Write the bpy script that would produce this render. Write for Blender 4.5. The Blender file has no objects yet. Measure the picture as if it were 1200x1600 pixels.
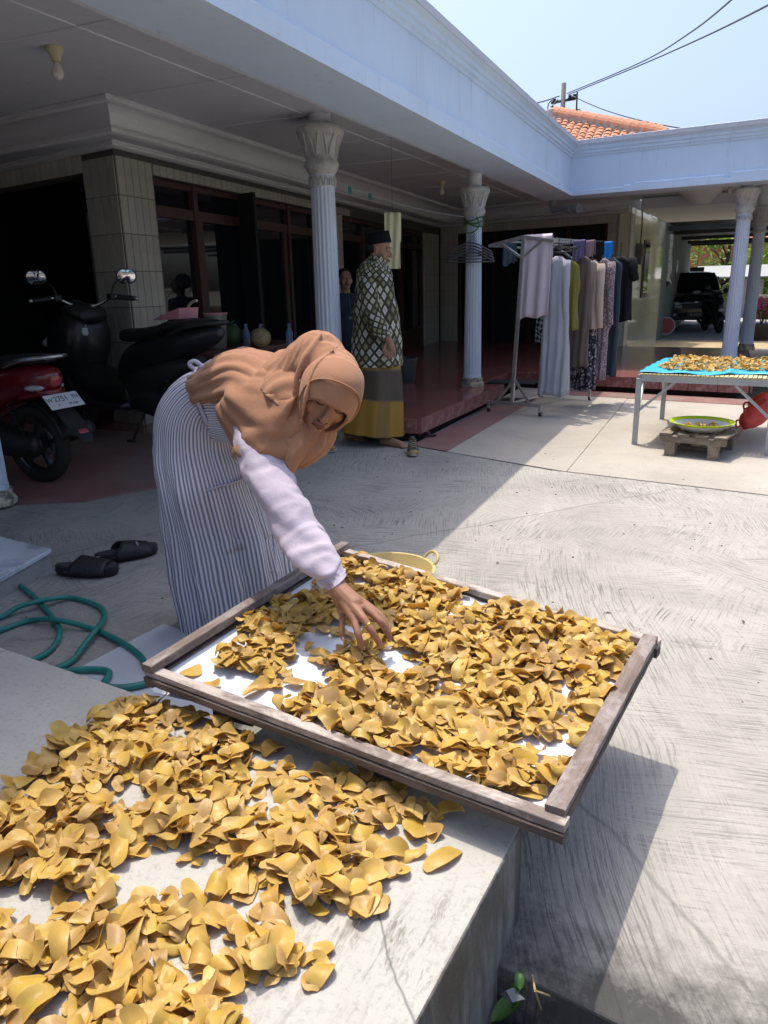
import bpy, bmesh, math, random
from mathutils import Vector as V, Matrix as M, noise as mnoise
R_=math.radians
rnd=random.Random(7)
sc=bpy.context.scene
col=sc.collection

# ---------------------------------------------------------------- camera
FPX=1165.0; CH=1.30
def _ray(u,v):
    d=V((u-600.0,-(v-800.0),-FPX)); return d.normalized()
_Z=-_ray(690,4650)
_y=_ray(1137,439); _y=_y-_Z*_y.dot(_Z); _Y=_y.normalized(); _X=_Y.cross(_Z)
RW=M((_X,_Y,_Z))                      # camera -> world rotation
cam_d=bpy.data.cameras.new('camera'); cam=bpy.data.objects.new('camera',cam_d); col.objects.link(cam)
cam.matrix_world=M.Translation((0,0,CH))@RW.to_4x4()
cam_d.sensor_fit='VERTICAL'; cam_d.sensor_height=24.0; cam_d.lens=24.0*FPX/1600.0
cam_d.clip_start=0.05; cam_d.clip_end=3000
sc.camera=cam
sc.render.resolution_x=768; sc.render.resolution_y=1024
# ---------------------------------------------------------------- world, sun, exposure
SUN=V((0.23,-0.22,-1.0)).normalized()   # travel direction of the sunlight
el=math.asin(-SUN.z); az=math.atan2(-SUN.x,-SUN.y)
w=bpy.data.worlds.new('World'); sc.world=w; w.use_nodes=True
nt=w.node_tree; bg=nt.nodes['Background']
sky=nt.nodes.new('ShaderNodeTexSky'); sky.sky_type='NISHITA'; sky.sun_disc=False
sky.sun_elevation=el; sky.sun_rotation=az; sky.air_density=0.9; sky.dust_density=6.0; sky.ozone_density=5.0; sky.altitude=10
nt.links.new(sky.outputs[0],bg.inputs[0]); bg.inputs[1].default_value=0.15
sd=bpy.data.lights.new('sun','SUN'); sd.energy=2.0; sd.angle=R_(0.53); sd.color=(1.0,0.92,0.78)
so=bpy.data.objects.new('sun',sd); col.objects.link(so); so.rotation_euler=SUN.to_track_quat('-Z','Y').to_euler()
so.location=(0,0,12)
vs=sc.view_settings; vs.view_transform='Standard'; vs.look='None'; vs.exposure=0.95; vs.gamma=1.0; vs.use_curve_mapping=False

# ---------------------------------------------------------------- pixel helpers
O=V((0,0,CH))
def dirw(u,v): return RW@_ray(u,v)
def onz(u,v,z=0.0): d=dirw(u,v); return O+d*((z-CH)/d.z)
def onx(u,v,x): d=dirw(u,v); return O+d*(x/d.x)
def ony(u,v,y): d=dirw(u,v); return O+d*(y/d.y)
def dep(u,v,d):                        # point on a pixel's ray at depth d (metres along the view axis)
    return O+RW@(V((u-600.0,-(v-800.0),-FPX))*(d/FPX))
CAMR=RW@V((1,0,0)); CAMU=RW@V((0,1,0)); CAMF=RW@V((0,0,-1))

# ---------------------------------------------------------------- mesh helpers
class MB:
    def __init__(s): s.v=[]; s.f=[]; s.uv=[]; s.col=[]
    def add(s,vs,fs,uvs=None):
        o=len(s.v); s.v+= [tuple(p) for p in vs]
        for k,f in enumerate(fs):
            s.f.append(tuple(i+o for i in f)); s.uv.append(uvs[k] if uvs else None)
        return s
    def box(s,c,sz,rot=None):
        c=V(c); h=[a/2 for a in sz]
        P=[V((x*h[0],y*h[1],z*h[2])) for x in(-1,1) for y in(-1,1) for z in(-1,1)]
        if rot is not None: P=[rot@p for p in P]
        return s.add([c+p for p in P],[(0,1,3,2),(4,6,7,5),(0,4,5,1),(2,3,7,6),(0,2,6,4),(1,5,7,3)])
    def boxz(s,x0,x1,y0,y1,z0,z1): return s.box(((x0+x1)/2,(y0+y1)/2,(z0+z1)/2),(abs(x1-x0),abs(y1-y0),abs(z1-z0)))
    def bar(s,p,q,wd,ht,up=(0,0,1)):
        p=V(p);q=V(q);t=(q-p).normalized();u=V(up);sd=t.cross(u)
        if sd.length<1e-4: sd=t.cross(V((0,1,0)))
        sd.normalize();u=sd.cross(t)
        P=[a+sd*(wd/2*i)+u*(ht/2*j) for a in(p,q) for i,j in((-1,-1),(1,-1),(1,1),(-1,1))]
        return s.add(P,[(0,3,2,1),(4,5,6,7),(0,1,5,4),(1,2,6,5),(2,3,7,6),(3,0,4,7)])
    def prism(s,poly,z0,z1):
        n=len(poly)
        P=[(a,b,z0) for a,b in poly]+[(a,b,z1) for a,b in poly]
        ar=sum(poly[i][0]*poly[(i+1)%n][1]-poly[(i+1)%n][0]*poly[i][1] for i in range(n))
        F=[tuple(range(n-1,-1,-1)),tuple(range(n,2*n))]+[(i,(i+1)%n,n+(i+1)%n,n+i) for i in range(n)]
        if ar<0: F=[tuple(reversed(f)) for f in F]
        return s.add(P,F)
    def tube(s,pts,r,n=8,cap=True,closed=False):
        pts=[V(p) for p in pts]; m=len(pts); rs=r if isinstance(r,(list,tuple)) else [r]*m
        P=[];F=[]; nrm=None
        for i in range(m):
            a=pts[(i-1)%m] if (closed or i>0) else pts[i]; b=pts[(i+1)%m] if (closed or i<m-1) else pts[i]
            t=(b-a).normalized()
            if nrm is None:
                nrm=t.orthogonal().normalized()
            else:
                nrm=(nrm-t*nrm.dot(t)); nrm=nrm.normalized() if nrm.length>1e-6 else t.orthogonal().normalized()
            bn=t.cross(nrm)
            for k in range(n):
                A=2*math.pi*k/n; P.append(pts[i]+(nrm*math.cos(A)+bn*math.sin(A))*rs[i])
        for i in range(m if closed else m-1):
            j=(i+1)%m
            for k in range(n): F.append((i*n+k,i*n+(k+1)%n,j*n+(k+1)%n,j*n+k))
        if cap and not closed: F.append(tuple(range(n-1,-1,-1))); F.append(tuple((m-1)*n+k for k in range(n)))
        return s.add(P,F)
    def cyl(s,p,q,r0,r1=None,n=12): return s.tube([p,q],[r0,r0 if r1 is None else r1],n)
    def lathe(s,prof,n=24,o=(0,0,0),mod=None,rot=None,capb=True,capt=True):
        o=V(o);P=[];F=[]
        for i,(r,z) in enumerate(prof):
            for k in range(n):
                A=2*math.pi*k/n; rr=r*(mod(A,z) if mod else 1)
                p=V((rr*math.cos(A),rr*math.sin(A),z)); P.append(o+(rot@p if rot is not None else p))
        for i in range(len(prof)-1):
            for k in range(n): F.append((i*n+k,i*n+(k+1)%n,(i+1)*n+(k+1)%n,(i+1)*n+k))
        if capb: F.append(tuple(range(n-1,-1,-1)))
        if capt: F.append(tuple((len(prof)-1)*n+k for k in range(n)))
        return s.add(P,F)
    def rings(s,R,cap0=True,cap1=True,closed=True):   # loft through rings of equal point count, with uv
        n=len(R[0]);P=[p for r in R for p in r];F=[];U=[]
        m=len(R)
        for i in range(m-1):
            for k in range(n if closed else n-1):
                k2=(k+1)%n
                F.append((i*n+k,i*n+k2,(i+1)*n+k2,(i+1)*n+k))
                U.append(((k/n,i/(m-1)),((k+1)/n,i/(m-1)),((k+1)/n,(i+1)/(m-1)),(k/n,(i+1)/(m-1))))
        if cap0 and closed: F.append(tuple(range(n-1,-1,-1)));U.append(tuple((k/n,0) for k in range(n-1,-1,-1)))
        if cap1 and closed: F.append(tuple((m-1)*n+k for k in range(n)));U.append(tuple((k/n,1) for k in range(n)))
        return s.add(P,F,U)
    def sph(s,c,r,n=12,m=8,sc_=(1,1,1),rot=None):
        c=V(c);R=[]
        for i in range(m+1):
            th=math.pi*i/m; th=min(max(th,.03),math.pi-.03)
            ring=[]
            for k in range(n):
                A=2*math.pi*k/n; p=V((math.sin(th)*math.cos(A)*r*sc_[0],math.sin(th)*math.sin(A)*r*sc_[1],-math.cos(th)*r*sc_[2]))
                ring.append(c+(rot@p if rot is not None else p))
            R.append(ring)
        return s.rings(R)
    def mesh(s,name,mat=None,smooth=False,fix=True):
        me=bpy.data.meshes.new(name); me.from_pydata(s.v,[],s.f)
        if any(u is not None for u in s.uv):
            l=me.uv_layers.new(name='UVMap'); i=0; dat=l.data
            for f,u in zip(s.f,s.uv):
                for k in range(len(f)):
                    dat[i].uv=u[k] if u else (0,0); i+=1
        if fix:
            bm=bmesh.new();bm.from_mesh(me);bmesh.ops.recalc_face_normals(bm,faces=bm.faces);bm.to_mesh(me);bm.free()
        if smooth:
            me.polygons.foreach_set('use_smooth',[True]*len(me.polygons))
        if mat: me.materials.append(mat)
        me.update(); return me
    def build(s,name,mat,parent=None,smooth=False,auto=None,fix=True,loc=None):
        me=s.mesh(name,mat,smooth or auto is not None,fix)
        if auto is not None:
            me.set_sharp_from_angle(angle=R_(auto))
        return link(name,me,parent,loc)
def link(name,me,parent=None,loc=None):
    o=bpy.data.objects.new(name,me); col.objects.link(o)
    if parent is not None: o.parent=parent
    if loc is not None: o.location=loc
    return o
def tag(o,label=None,cat=None,group=None,kind=None):
    if label: o['label']=label
    if cat: o['category']=cat
    if group: o['group']=group
    if kind: o['kind']=kind
    return o
def thing(name,label,cat,group=None,loc=(0,0,0),rz=0):
    o=bpy.data.objects.new(name,None); o.empty_display_size=.1; col.objects.link(o); o.location=loc; o.rotation_euler=(0,0,rz)
    return tag(o,label,cat,group)
def struct(o): o['kind']='structure'; return o
def bevel(o,wd,seg=2,ang=40):
    m=o.modifiers.new('bevel','BEVEL'); m.width=wd; m.segments=seg; m.limit_method='ANGLE'; m.angle_limit=R_(ang); return o
def rz(a): return M.Rotation(a,3,'Z')

# ---------------------------------------------------------------- materials
MATS={}
def node(nt,t,**k):
    n=nt.nodes.new(t)
    for a,b in k.items(): setattr(n,a,b)
    return n
def newmat(name):
    m=bpy.data.materials.new(name); m.use_nodes=True; nt=m.node_tree; b=nt.nodes['Principled BSDF']; MATS[name]=m; return m,nt,b
def ramp(nt,fac,stops):
    r=node(nt,'ShaderNodeValToRGB'); e=r.color_ramp.elements
    while len(e)<len(stops): e.new(.5)
    for i,(p,c) in enumerate(stops): e[i].position=p; e[i].color=(*c,1) if len(c)==3 else c
    nt.links.new(fac,r.inputs[0]); return r.outputs[0]
def tex(nt,co,scale=5,detail=4,rough=.6,dist=0,vec=None):
    n=node(nt,'ShaderNodeTexNoise'); n.inputs['Scale'].default_value=scale; n.inputs['Detail'].default_value=detail; n.inputs['Roughness'].default_value=rough; n.inputs['Distortion'].default_value=dist
    nt.links.new(co,n.inputs['Vector']); return n.outputs['Fac']
def mapped(nt,co,sc_=(1,1,1),rot=(0,0,0),loc=(0,0,0)):
    mp=node(nt,'ShaderNodeMapping'); mp.inputs['Scale'].default_value=sc_; mp.inputs['Rotation'].default_value=rot; mp.inputs['Location'].default_value=loc
    nt.links.new(co,mp.inputs['Vector']); return mp.outputs[0]
def mixc(nt,fac,a,b,mode='MIX'):
    n=node(nt,'ShaderNodeMix',data_type='RGBA',blend_type=mode)
    for s,x in ((0,fac),(6,a),(7,b)):
        if hasattr(x,'is_linked') or hasattr(x,'links'): nt.links.new(x,n.inputs[s])
        elif s==0: n.inputs[0].default_value=x
        else: n.inputs[s].default_value=(*x,1)
    return n.outputs[2]
def math_(nt,op,a,b=None,c=None):
    n=node(nt,'ShaderNodeMath',operation=op)
    for i,x in enumerate((a,b,c)):
        if x is None: continue
        if hasattr(x,'links'): nt.links.new(x,n.inputs[i])
        else: n.inputs[i].default_value=x
    return n.outputs[0]
def bump(nt,b,hgt,strength=.3,dist=.01,prev=None):
    n=node(nt,'ShaderNodeBump'); n.inputs['Strength'].default_value=strength; n.inputs['Distance'].default_value=dist
    nt.links.new(hgt,n.inputs['Height'])
    if prev is not None: nt.links.new(prev,n.inputs['Normal'])
    nt.links.new(n.outputs[0],b.inputs['Normal']); return n.outputs[0]
def pbr(name,c1,c2=None,scale=6,rough=.6,metal=0,bmp=0,bscale=40,spec=.5,coat=0,dirt=None,dscale=2,dpos=(.55,.7),coord='Object',detail=5,trans=0):
    if name in MATS: return MATS[name]
    m,nt,b=newmat(name)
    tc=node(nt,'ShaderNodeTexCoord').outputs[coord]
    b.inputs['Roughness'].default_value=rough; b.inputs['Metallic'].default_value=metal; b.inputs['Specular IOR Level'].default_value=spec
    b.inputs['Coat Weight'].default_value=coat; b.inputs['Coat Roughness'].default_value=.08; b.inputs['Transmission Weight'].default_value=trans
    c2=c2 or tuple(x*.82 for x in c1)
    cc=ramp(nt,tex(nt,tc,scale,detail),[(.3,c2),(.7,c1)])
    if dirt:
        cc=mixc(nt,ramp(nt,tex(nt,tc,dscale,8,.7),[(dpos[0],(0,0,0)),(dpos[1],(1,1,1))]),cc,dirt)
    nt.links.new(cc,b.inputs['Base Color'])
    if bmp: bump(nt,b,tex(nt,tc,bscale,5),bmp,.01)
    return m
def emis(name,c,s):
    m,nt,b=newmat(name); b.inputs['Base Color'].default_value=(*c,1); b.inputs['Emission Color'].default_value=(*c,1); b.inputs['Emission Strength'].default_value=s; return m
def text_mesh(body,size,name,mat,parent,mw,ext=.0008,space=1.0,align='CENTER'):
    cu=bpy.data.curves.new(name,'FONT'); cu.body=body; cu.size=size; cu.extrude=ext; cu.align_x=align; cu.align_y='CENTER'; cu.space_character=space; cu.resolution_u=3
    t=bpy.data.objects.new(name+'_tmp',cu); col.objects.link(t)
    dg=bpy.context.evaluated_depsgraph_get(); me=bpy.data.meshes.new_from_object(t.evaluated_get(dg)); me.name=name
    bpy.data.objects.remove(t); bpy.data.curves.remove(cu)
    me.materials.clear(); me.materials.append(mat)
    o=link(name,me,parent); o.matrix_local=mw; return o
def smooth_path(pts,n=8,closed=False):
    pts=[V(p) for p in pts]; out=[]; m=len(pts)
    for i in range(m if closed else m-1):
        g=lambda k: pts[k%m] if closed else pts[min(max(k,0),m-1)]
        a,b,c,d=g(i-1),g(i),g(i+1),g(i+2)
        for k in range(n):
            t=k/n; out.append(.5*((2*b)+(c-a)*t+(2*a-5*b+4*c-d)*t*t+(3*b-a-3*c+d)*t**3))
    if not closed: out.append(pts[-1])
    return out
def interp(keys,t):    # keys: sorted (t, val or tuple), smooth
    if t<=keys[0][0]: return keys[0][1]
    for (a,x),(b,y) in zip(keys,keys[1:]):
        if t<=b:
            s=(t-a)/(b-a); s=s*s*(3-2*s) if False else s
            return tuple(p+(q-p)*s for p,q in zip(x,y)) if isinstance(x,tuple) else x+(y-x)*s
    return keys[-1][1]

def wrinkle(me,axis,amp,fa=3.0,fc=22.0,seed=0,bias=None):
    ax=V(axis).normalized(); e1=ax.orthogonal().normalized(); e2=ax.cross(e1); me.update()
    nn=[v.normal.copy() for v in me.vertices]
    for v,n in zip(me.vertices,nn):
        p=v.co; q=V((p.dot(ax)*fa,p.dot(e1)*fc,p.dot(e2)*fc))+V((seed,seed*.7,0)); wq=mnoise.noise(q*.35+V((9,2,seed)))*2.2
        f=1-abs(mnoise.noise(q+V((wq,wq,0))))*2.2; f=max(f,-.6)
        k=amp*(mnoise.noise(p*6+V((seed,3,1)))*.9+.75)
        if bias: k*=bias(p)
        v.co=p+n*(f*k)
    me.update()

# ================================================================ MATERIALS OF THE SETTING
def concrete_broom():
    m,nt,b=newmat('broomed_concrete'); tc=node(nt,'ShaderNodeTexCoord').outputs['Object']
    def wv(sc_,amp,loc):
        n=node(nt,'ShaderNodeTexNoise'); n.inputs['Scale'].default_value=sc_; n.inputs['Detail'].default_value=2; nt.links.new(mapped(nt,tc,loc=loc),n.inputs['Vector'])
        vm=node(nt,'ShaderNodeVectorMath',operation='MULTIPLY_ADD'); nt.links.new(n.outputs['Color'],vm.inputs[0]); vm.inputs[1].default_value=(amp,amp,0); nt.links.new(tc,vm.inputs[2]); return vm.outputs[0]
    def streak(ang,sx,sy,loc,wob=.22):
        return tex(nt,mapped(nt,mapped(nt,wv(.9,wob,loc),(1,1,1),(0,0,ang)),(sx,sy,1)),1.0,6,.8,.2)
    s1=streak(R_(-10),4,120,(0,0,0)); s2=streak(R_(72),4,110,(4,2,0)); s3=streak(R_(100),5,150,(9,3,0)); s4=streak(R_(38),5,130,(1,8,0))
    def pm(loc,lo,hi,sc_=1.0): return ramp(nt,tex(nt,mapped(nt,tc,loc=loc),sc_,4,.6,.7),[(lo,(0,0,0)),(hi,(1,1,1))])
    st=mixc(nt,pm((7,3,0),.50,.60,.8),mixc(nt,pm((2,5,0),.42,.58),s2,s1),mixc(nt,pm((5,9,0),.45,.6),s3,s4))
    big=tex(nt,tc,.75,7,.68,.7); fine=tex(nt,tc,60,4,.7)
    base=ramp(nt,big,[(.32,(.30,.288,.262)),(.5,(.41,.39,.35)),(.68,(.48,.458,.412))])
    lines=ramp(nt,st,[(.42,(1,1,1)),(.50,(0,0,0))])
    amt=ramp(nt,tex(nt,mapped(nt,tc,loc=(7,1,0)),1.1,5,.65,.5),[(.35,(.35,)*3),(.65,(.95,)*3)])
    xl=mixc(nt,1.0,ramp(nt,mixc(nt,pm((2,5,0),.42,.58),s3,s2),[(.36,(.8,)*3),(.45,(0,0,0))]),pm((3,1,0),.45,.6,1.3),'MULTIPLY')
    lm=mixc(nt,1.0,mixc(nt,1.0,lines,xl,'ADD'),amt,'MULTIPLY')
    c=mixc(nt,lm,base,(.135,.13,.12))
    vo=node(nt,'ShaderNodeTexVoronoi',feature='DISTANCE_TO_EDGE',voronoi_dimensions='2D'); vo.inputs['Scale'].default_value=.42; nt.links.new(mixc(nt,.16,tc,node_col(nt,tc,1.6)),vo.inputs['Vector'])
    c=mixc(nt,ramp(nt,vo.outputs['Distance'],[(.0002,(.5,)*3),(.0006,(0,0,0))]),c,(.12,.12,.115))
    c=mixc(nt,ramp(nt,fine,[(.3,(.22,)*3),(.7,(0,0,0))]),c,(.2,.19,.18))
    # worn dark damp stains
    sn=tex(nt,mapped(nt,tc,(1.2,3.2,1),(0,0,.5)),1.1,8,.75,.8)
    c=mixc(nt,ramp(nt,sn,[(.60,(0,0,0)),(.72,(.75,)*3)]),c,(.10,.10,.10))
    # mossy dirt towards the drain edge
    sep=node(nt,'ShaderNodeSeparateXYZ'); nt.links.new(tc,sep.inputs[0])
    e=math_(nt,'ADD',sep.outputs['Y'],math_(nt,'MULTIPLY',tex(nt,tc,5,7,.75),.75))
    c=mixc(nt,ramp(nt,math_(nt,'MULTIPLY',e,.25),[(.375,(.92,)*3),(.435,(0,0,0))]),c,(.055,.053,.05))
    nt.links.new(c,b.inputs['Base Color']); b.inputs['Roughness'].default_value=.9; b.inputs['Specular IOR Level'].default_value=.25
    hh=math_(nt,'ADD',math_(nt,'MULTIPLY',st,.8),math_(nt,'MULTIPLY',fine,.25))
    bump(nt,b,hh,.75,.012); return m
def concrete_smooth(name,c1,c2,c3,stain=(.25,.24,.22),streaky=False):
    m,nt,b=newmat(name); tc=node(nt,'ShaderNodeTexCoord').outputs['Object']
    c=ramp(nt,tex(nt,tc,1.1,7,.65,.4),[(.3,c1),(.5,c2),(.7,c3)])
    c=mixc(nt,ramp(nt,tex(nt,mapped(nt,tc,(1,1.6,1)),2.3,9,.75,.8),[(.56,(0,0,0)),(.74,(.7,)*3)]),c,stain)
    c=mixc(nt,ramp(nt,tex(nt,tc,90,4,.7),[(.30,(.5,)*3),(.48,(0,0,0))]),c,tuple(x*.55 for x in c2))
    if streaky:
        # scraped dark specks running along the slab
        sep=node(nt,'ShaderNodeSeparateXYZ'); nt.links.new(tc,sep.inputs[0])
        sp=tex(nt,mapped(nt,tc,(46,9,1),(0,0,.12)),1,6,.8,.3); pat=tex(nt,mapped(nt,tc,loc=(3.3,1.2,0)),3.2,5,.7)
        msk=mixc(nt,1.0,ramp(nt,sp,[(.50,(0,0,0)),(.60,(1,1,1))]),ramp(nt,math_(nt,'ADD',pat,math_(nt,'MULTIPLY',sep.outputs['Y'],-.16)),[(.33,(0,0,0)),(.47,(.9,)*3)]),'MULTIPLY')
        edge=ramp(nt,math_(nt,'ADD',sep.outputs['X'],math_(nt,'MULTIPLY',pat,.3)),[(-.0,(0,0,0)),(.0,(0,0,0))])
        xm=ramp(nt,math_(nt,'MULTIPLY_ADD',sep.outputs['X'],1.0,1.2),[(.30,(0,0,0)),(.62,(1,1,1))])
        c=mixc(nt,mixc(nt,1.0,msk,xm,'MULTIPLY'),c,(.16,.145,.12))
        # hairline cracks
        vo=node(nt,'ShaderNodeTexVoronoi',feature='DISTANCE_TO_EDGE',voronoi_dimensions='2D'); vo.inputs['Scale'].default_value=1.15; vo.inputs['Randomness'].default_value=1
        wv=mixc(nt,.1,tc,node_col(nt,tc,3.0)); nt.links.new(wv,vo.inputs['Vector'])
        c=mixc(nt,ramp(nt,vo.outputs['Distance'],[(.0008,(.8,)*3),(.0022,(0,0,0))]),c,(.10,.10,.10))
    nt.links.new(c,b.inputs['Base Color']); b.inputs['Roughness'].default_value=.8; b.inputs['Specular IOR Level'].default_value=.3
    bump(nt,b,math_(nt,'ADD',tex(nt,tc,30,6,.7),math_(nt,'MULTIPLY',tex(nt,tc,140,3),.4)),.22,.008); return m
def node_col(nt,co,scale):
    n=node(nt,'ShaderNodeTexNoise'); n.inputs['Scale'].default_value=scale; n.inputs['Detail'].default_value=5; nt.links.new(co,n.inputs['Vector']); return n.outputs['Color']
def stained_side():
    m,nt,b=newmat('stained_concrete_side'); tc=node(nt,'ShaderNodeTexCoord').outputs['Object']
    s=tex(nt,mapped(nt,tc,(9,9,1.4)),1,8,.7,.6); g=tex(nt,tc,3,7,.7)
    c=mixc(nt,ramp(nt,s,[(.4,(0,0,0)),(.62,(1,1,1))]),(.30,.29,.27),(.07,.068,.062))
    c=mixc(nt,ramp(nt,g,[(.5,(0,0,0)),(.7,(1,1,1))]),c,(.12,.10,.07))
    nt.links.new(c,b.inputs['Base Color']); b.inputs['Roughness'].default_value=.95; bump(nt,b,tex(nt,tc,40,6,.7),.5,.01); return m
def wall_tile_mat(name,c1,c2,rough=.35):
    m,nt,b=newmat(name); tc=node(nt,'ShaderNodeTexCoord').outputs['Object']
    oi=node(nt,'ShaderNodeObjectInfo').outputs['Random']
    c=ramp(nt,tex(nt,mapped(nt,tc,(14,14,3)),1,6,.65,.5),[(.3,c1),(.7,c2)])
    c=mixc(nt,math_(nt,'MULTIPLY',oi,.3),c,tuple(x*.75 for x in c1))
    nt.links.new(c,b.inputs['Base Color']); b.inputs['Roughness'].default_value=rough; return m
def tile_grid_mat(name,c1,c2,mortar,sx,sz,rough,axis='X',spec=.5):
    m,nt,b=newmat(name); tc=node(nt,'ShaderNodeTexCoord').outputs['UV']
    br=node(nt,'ShaderNodeTexBrick'); br.offset=0; br.inputs['Scale'].default_value=1; br.inputs['Mortar Size'].default_value=.004
    br.inputs['Brick Width'].default_value=sx; br.inputs['Row Height'].default_value=sz
    br.inputs['Color1'].default_value=(*c1,1); br.inputs['Color2'].default_value=(*c2,1); br.inputs['Mortar'].default_value=(*mortar,1)
    nt.links.new(tc,br.inputs['Vector']); c=mixc(nt,.35,br.outputs['Color'],ramp(nt,tex(nt,mapped(nt,tc,(9,2.5,1)),1,6),[(.3,tuple(x*.7 for x in c1)),(.7,c2)]))
    nt.links.new(c,b.inputs['Base Color']); b.inputs['Roughness'].default_value=rough; b.inputs['Specular IOR Level'].default_value=spec
    bump(nt,b,br.outputs['Fac'],-.3,.004); return m
def paint(name,c,dirt=(.25,.24,.23),rough=.6,streak=True,amt=.55):
    m,nt,b=newmat(name); tc=node(nt,'ShaderNodeTexCoord').outputs['Object']
    k=tex(nt,tc,1.3,6,.6); cc=ramp(nt,k,[(.3,tuple(x*.9 for x in c)),(.7,c)])
    if streak:
        s=tex(nt,mapped(nt,tc,(11,11,.9)),1,8,.75,.3)
        cc=mixc(nt,ramp(nt,s,[(.57,(0,0,0)),(.80,(amt,)*3)]),cc,dirt)
    cc=mixc(nt,ramp(nt,tex(nt,tc,26,5,.75),[(.66,(0,0,0)),(.8,(.4,)*3)]),cc,dirt)
    nt.links.new(cc,b.inputs['Base Color']); b.inputs['Roughness'].default_value=rough; bump(nt,b,tex(nt,tc,25,5),.10,.006); return m
M_broom=concrete_broom()
M_pave=concrete_smooth('pale_paving',(.32,.29,.25),(.39,.355,.31),(.43,.395,.345),(.27,.25,.22))
M_slab=concrete_smooth('slab_top_concrete',(.34,.33,.30),(.40,.387,.352),(.44,.427,.39),(.29,.28,.255),streaky=True)
M_side=stained_side()
M_dirt=pbr('dirt',(.13,.11,.085),(.06,.05,.04),14,.95,bmp=.6,bscale=50)
M_yard=pbr('yard_earth',(.50,.40,.25),(.36,.28,.17),5,.95,bmp=.4,bscale=60)
M_red=pbr('red_floor',(.31,.105,.088),(.22,.075,.066),3,.18,dirt=(.30,.18,.15),dscale=1.6,dpos=(.5,.85),spec=.5)
M_redlow=pbr('worn_red_floor',(.30,.15,.13),(.21,.105,.095),3,.55,dirt=(.22,.17,.155),dscale=1.5,dpos=(.46,.7),bmp=.2)
M_rededge=pbr('red_edge_tile',(.30,.12,.11),(.17,.06,.055),9,.5,dirt=(.36,.27,.25),dscale=9,dpos=(.5,.68),bmp=.3)
M_white=paint('blue_white_paint',(.65,.78,.93),(.20,.19,.18))
M_whitetop=paint('weathered_parapet',(.60,.62,.66),(.10,.095,.09),amt=.95)
M_ceil=paint('ceiling_paint',(.64,.66,.71),(.28,.28,.29),.7)
M_corn=paint('cornice_paint',(.70,.71,.74),(.35,.35,.36),.6)
M_colm=paint('column_paint',(.66,.73,.84),(.16,.23,.36),.55,amt=.75)
M_cap=pbr('capital_paint',(.58,.58,.57),(.44,.43,.40),20,.65,dirt=(.24,.21,.17),dscale=9,dpos=(.55,.75))
M_colbase=pbr('flaking_base',(.62,.58,.42),(.42,.33,.2),28,.8,dirt=(.16,.15,.14),dscale=16,dpos=(.46,.58),bmp=.6)
M_wt=wall_tile_mat('grey_wall_tile',(.36,.35,.30),(.50,.48,.42),.25)
M_grout=pbr('grout',(.09,.088,.08),(.06,.06,.055),20,.8)
M_wtg=tile_grid_mat('wall_tile_far',(.48,.46,.40),(.58,.56,.49),(.28,.27,.24),.10,.30,.25)
M_shiny=tile_grid_mat('glazed_side_tile',(.64,.64,.46),(.70,.69,.52),(.44,.44,.33),.2,.62,.07)
M_wood=pbr('dark_wood',(.085,.04,.027),(.045,.022,.016),10,.4)
M_glass=pbr('dark_glass',(.010,.014,.020),(.006,.008,.012),2,.03,spec=.7)  # opaque panes: the dark of the rooms behind is put into the colour
M_dark=pbr('dark_interior',(.02,.023,.026),(.012,.014,.016),2,.8)  # near black on room walls: shade of the unlit interior put into the colour
M_terra=wall_tile_mat('terracotta',(.46,.18,.095),(.58,.26,.15),.8)
M_mort=pbr('lime_mortar',(.42,.40,.37),(.25,.24,.22),8,.9,dirt=(.12,.11,.1),dscale=5)

# ================================================================ GROUND, PAVING
g=MB(); g.add([(-900,-900,-.16),(900,-900,-.16),(900,900,-.16),(-900,900,-.16)],[(0,1,2,3)])
struct(g.build('ground',M_dirt))
def slab_obj(name,poly,z0,z1,mat,bev=.006):
    m=MB(); m.prism(poly,z0,z1); o=m.build(name,mat); bevel(o,bev,2); return struct(o)
# broomed courtyard concrete and the paler paving beyond the joint
slab_obj('courtyard_concrete',[(-4.2,1.0),(-.32,1.147),(-.04,1.102),(6,.80),(6,4.28),(.36,5.03),(-1.04,5.27),(-2.30,5.75),(-2.30,5.93),(-3.29,5.93),(-3.29,4.3),(-3.46,3.88),(-3.68,3.46),(-4.03,3.27),(-7,3.0),(-7,1.0)],-.15,.004,M_broom)
J=lambda x: 5.27+(x+1.04)*(-.171) if x>-1.04 else 5.27+(x+1.04)*(-.38)
def pv(x0,x1,ya0,ya1,yb0,yb1): return [(x0,ya0),(x1,ya1),(x1,yb1),(x0,yb0)]
for i,(x0,x1,f0,f1) in enumerate([(-2.32,-.923,0,.5),(-.919,1.2,0,.5),(1.204,6,0,.5),(-2.32,-.923,.5,1),(-.919,1.2,.5,1),(1.204,6,.5,1)]):
    far=lambda x: 9.62-(x+2.35)*.15 if x>-2 else 9.62
    q=lambda x,f: J(x)+.008+(far(x)-J(x)-.01)*f+(.0015 if f==.5 else 0)*(1 if f0==.5 else -1)
    slab_obj('courtyard_paving',[(x0,q(x0,f0)),(x1,q(x1,f0)),(x1,q(x1,f1)),(x0,q(x0,f1))],-.14,.006+.0015*(i%2),M_pave,.004)
slab_obj('drain_bed',[(-.33,-.2),(6,-.4),(6,.79),(-.04,1.09),(-.30,1.13)],-.155,-.118,M_dirt,.01)
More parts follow.
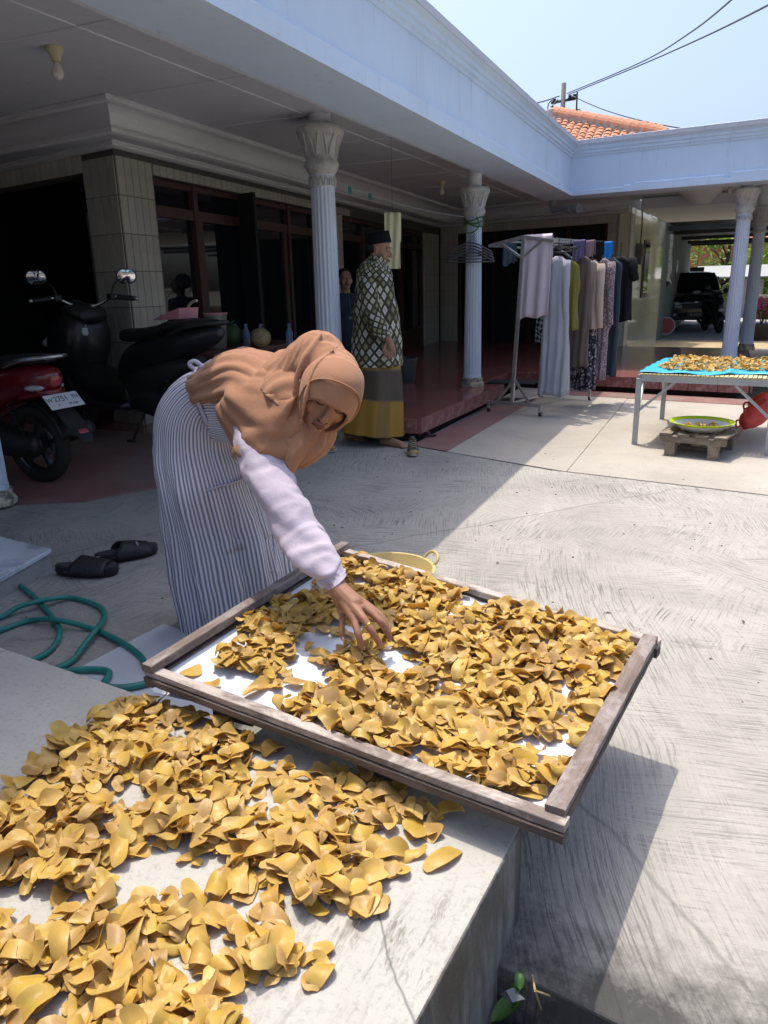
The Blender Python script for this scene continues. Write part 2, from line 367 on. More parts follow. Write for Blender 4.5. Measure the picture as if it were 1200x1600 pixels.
# ---- terrace
TZ=.20
TERR=[(-2.32,5.94),(-2.24,8.42),(-2.52,8.48),(-2.50,9.64),(.33,9.22),(.40,13.75),(-1.52,13.9),(-1.6,15.2),(-7,15.2),(-7,4.72),(-3.3,4.72),(-3.3,5.94)]
tf=MB(); tf.prism(TERR,.07,TZ); tfo=struct(tf.build('terrace_floor',M_red))
tb=MB(); tb.prism([(-2.45,6.05),(-2.38,8.3),(-2.6,8.4),(-2.6,9.78),(.22,9.36),(.3,13.6),(-7,13.6),(-7,4.8),(-3.4,4.8),(-3.4,6.05)],-.1,.069); tb.build('plinth',pbr('plinth_dark',(.09,.05,.045),(.05,.03,.03),6,.9),tfo)
et=MB(); et.box((0,0,0),(.30,.022,.125)); etm=et.mesh('edge_tile',M_rededge)
def edge_run(a,b,n,out):
    a=V((*a,0));b=V((*b,0));L=(b-a).length/n;d=(b-a).normalized();ang=math.atan2(d.y,d.x)
    nn=V((d.y,-d.x,0))*out
    for i in range(n):
        o=link('edge_tile',etm,tfo); p=a+d*(L*(i+.5))+nn*.012; o.location=(p.x,p.y,.137+rnd.uniform(-.002,.002)); o.rotation_euler=(0,0,ang+rnd.uniform(-.006,.006)); o.scale=(L*.975/.30,1,1)
edge_run((-2.32,5.95),(-2.24,8.40),9,1)
edge_run((-3.28,5.94),(-2.33,5.94),3,1)
edge_run((-2.49,9.64),(.33,9.22),9,1)
edge_run((.345,9.24),(.40,13.7),12,1)
slab_obj('red_floor_strip',[(-2.31,5.76),(-1.95,5.62),(-1.90,8.6),(-2.23,8.6)],-.1,.012,M_redlow,.003)
slab_obj('red_floor_strip',[(-1.95,9.10),(.6,8.72),(.6,9.15),(-1.95,9.53)],-.1,.013,M_redlow,.003)
m=MB(); rp0=[(-7,3.02,.012),(-4.03,3.275,.014),(-3.68,3.467,.014),(-3.455,3.885,.016),(-3.30,4.30,.02)]; rp1=[(-7,4.715,.199),(-5.5,4.715,.199),(-4.6,4.715,.199),(-3.9,4.715,.199),(-3.30,4.715,.199)]
m.add(rp0+rp1+[(x,y,-.12) for x,y,z in rp0+rp1],[(i,i+1,i+6,i+5) for i in range(4)]+[(10+i,10+i+1,i+1,i) for i in range(4)]+[(4,14,19,9)]); struct(m.build('motorbike_ramp',M_redlow,auto=30))
# ---- drying slab in the foreground
SZ=.24
sl=MB(); sl.prism([(-.319,.787),(-.2745,1.273),(-1.99,1.45),(-3.4,1.56),(-3.4,-.9),(-.43,-.9)],-.15,SZ)
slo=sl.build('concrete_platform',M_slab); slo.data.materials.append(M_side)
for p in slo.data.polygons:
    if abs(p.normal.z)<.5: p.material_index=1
tag(slo,'raised pale concrete platform with cracks and a dark stained side','platform'); bevel(slo,.007,3)

# ================================================================ HOUSE
house=thing('house','single storey house with white fascia, fluted columns and grey tiled walls','house',loc=(-3,9,.2))
HI=M.Translation((-3,9,.2)).inverted()
def hp(mb,name,mat,parent=house,**k):
    o=mb.build(name,mat,parent,**k)
    if parent is house: o.matrix_parent_inverse=HI
    return o
FZ0,FZ1=2.40,3.06
FC=V((-2.05,10.88)); FL=V((-2.03,-4.0)); FR=V((4.6,10.10))
def miter_profile(path,prof):
    # path: list of 2D points; prof: list of (out,z); outward = right of travel
    R=[];n=len(path)
    for i in range(n):
        a=path[max(i-1,0)];b=path[min(i+1,n-1)];p=path[i]
        d0=(p-a).normalized() if i>0 else (b-p).normalized(); d1=(b-p).normalized() if i<n-1 else d0
        n0=V((d0.y,-d0.x));n1=V((d1.y,-d1.x)); mm=(n0+n1).normalized(); k=1/max(mm.dot(n0),.2)
        R.append([V((p.x+mm.x*o*k,p.y+mm.y*o*k,z)) for o,z in prof])
    return R
path=[FL,FC,FR]
def prof_obj(name,prof,mat,path=path,auto=30,parent=house):
    m=MB(); m.rings(miter_profile(path,prof)); return hp(m,name,mat,parent,auto=auto)
# flat fascia face (outward is towards the courtyard)
prof_obj('fascia',[(0,FZ0+.055),(0,FZ1-.19),(-.16,FZ1-.19),(-.16,FZ0+.055)],M_white)
prof_obj('fascia_band',[(.036,FZ0),(.036,FZ0+.05),(.020,FZ0+.06),(-.40,FZ0+.06),(-.40,FZ0)],M_white)
prof_obj('fascia_cornice',[(.012,FZ1-.19),(.016,FZ1-.165),(.032,FZ1-.158),(.034,FZ1-.125),(.050,FZ1-.118),(.054,FZ1-.085),(.075,FZ1-.07),(.085,FZ1-.055),(-.15,FZ1-.055),(-.15,FZ1-.19)],M_white)
prof_obj('parapet_cap',[(.094,FZ1-.055),(.094,FZ1-.004),(.085,FZ1),(-.16,FZ1),(-.16,FZ1-.055)],M_whitetop)
# raised part of the band away from the corner
dl=(FL-FC).normalized();dr=(FR-FC).normalized()
def band_up(p,q,z1):
    m=MB();m.rings(miter_profile([p,q],[(.033,FZ0+.052),(.033,z1-.014),(.016,z1),(-.02,z1),(-.02,FZ0+.052)]));return hp(m,'raised_band',M_white,auto=30)
band_up(FL,FC+dl*.85,FZ0+.115); band_up(FC+dl*.80,FC+dl*.62,FZ0+.085)
band_up(FC+dr*.72,FC+dr*.80,FZ0+.085); band_up(FC+dr*.85,FC+dr*1.9,FZ0+.105); band_up(FC+dr*1.98,FR,FZ0+.13)
# soffit beam inner faces and ceilings
bi=MB(); bi.rings(miter_profile([FL+V((-.40,0)),FC+V((-.40,.41)),FR+V((0,.41))],[(.02,FZ0+.002),(.02,2.63),(-.04,2.63),(-.04,FZ0+.002)])); hp(bi,'beam',M_ceil)
ce=MB(); ce.prism([(-9,-4),(-2.3,-4),(-2.3,11.12),(4.6,10.36),(4.6,14.3),(-1.5,14.3),(-1.7,19),(-9,19)],2.62,2.70); hp(ce,'ceiling',M_ceil)
rs=MB(); rs.prism([(-9,-4),(-2.1,-4),(-2.12,10.96),(4.6,10.2),(4.6,14.3),(-1.5,14.3),(-1.7,19),(-9,19)],2.705,2.80); hp(rs,'roof_slab',M_whitetop)
# ceiling sheet joints
for y in (1.0,2.2,3.4,4.6,5.8,7.0,8.2,9.4,10.6,11.8):
    m=MB(); m.boxz(-4.05,-2.5,y-.004,y+.004,2.612,2.6195); hp(m,'joint_strip',M_corn)
m=MB(); m.boxz(-3.2,-3.192,-2,12.8,2.613,2.6197); hp(m,'joint_strip',M_corn)
# walls
W0,W1=V((-4.50,5.02)),V((-5.30,14.82)); B0,B1=V((-5.30,14.86)),V((-1.58,13.93)); L1=V((-7.6,5.75))
ZC=2.38
def seg(a,b,s0,s1,z0,z1,th,off=0.0,name='wall',mat=None,parent=house,side=1):
    d=(b-a).normalized(); n=V((-d.y,d.x))*side          # n points away from the viewer side (into the house)
    P=[a+d*s0+n*off,a+d*s1+n*off,a+d*s1+n*(off+th),a+d*s0+n*(off+th)]
    m=MB(); U=[]
    vs=[V((p.x,p.y,z)) for z in(z0,z1) for p in P]
    fs=[(3,2,1,0),(4,5,6,7),(0,1,5,4),(1,2,6,5),(2,3,7,6),(3,0,4,7)]
    uv=[tuple((0,0) for _ in range(4)) for _ in fs]
    uv[2]=((s0,z0),(s1,z0),(s1,z1),(s0,z1)); uv[3]=((s1,z0),(s1+th,z0),(s1+th,z1),(s1,z1)); uv[5]=((s0-th,z0),(s0,z0),(s0,z1),(s0-th,z1))
    m.add(vs,fs,uv); return hp(m,name,mat or M_wtg,parent)
tl=MB(); tl.box((0,0,0),(.094,.012,.294)); tlm=tl.mesh('wall_tile',M_wt)
def tiles(a,b,s0,s1,z0,z1,wall,side=1,tw=.1,thh=.3):
    d=(b-a).normalized(); n=V((-d.y,d.x))*side; nx=max(1,round((s1-s0)/tw)); nz=max(1,round((z1-z0)/thh))
    for i in range(nx):
        for k in range(nz):
            o=link('wall_tile',tlm,wall); p=a+d*(s0+(i+.5)*(s1-s0)/nx)-n*(.003+rnd.uniform(0,.0015))
            o.location=(p.x,p.y,z0+(k+.5)*(z1-z0)/nz); o.rotation_euler=(rnd.uniform(-.004,.004),0,math.atan2(d.y,d.x)+rnd.uniform(-.006,.006)); o.scale=((s1-s0)/nx/.1,1,(z1-z0)/nz/.3)
wl=seg(W0,W1,0,.47,0,ZC,.012,0,'wall',M_grout)
tiles(W0,W1,.002,.465,.02,ZC-.045,wl)
hdr=seg(W0,W1,.472,9.78,2.24,ZC,.2,0,'wall_header',M_grout); tiles(W0,W1,.48,5.0,2.245,ZC-.05,hdr,thh=.13)
seg(W0,W1,3.95,4.72,TZ,2.238,.2); seg(W0,W1,8.8,9.78,TZ,2.238,.2)
ll=seg(W0,L1,.004,.45,0,ZC,.012,0,'wall',M_grout,side=-1); tiles(W0,L1,.004,.445,.02,ZC-.045,ll,side=-1)
seg(W0,L1,.452,3.2,2.25,ZC,.2,0,'wall_header',M_wtg,side=-1)
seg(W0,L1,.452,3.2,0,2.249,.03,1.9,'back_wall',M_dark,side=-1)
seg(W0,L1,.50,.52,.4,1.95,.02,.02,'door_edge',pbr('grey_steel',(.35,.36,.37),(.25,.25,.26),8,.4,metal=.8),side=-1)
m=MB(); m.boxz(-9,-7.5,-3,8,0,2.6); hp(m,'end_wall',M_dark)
m=MB(); m.boxz(-8.9,-5.35,8,18.9,TZ,2.6); hp(m,'leak_block',M_dark)  # this dark box and the next are added to stop light leaking between walls
m=MB(); m.boxz(-5.5,-1.9,15.2,18.5,-.1,2.6); hp(m,'leak_block',M_dark)
# back wing
bh=seg(B0,B1,0,3.83,2.25,ZC,.2,0,'wall_header'); seg(B0,B1,0,.38,TZ,2.248,.2); seg(B0,B1,3.44,3.83,TZ,2.248,.2)
seg(B0,B1,.382,3.438,TZ,2.248,.05,.12,'folding_door',M_dark)  # near-black sheet: the shade of the dark opening is in its colour
for s in (.382,1.15,1.9,2.65,3.37): seg(B0,B1,s,s+.07,TZ,2.247,.06,.05,'door_frame',M_wood)
S1=V((-1.36,18.4)); B1s=B1+V((.006,.004))
sw=seg(B1s,S1,0,4.4,-.15,ZC+.1,.2,0,'side_wall',M_shiny)
# side-wall window with frame
seg(B1s,S1,1.55,2.25,.98,2.02,.03,-.022,'window',M_wood); wn=house.children[-1]
seg(B1s,S1,1.63,2.17,1.05,1.95,.02,-.032,'pane',M_glass)
# left wall joinery
def joinery(s0,s1,cols,zt=2.235,zb=TZ,tr=1.93):
    for i,(a,b) in enumerate(zip(cols,cols[1:])):
        f=seg(W0,W1,a+.002,a+.07,zb,zt,.11,.04,'window_frame',M_wood)
        seg(W0,W1,a+.072,b-.002,tr,tr+.09,.09,.05,'transom',M_wood); seg(W0,W1,a+.072,b-.002,zt-.05,zt,.09,.052,'head_rail',M_wood)
        seg(W0,W1,a+.072,b-.002,tr+.092,zt-.052,.012,.09,'pane',M_glass)
        if i in (1,4):
            seg(W0,W1,a+.072,a+.16,zb,tr-.002,.05,.06,'stile',M_wood); seg(W0,W1,b-.10,b-.004,zb,tr-.002,.05,.06,'stile',M_wood); seg(W0,W1,a+.162,b-.102,zb,zb+.5,.045,.062,'door_panel',M_wood)
            seg(W0,W1,a+.162,b-.102,zb+.502,tr-.002,.012,.085,'pane',M_glass)
        else:
            seg(W0,W1,a+.072,b-.002,zb,zb+.35,.05,.06,'sill_panel',M_wood); seg(W0,W1,a+.072,b-.002,zb+.352,tr-.002,.012,.092,'pane',M_glass)
    seg(W0,W1,cols[-1]+.002,cols[-1]+.07,zb,zt,.11,.04,'window_frame',M_wood)
joinery(0,0,[.474,1.14,3.12,3.87])
joinery(0,0,[4.73,5.6,7.5,8.72])
# cornice steps round the terrace
Wl=[V((-7.6,5.75)),W0,V((-5.30,14.83)),V((-1.60,13.9))]
Sl=[V((-7.6,5.20)),V((-4.22,4.71)),V((-4.93,14.30)),V((-1.55,13.42))]
Tl=[V((-7.6,4.98)),V((-4.09,4.55)),V((-4.62,13.9)),V((-1.5,13.0))]
def strip(A,za,B,zb,name,mat,zth=.01):
    m=MB()
    for i in range(len(A)-1):
        m.add([(A[i].x,A[i].y,za),(A[i+1].x,A[i+1].y,za),(B[i+1].x,B[i+1].y,zb),(B[i].x,B[i].y,zb)],[(0,1,2,3)])
        m.add([(A[i].x,A[i].y,za+zth),(A[i+1].x,A[i+1].y,za+zth),(B[i+1].x,B[i+1].y,zb+zth),(B[i].x,B[i].y,zb+zth)],[(3,2,1,0)])
    return hp(m,name,mat)
strip(Wl,2.43,Sl,2.43,'cornice_soffit',M_ceil)
# concave cove between soffit and ceiling
NC=7; pr=[]
for i in range(NC+1):
    t=i/NC; pr.append((t-.22*math.sin(math.pi*t),2.435+.185*t+.035*math.sin(math.pi*t)))
m=MB()
for i in range(len(Sl)-1):
    for k in range(NC):
        q=[]
        for (P,j) in ((i,k),(i+1,k),(i+1,k+1),(i,k+1)):
            a=Sl[P].lerp(Tl[P],pr[j][0]); q.append((a.x,a.y,pr[j][1]))
        m.add(q,[(0,1,2,3)])
hp(m,'cornice_cove',M_corn,auto=40)
def mould(path,z,prof,name='moulding'):
    m=MB(); m.rings(miter_profile(path,[(o,z+dz) for o,dz in prof])); return hp(m,name,M_corn,auto=30)
pf=[(.035,0),(.04,-.012),(.028,-.018),(.03,-.032),(.012,-.042),(-.02,-.042),(-.02,.0)]
mould(Sl,2.455,pf); mould(Tl,2.622,pf); mould(Wl,2.432,[(.06,0),(.062,-.014),(.045,-.02),(.045,-.034),(.02,-.048),(-.02,-.05),(-.02,0)])
# cove beam under the right wing ceiling and its far beam
m=MB()
pa,pb=V((-.62,11.2)),V((-.50,13.95))
R=[[V((p.x+o,p.y,z)) for o,z in ((-.34,2.618),(-.16,2.47),(.10,2.45),(.30,2.618))] for p in (pa,pb)]
m.rings(R); hp(m,'cove_beam',M_corn,auto=50)
m=MB(); m.prism([(-1.44,13.96),(4.6,13.5),(4.6,17.6),(-1.30,17.6)],2.44,2.60); hp(m,'passage_ceiling',M_ceil)
# ---- columns
def flute(A,z): return 1-.055*max(0,math.cos(20*A))**2 if True else 1
def column(x,y,zb,zt,r=.092,k=1.0):
    D=lambda d: d*k
    m=MB(); n=120
    hh=zt-zb
    def mod(A,z):
        if z<zb+k*.13 or z>zt-k*.38: return 1
        return 1-.075*(.5+.5*math.cos(18*A))**1.5
    pr=[(r*1.09,zb+k*.10),(r*1.09,zb+k*.128),(r*1.06,zb+k*.131)]+[(r*(1.06-.16*t),zb+k*.131+(hh-k*.51-.002)*t) for t in (0.0,.02,.2,.4,.6,.8,.98,1)]+[(r*.90,zt-k*.379),(r*.93,zt-k*.375),(r*.95,zt-k*.30),(r*.92,zt-k*.29)]
    m.lathe(pr,n,(x,y,0),mod); c=hp(m,'column',M_colm,auto=50)
    b=MB(); b.lathe([(r*1.42,zb),(r*1.45,zb+k*.03),(r*1.36,zb+k*.05),(r*1.22,zb+k*.06),(r*1.28,zb+k*.075),(r*1.26,zb+k*.095),(r*1.1,zb+k*.10)],32,(x,y,0),lambda A,z:1+.02*math.sin(7*A+z*50)); hp(b,'column_base',M_colbase,c,auto=40)
    kc=MB()
    def cm(A,z):
        t=(z-(zt-k*.21))/(.21*k)
        return 1+ (.07*abs(math.cos(4*A))*max(0,t)**2 if t>0 else 0)
    kc.lathe([(r*.93,zt-k*.295),(r*1.02,zt-k*.292),(r*1.10,zt-k*.275),(r*1.27,zt-k*.25),(r*1.30,zt-k*.235),(r*1.22,zt-k*.215),(r*1.14,zt-k*.205),(r*1.16,zt-k*.17),(r*1.28,zt-k*.12),(r*1.48,zt-k*.075),(r*1.66,zt-k*.05),(r*1.72,zt-k*.035),(r*1.64,zt-k*.012),(r*1.5,zt)],64,(x,y,0),cm)
    hp(kc,'capital',M_cap,c,auto=40)
    # scrolls, leaves and lip
    for i in range(8):
        A0=math.pi/4*i+.12
        for sgn in (-1,1):
            pts=[]
            for j in range(15):
                t=j/14; an=sgn*(.05+.20*math.sin(t*1.9)) if t<.55 else None
                if t<.55: aa=A0+sgn*(.04+.22*t/.55); zz=zt-k*.19+k*.13*t/.55
                else:
                    q=(t-.55)/.45*2*math.pi*.9; rr=k*.022*(1-(t-.55)/.45*.6); aa=A0+sgn*(.26-.15+ .15*math.cos(q)*(rr/(k*.022))); zz=zt-k*.06+rr*math.sin(q)
                tt=max(0,(zz-(zt-k*.205))/(.17*k)); rad=r*(1.15+.50*tt**1.7)*1.035
                pts.append((x+rad*math.cos(aa),y+rad*math.sin(aa),zz))
            s=MB(); s.tube(pts,.0075*k,5); hp(s,'scroll',M_cap,c,smooth=True)
    nk=MB(); nk.cyl((x,y,zt-k*.002),(x,y,2.625),r*.82,n=20); hp(nk,'column_neck',M_ceil,c,auto=40)
    rg=MB()
    for i in range(16):
        A=2*math.pi*i/16; rg.tube([(x+r*.99*math.cos(A+dd),y+r*.99*math.sin(A+dd),zt-k*.34+k*dz) for dd,dz in [(-.15,-.03),(-.1,.01),(0,.025),(.1,.01),(.15,-.03)]],.006,5)
    hp(rg,'neck_ornament',M_cap,c,smooth=True)
    return c
column(-3.105,5.85,.004,2.535,r=.109,k=1.2)
column(-2.53,8.16,TZ,2.27)
column(.11,11.08,TZ,2.37)
column(.37,13.45,TZ,2.33)
column(-4.17,3.18,.02,2.27,r=.10)
column(3.4,10.72,TZ,2.37)
# ---- tiled hip roof behind the parapet
A=ony(866,183,22.0);B=ony(1046,217,19.5);C=ony(905,248,18.6)
nrm=(B-A).cross(C-A).normalized(); nrm=nrm if nrm.z>0 else -nrm
hd=V((0,0,1)).cross(nrm).normalized(); hd=hd if hd.x>0 else -hd
dn=nrm.cross(hd); dn=dn if dn.z<0 else -dn
roof=MB(); e0=A+dn*3.6; roof.add([A,B+dn*.02,B+dn*2.6,e0],[(0,1,2,3)]); bk=V((-2.5,5,0)); roof.add([A,B,B+bk+V((0,0,-1.5)),A+bk],[(0,1,2,3)])
ro=hp(roof,'roof',M_mort)
tm=MB(); n=7
for a,b,r0,r1,z in ((0,1,.085,.10,0),):
    R=[]
    for t,rr in ((0,.098),(1,.082)):
        R.append([V((rr*math.cos(math.pi*k/n),.27*t*-1+.27,rr*.75*math.sin(math.pi*k/n)-.01*t)) for k in range(n+1)])
    for kk in range(n): tm.add([R[0][kk],R[0][kk+1],R[1][kk+1],R[1][kk]],[(0,1,2,3)])
    tm.add(R[0],[tuple(range(n+1))])
tmm=tm.mesh('roof_tile',M_terra,True)
Mx=M((hd,-dn,nrm)).transposed()
hip=(B-A); cnt=0
for i in range(-8,22):
    for k in range(0,15):
        p=A+hd*(i*.2+(.0))+dn*(k*.235+.1)
        # keep tiles below the hip line and above the parapet
        s=(p-A).dot(hd)/hip.dot(hd)
        if s<-.25 or s>1.05: continue
        hipd=s*hip.dot(dn)
        if (p-A).dot(dn)<hipd+.12: continue
        q=RW.transposed()@(p-O); u=600+FPX*q.x/-q.z; v_=800-FPX*q.y/-q.z
        if v_>245 or u<840: continue
        o=link('roof_tile',tmm,ro); o.matrix_local=M.Translation(p+nrm*(.02+.012*rnd.random()))@(Mx@M.Rotation(rnd.uniform(-.05,.05),3,'Z')@M.Rotation(R_(-9),3,'X')).to_4x4(); o.matrix_parent_inverse=M.Identity(4); cnt+=1
# ridge caps
hl=hip.length; hdn=hip.normalized(); sd_=hdn.cross(V((0,0,1))).normalized(); upv=sd_.cross(hdn)
rc=MB(); n=8
R=[[V((t*.30,rr*math.cos(math.pi*k/n),rr*math.sin(math.pi*k/n))) for k in range(n+1)] for t,rr in ((0,.20),(1,.135))]
for kk in range(n): rc.add([R[0][kk],R[0][kk+1],R[1][kk+1],R[1][kk]],[(0,1,2,3)])
rc.add(R[0],[tuple(range(n+1))]); rc.add(R[1],[tuple(range(n+1))]); rcm=rc.mesh('ridge_tile',M_terra,False)
rm=MB(); rm.bar(A-upv*.02,B-upv*.02,.34,.26,up=upv); hp(rm,'ridge_mortar',M_mort,ro)
Mr=M((hdn,sd_,upv)).transposed()
for i in range(int(hl/.25)):
    o=link('ridge_tile',rcm,ro); o.matrix_local=M.Translation(A+hdn*(i*.25)+upv*(.06+.01*rnd.random()))@(Mr@M.Rotation(rnd.uniform(-.05,.05),3,'Z')).to_4x4()
fn=MB(); f0=A+hdn*.9+V((0,0,.12)); fn.lathe([(.12,-.15),(.14,0),(.07,.08),(.05,.12)],12,f0); hp(fn,'finial',M_terra,ro); fn=MB(); fn.cyl(f0,f0+V((0,0,.55)),.02); hp(fn,'finial_rod',M_dark,ro)
cp=MB(); cp.lathe([(.22,-.3),(.24,0),(.20,.16),(.10,.22)],14,A+V((-.05,0,0))); hp(cp,'ridge_end',M_mort,ro)

# ================================================================ DRYING TRAY
def oldwood(name,c1,c2,c3):
    m,nt,b=newmat(name); tc=node(nt,'ShaderNodeTexCoord').outputs['UV']
    gr=tex(nt,mapped(nt,tc,(3,42,1)),1,7,.75,.5); pa=tex(nt,mapped(nt,tc,(5,9,1),loc=(3,1,0)),1,7,.75,.6)
    c=ramp(nt,gr,[(.35,c1),(.6,c2)]); c=mixc(nt,ramp(nt,pa,[(.47,(0,0,0)),(.6,(.9,)*3)]),c,c3)
    c=mixc(nt,ramp(nt,tex(nt,mapped(nt,tc,(9,60,1)),1,5,.8),[(.62,(0,0,0)),(.70,(.8,)*3)]),c,(.03,.022,.018))
    nt.links.new(c,b.inputs['Base Color']); b.inputs['Roughness'].default_value=.85; bump(nt,b,gr,.6,.006); return m
M_fw1=oldwood('grey_old_wood',(.10,.075,.06),(.20,.15,.125),(.30,.26,.245))
M_fw2=oldwood('pink_old_wood',(.34,.28,.245),(.48,.42,.375),(.17,.135,.115))
M_fw3=oldwood('dark_old_wood',(.05,.038,.032),(.11,.08,.065),(.17,.13,.11))
TC=[onz(222,1046,.35),onz(880,1292,.35),onz(1034,997,.355),onz(533,853,.405)]   # NL NR FR FL, top of the frame
def bil(s,t): return (TC[0]*(1-s)+TC[1]*s)*(1-t)+(TC[3]*(1-s)+TC[2]*s)*t
tray=thing('drying_tray','large wooden framed tray with a white corrugated sheet, full of golden chips','tray',loc=tuple(bil(.5,.5)-V((0,0,.08))))
TI=M.Translation(tray.location).inverted()
def tp(mb,name,mat,**k):
    o=mb.build(name,mat,tray,**k); o.matrix_parent_inverse=TI; return o
def plank(p,q,wd,ht,mat,name,seed,up=V((0,0,1))):
    p=V(p);q=V(q);t=(q-p).normalized();sd=t.cross(up).normalized();u=sd.cross(t);n=18;R=[];L=(q-p).length;rr=random.Random(seed)
    prof=[(-.5,-.5),(.5,-.5),(.5,.42),(.44,.5),(-.44,.5),(-.5,.42)]
    for i in range(n+1):
        s=i/n; c=p.lerp(q,s); R.append([c+sd*(a*wd*(1+.05*rr.uniform(-1,1)))+u*(b*ht*(1+.07*rr.uniform(-1,1))) for a,b in prof])
    m=MB(); k=len(prof); P=[x for r in R for x in r];F=[];U=[];per=[0,wd,wd+ht*.92,wd+ht+.004,2*wd+ht,2*wd+ht*1.1,2*wd+2*ht]
    for i in range(n):
        for j in range(k):
            F.append((i*k+j,i*k+(j+1)%k,(i+1)*k+(j+1)%k,(i+1)*k+j)); a=L*i/n;b=L*(i+1)/n; U.append(((a+seed,per[j]+seed),(a+seed,per[j+1]+seed),(b+seed,per[j+1]+seed),(b+seed,per[j]+seed)))
    F.append(tuple(range(k-1,-1,-1)));U.append(tuple((0,0) for _ in range(k)));F.append(tuple(n*k+j for j in range(k)));U.append(tuple((0,0) for _ in range(k)))
    m.add(P,F,U); return m
def inw(a,b,o): # shift an edge inwards by o towards tray centre
    c=bil(.5,.5); d=(b-a).normalized(); n=V((-d.y,d.x,0)); n=n if n.dot(c-a)>0 else -n; return a+n*o,b+n*o
a,b=inw(TC[0],TC[1],.022); dz=V((0,0,-.011))
tp(plank(a+dz,b+dz,.031,.016,M_fw2,'',1),'frame_rail',M_fw2); a2,b2=inw(TC[0],TC[1],.016); tp(plank(a2+V((.0,0,-.031)),b2+V((0,0,-.031)),.030,.018,M_fw3,'',2),'lower_rail',M_fw3)
a,b=inw(TC[1],TC[2],.026); dd=(b-a).normalized(); tp(plank(a+dd*.03+V((0,0,.004)),b-dd*.02+V((0,0,.004)),.039,.016,M_fw1,'',3),'frame_rail',M_fw1)
tp(plank(a+dd*.01+V((0,0,-.034)),b+V((0,0,-.034)),.030,.020,M_fw3,'',4),'lower_rail',M_fw3)
a,b=inw(TC[3],TC[2],.018); tp(plank(a+dz,b+dz,.034,.02,M_fw2,'',5),'frame_rail',M_fw2); tp(plank(a+V((0,0,-.036)),b+V((0,0,-.036)),.03,.026,M_fw3,'',6),'lower_rail',M_fw3)
a,b=inw(TC[0],TC[3],.018); tp(plank(a+V((0,0,.006)),b+V((0,0,.006)),.036,.024,M_fw1,'',7),'frame_rail',M_fw1); tp(plank(a+V((0,0,-.034)),b+V((0,0,-.034)),.03,.026,M_fw3,'',8),'lower_rail',M_fw3)
M_sheet=pbr('white_sheet',(.66,.70,.76),(.58,.62,.68),5,.35,dirt=(.40,.40,.38),dscale=5,dpos=(.62,.85))
m=MB(); nu,nv=110,6; P=[]
def sheetz(s,t): return bil(s,t)+V((0,0,-.030+.0035*math.sin(s*nu/5*2*math.pi*.5)))
for j in range(nv+1):
    for i in range(nu+1): P.append(sheetz(.015+.97*i/nu,.015+.97*j/nv))
m.add(P,[(j*(nu+1)+i,j*(nu+1)+i+1,(j+1)*(nu+1)+i+1,(j+1)*(nu+1)+i) for j in range(nv) for i in range(nu)])
so_=tp(m,'corrugated_sheet',M_sheet,smooth=True); md=so_.modifiers.new('solid','SOLIDIFY'); md.thickness=.003; md.offset=-1
# supports under the tray (in its shade)
for s,t in ((.22,.10),(.62,.10)):
    p=bil(s,t); m=MB(); z1=p.z-.052; m.boxz(p.x-.06,p.x+.06,p.y-.03,p.y+.03,SZ+.002,z1); o=tp(m,'support_block',M_fw3)
for s,t in ((.25,.8),(.75,.8)):
    p=bil(s,t); m=MB(); m.boxz(p.x-.03,p.x+.03,p.y-.03,p.y+.03,.004,p.z-.052); tp(m,'leg',M_fw3)

# ================================================================ CHIPS
def chip_mat(name,src):
    m,nt,b=newmat(name); tc=node(nt,'ShaderNodeTexCoord').outputs['Object']
    if src=='obj': rv=node(nt,'ShaderNodeObjectInfo').outputs['Random']
    else: rv=node(nt,'ShaderNodeAttribute',attribute_name='cv').outputs['Fac']
    c=ramp(nt,rv,[(.0,(0.653,0.405,0.079)),(.16,(0.747,0.527,0.134)),(.34,(0.540,0.339,0.119)),(.5,(0.765,0.527,0.119)),(.62,(0.653,0.461,0.079)),(.76,(0.560,0.358,0.151)),(.88,(0.803,0.612,0.206)),(1.0,(0.597,0.414,0.071))])
    at=node(nt,'ShaderNodeAttribute',attribute_name='edge').outputs['Fac']
    c=mixc(nt,math_(nt,'MULTIPLY',at,.55),c,(.76,.56,.19))
    geo=node(nt,'ShaderNodeNewGeometry')
    n=tex(nt,geo.outputs['Position'],34,5,.6); c=mixc(nt,ramp(nt,n,[(.5,(0,0,0)),(.75,(.5,)*3)]),c,(.54,.33,.16))
    nt.links.new(c,b.inputs['Base Color']); b.inputs['Roughness'].default_value=.42; b.inputs['Specular IOR Level'].default_value=.45
    bump(nt,b,tex(nt,geo.outputs['Position'],160,4,.6),.18,.003)
    tr=node(nt,'ShaderNodeBsdfTranslucent'); nt.links.new(c,tr.inputs['Color'])
    mx=node(nt,'ShaderNodeMixShader'); mx.inputs[0].default_value=.46
    nt.links.new(b.outputs[0],mx.inputs[1]); nt.links.new(tr.outputs[0],mx.inputs[2])
    nt.links.new(mx.outputs[0],nt.nodes['Material Output'].inputs[0]); return m
M_chipo=chip_mat('chip','obj'); M_chips=chip_mat('chip_pile','attr')
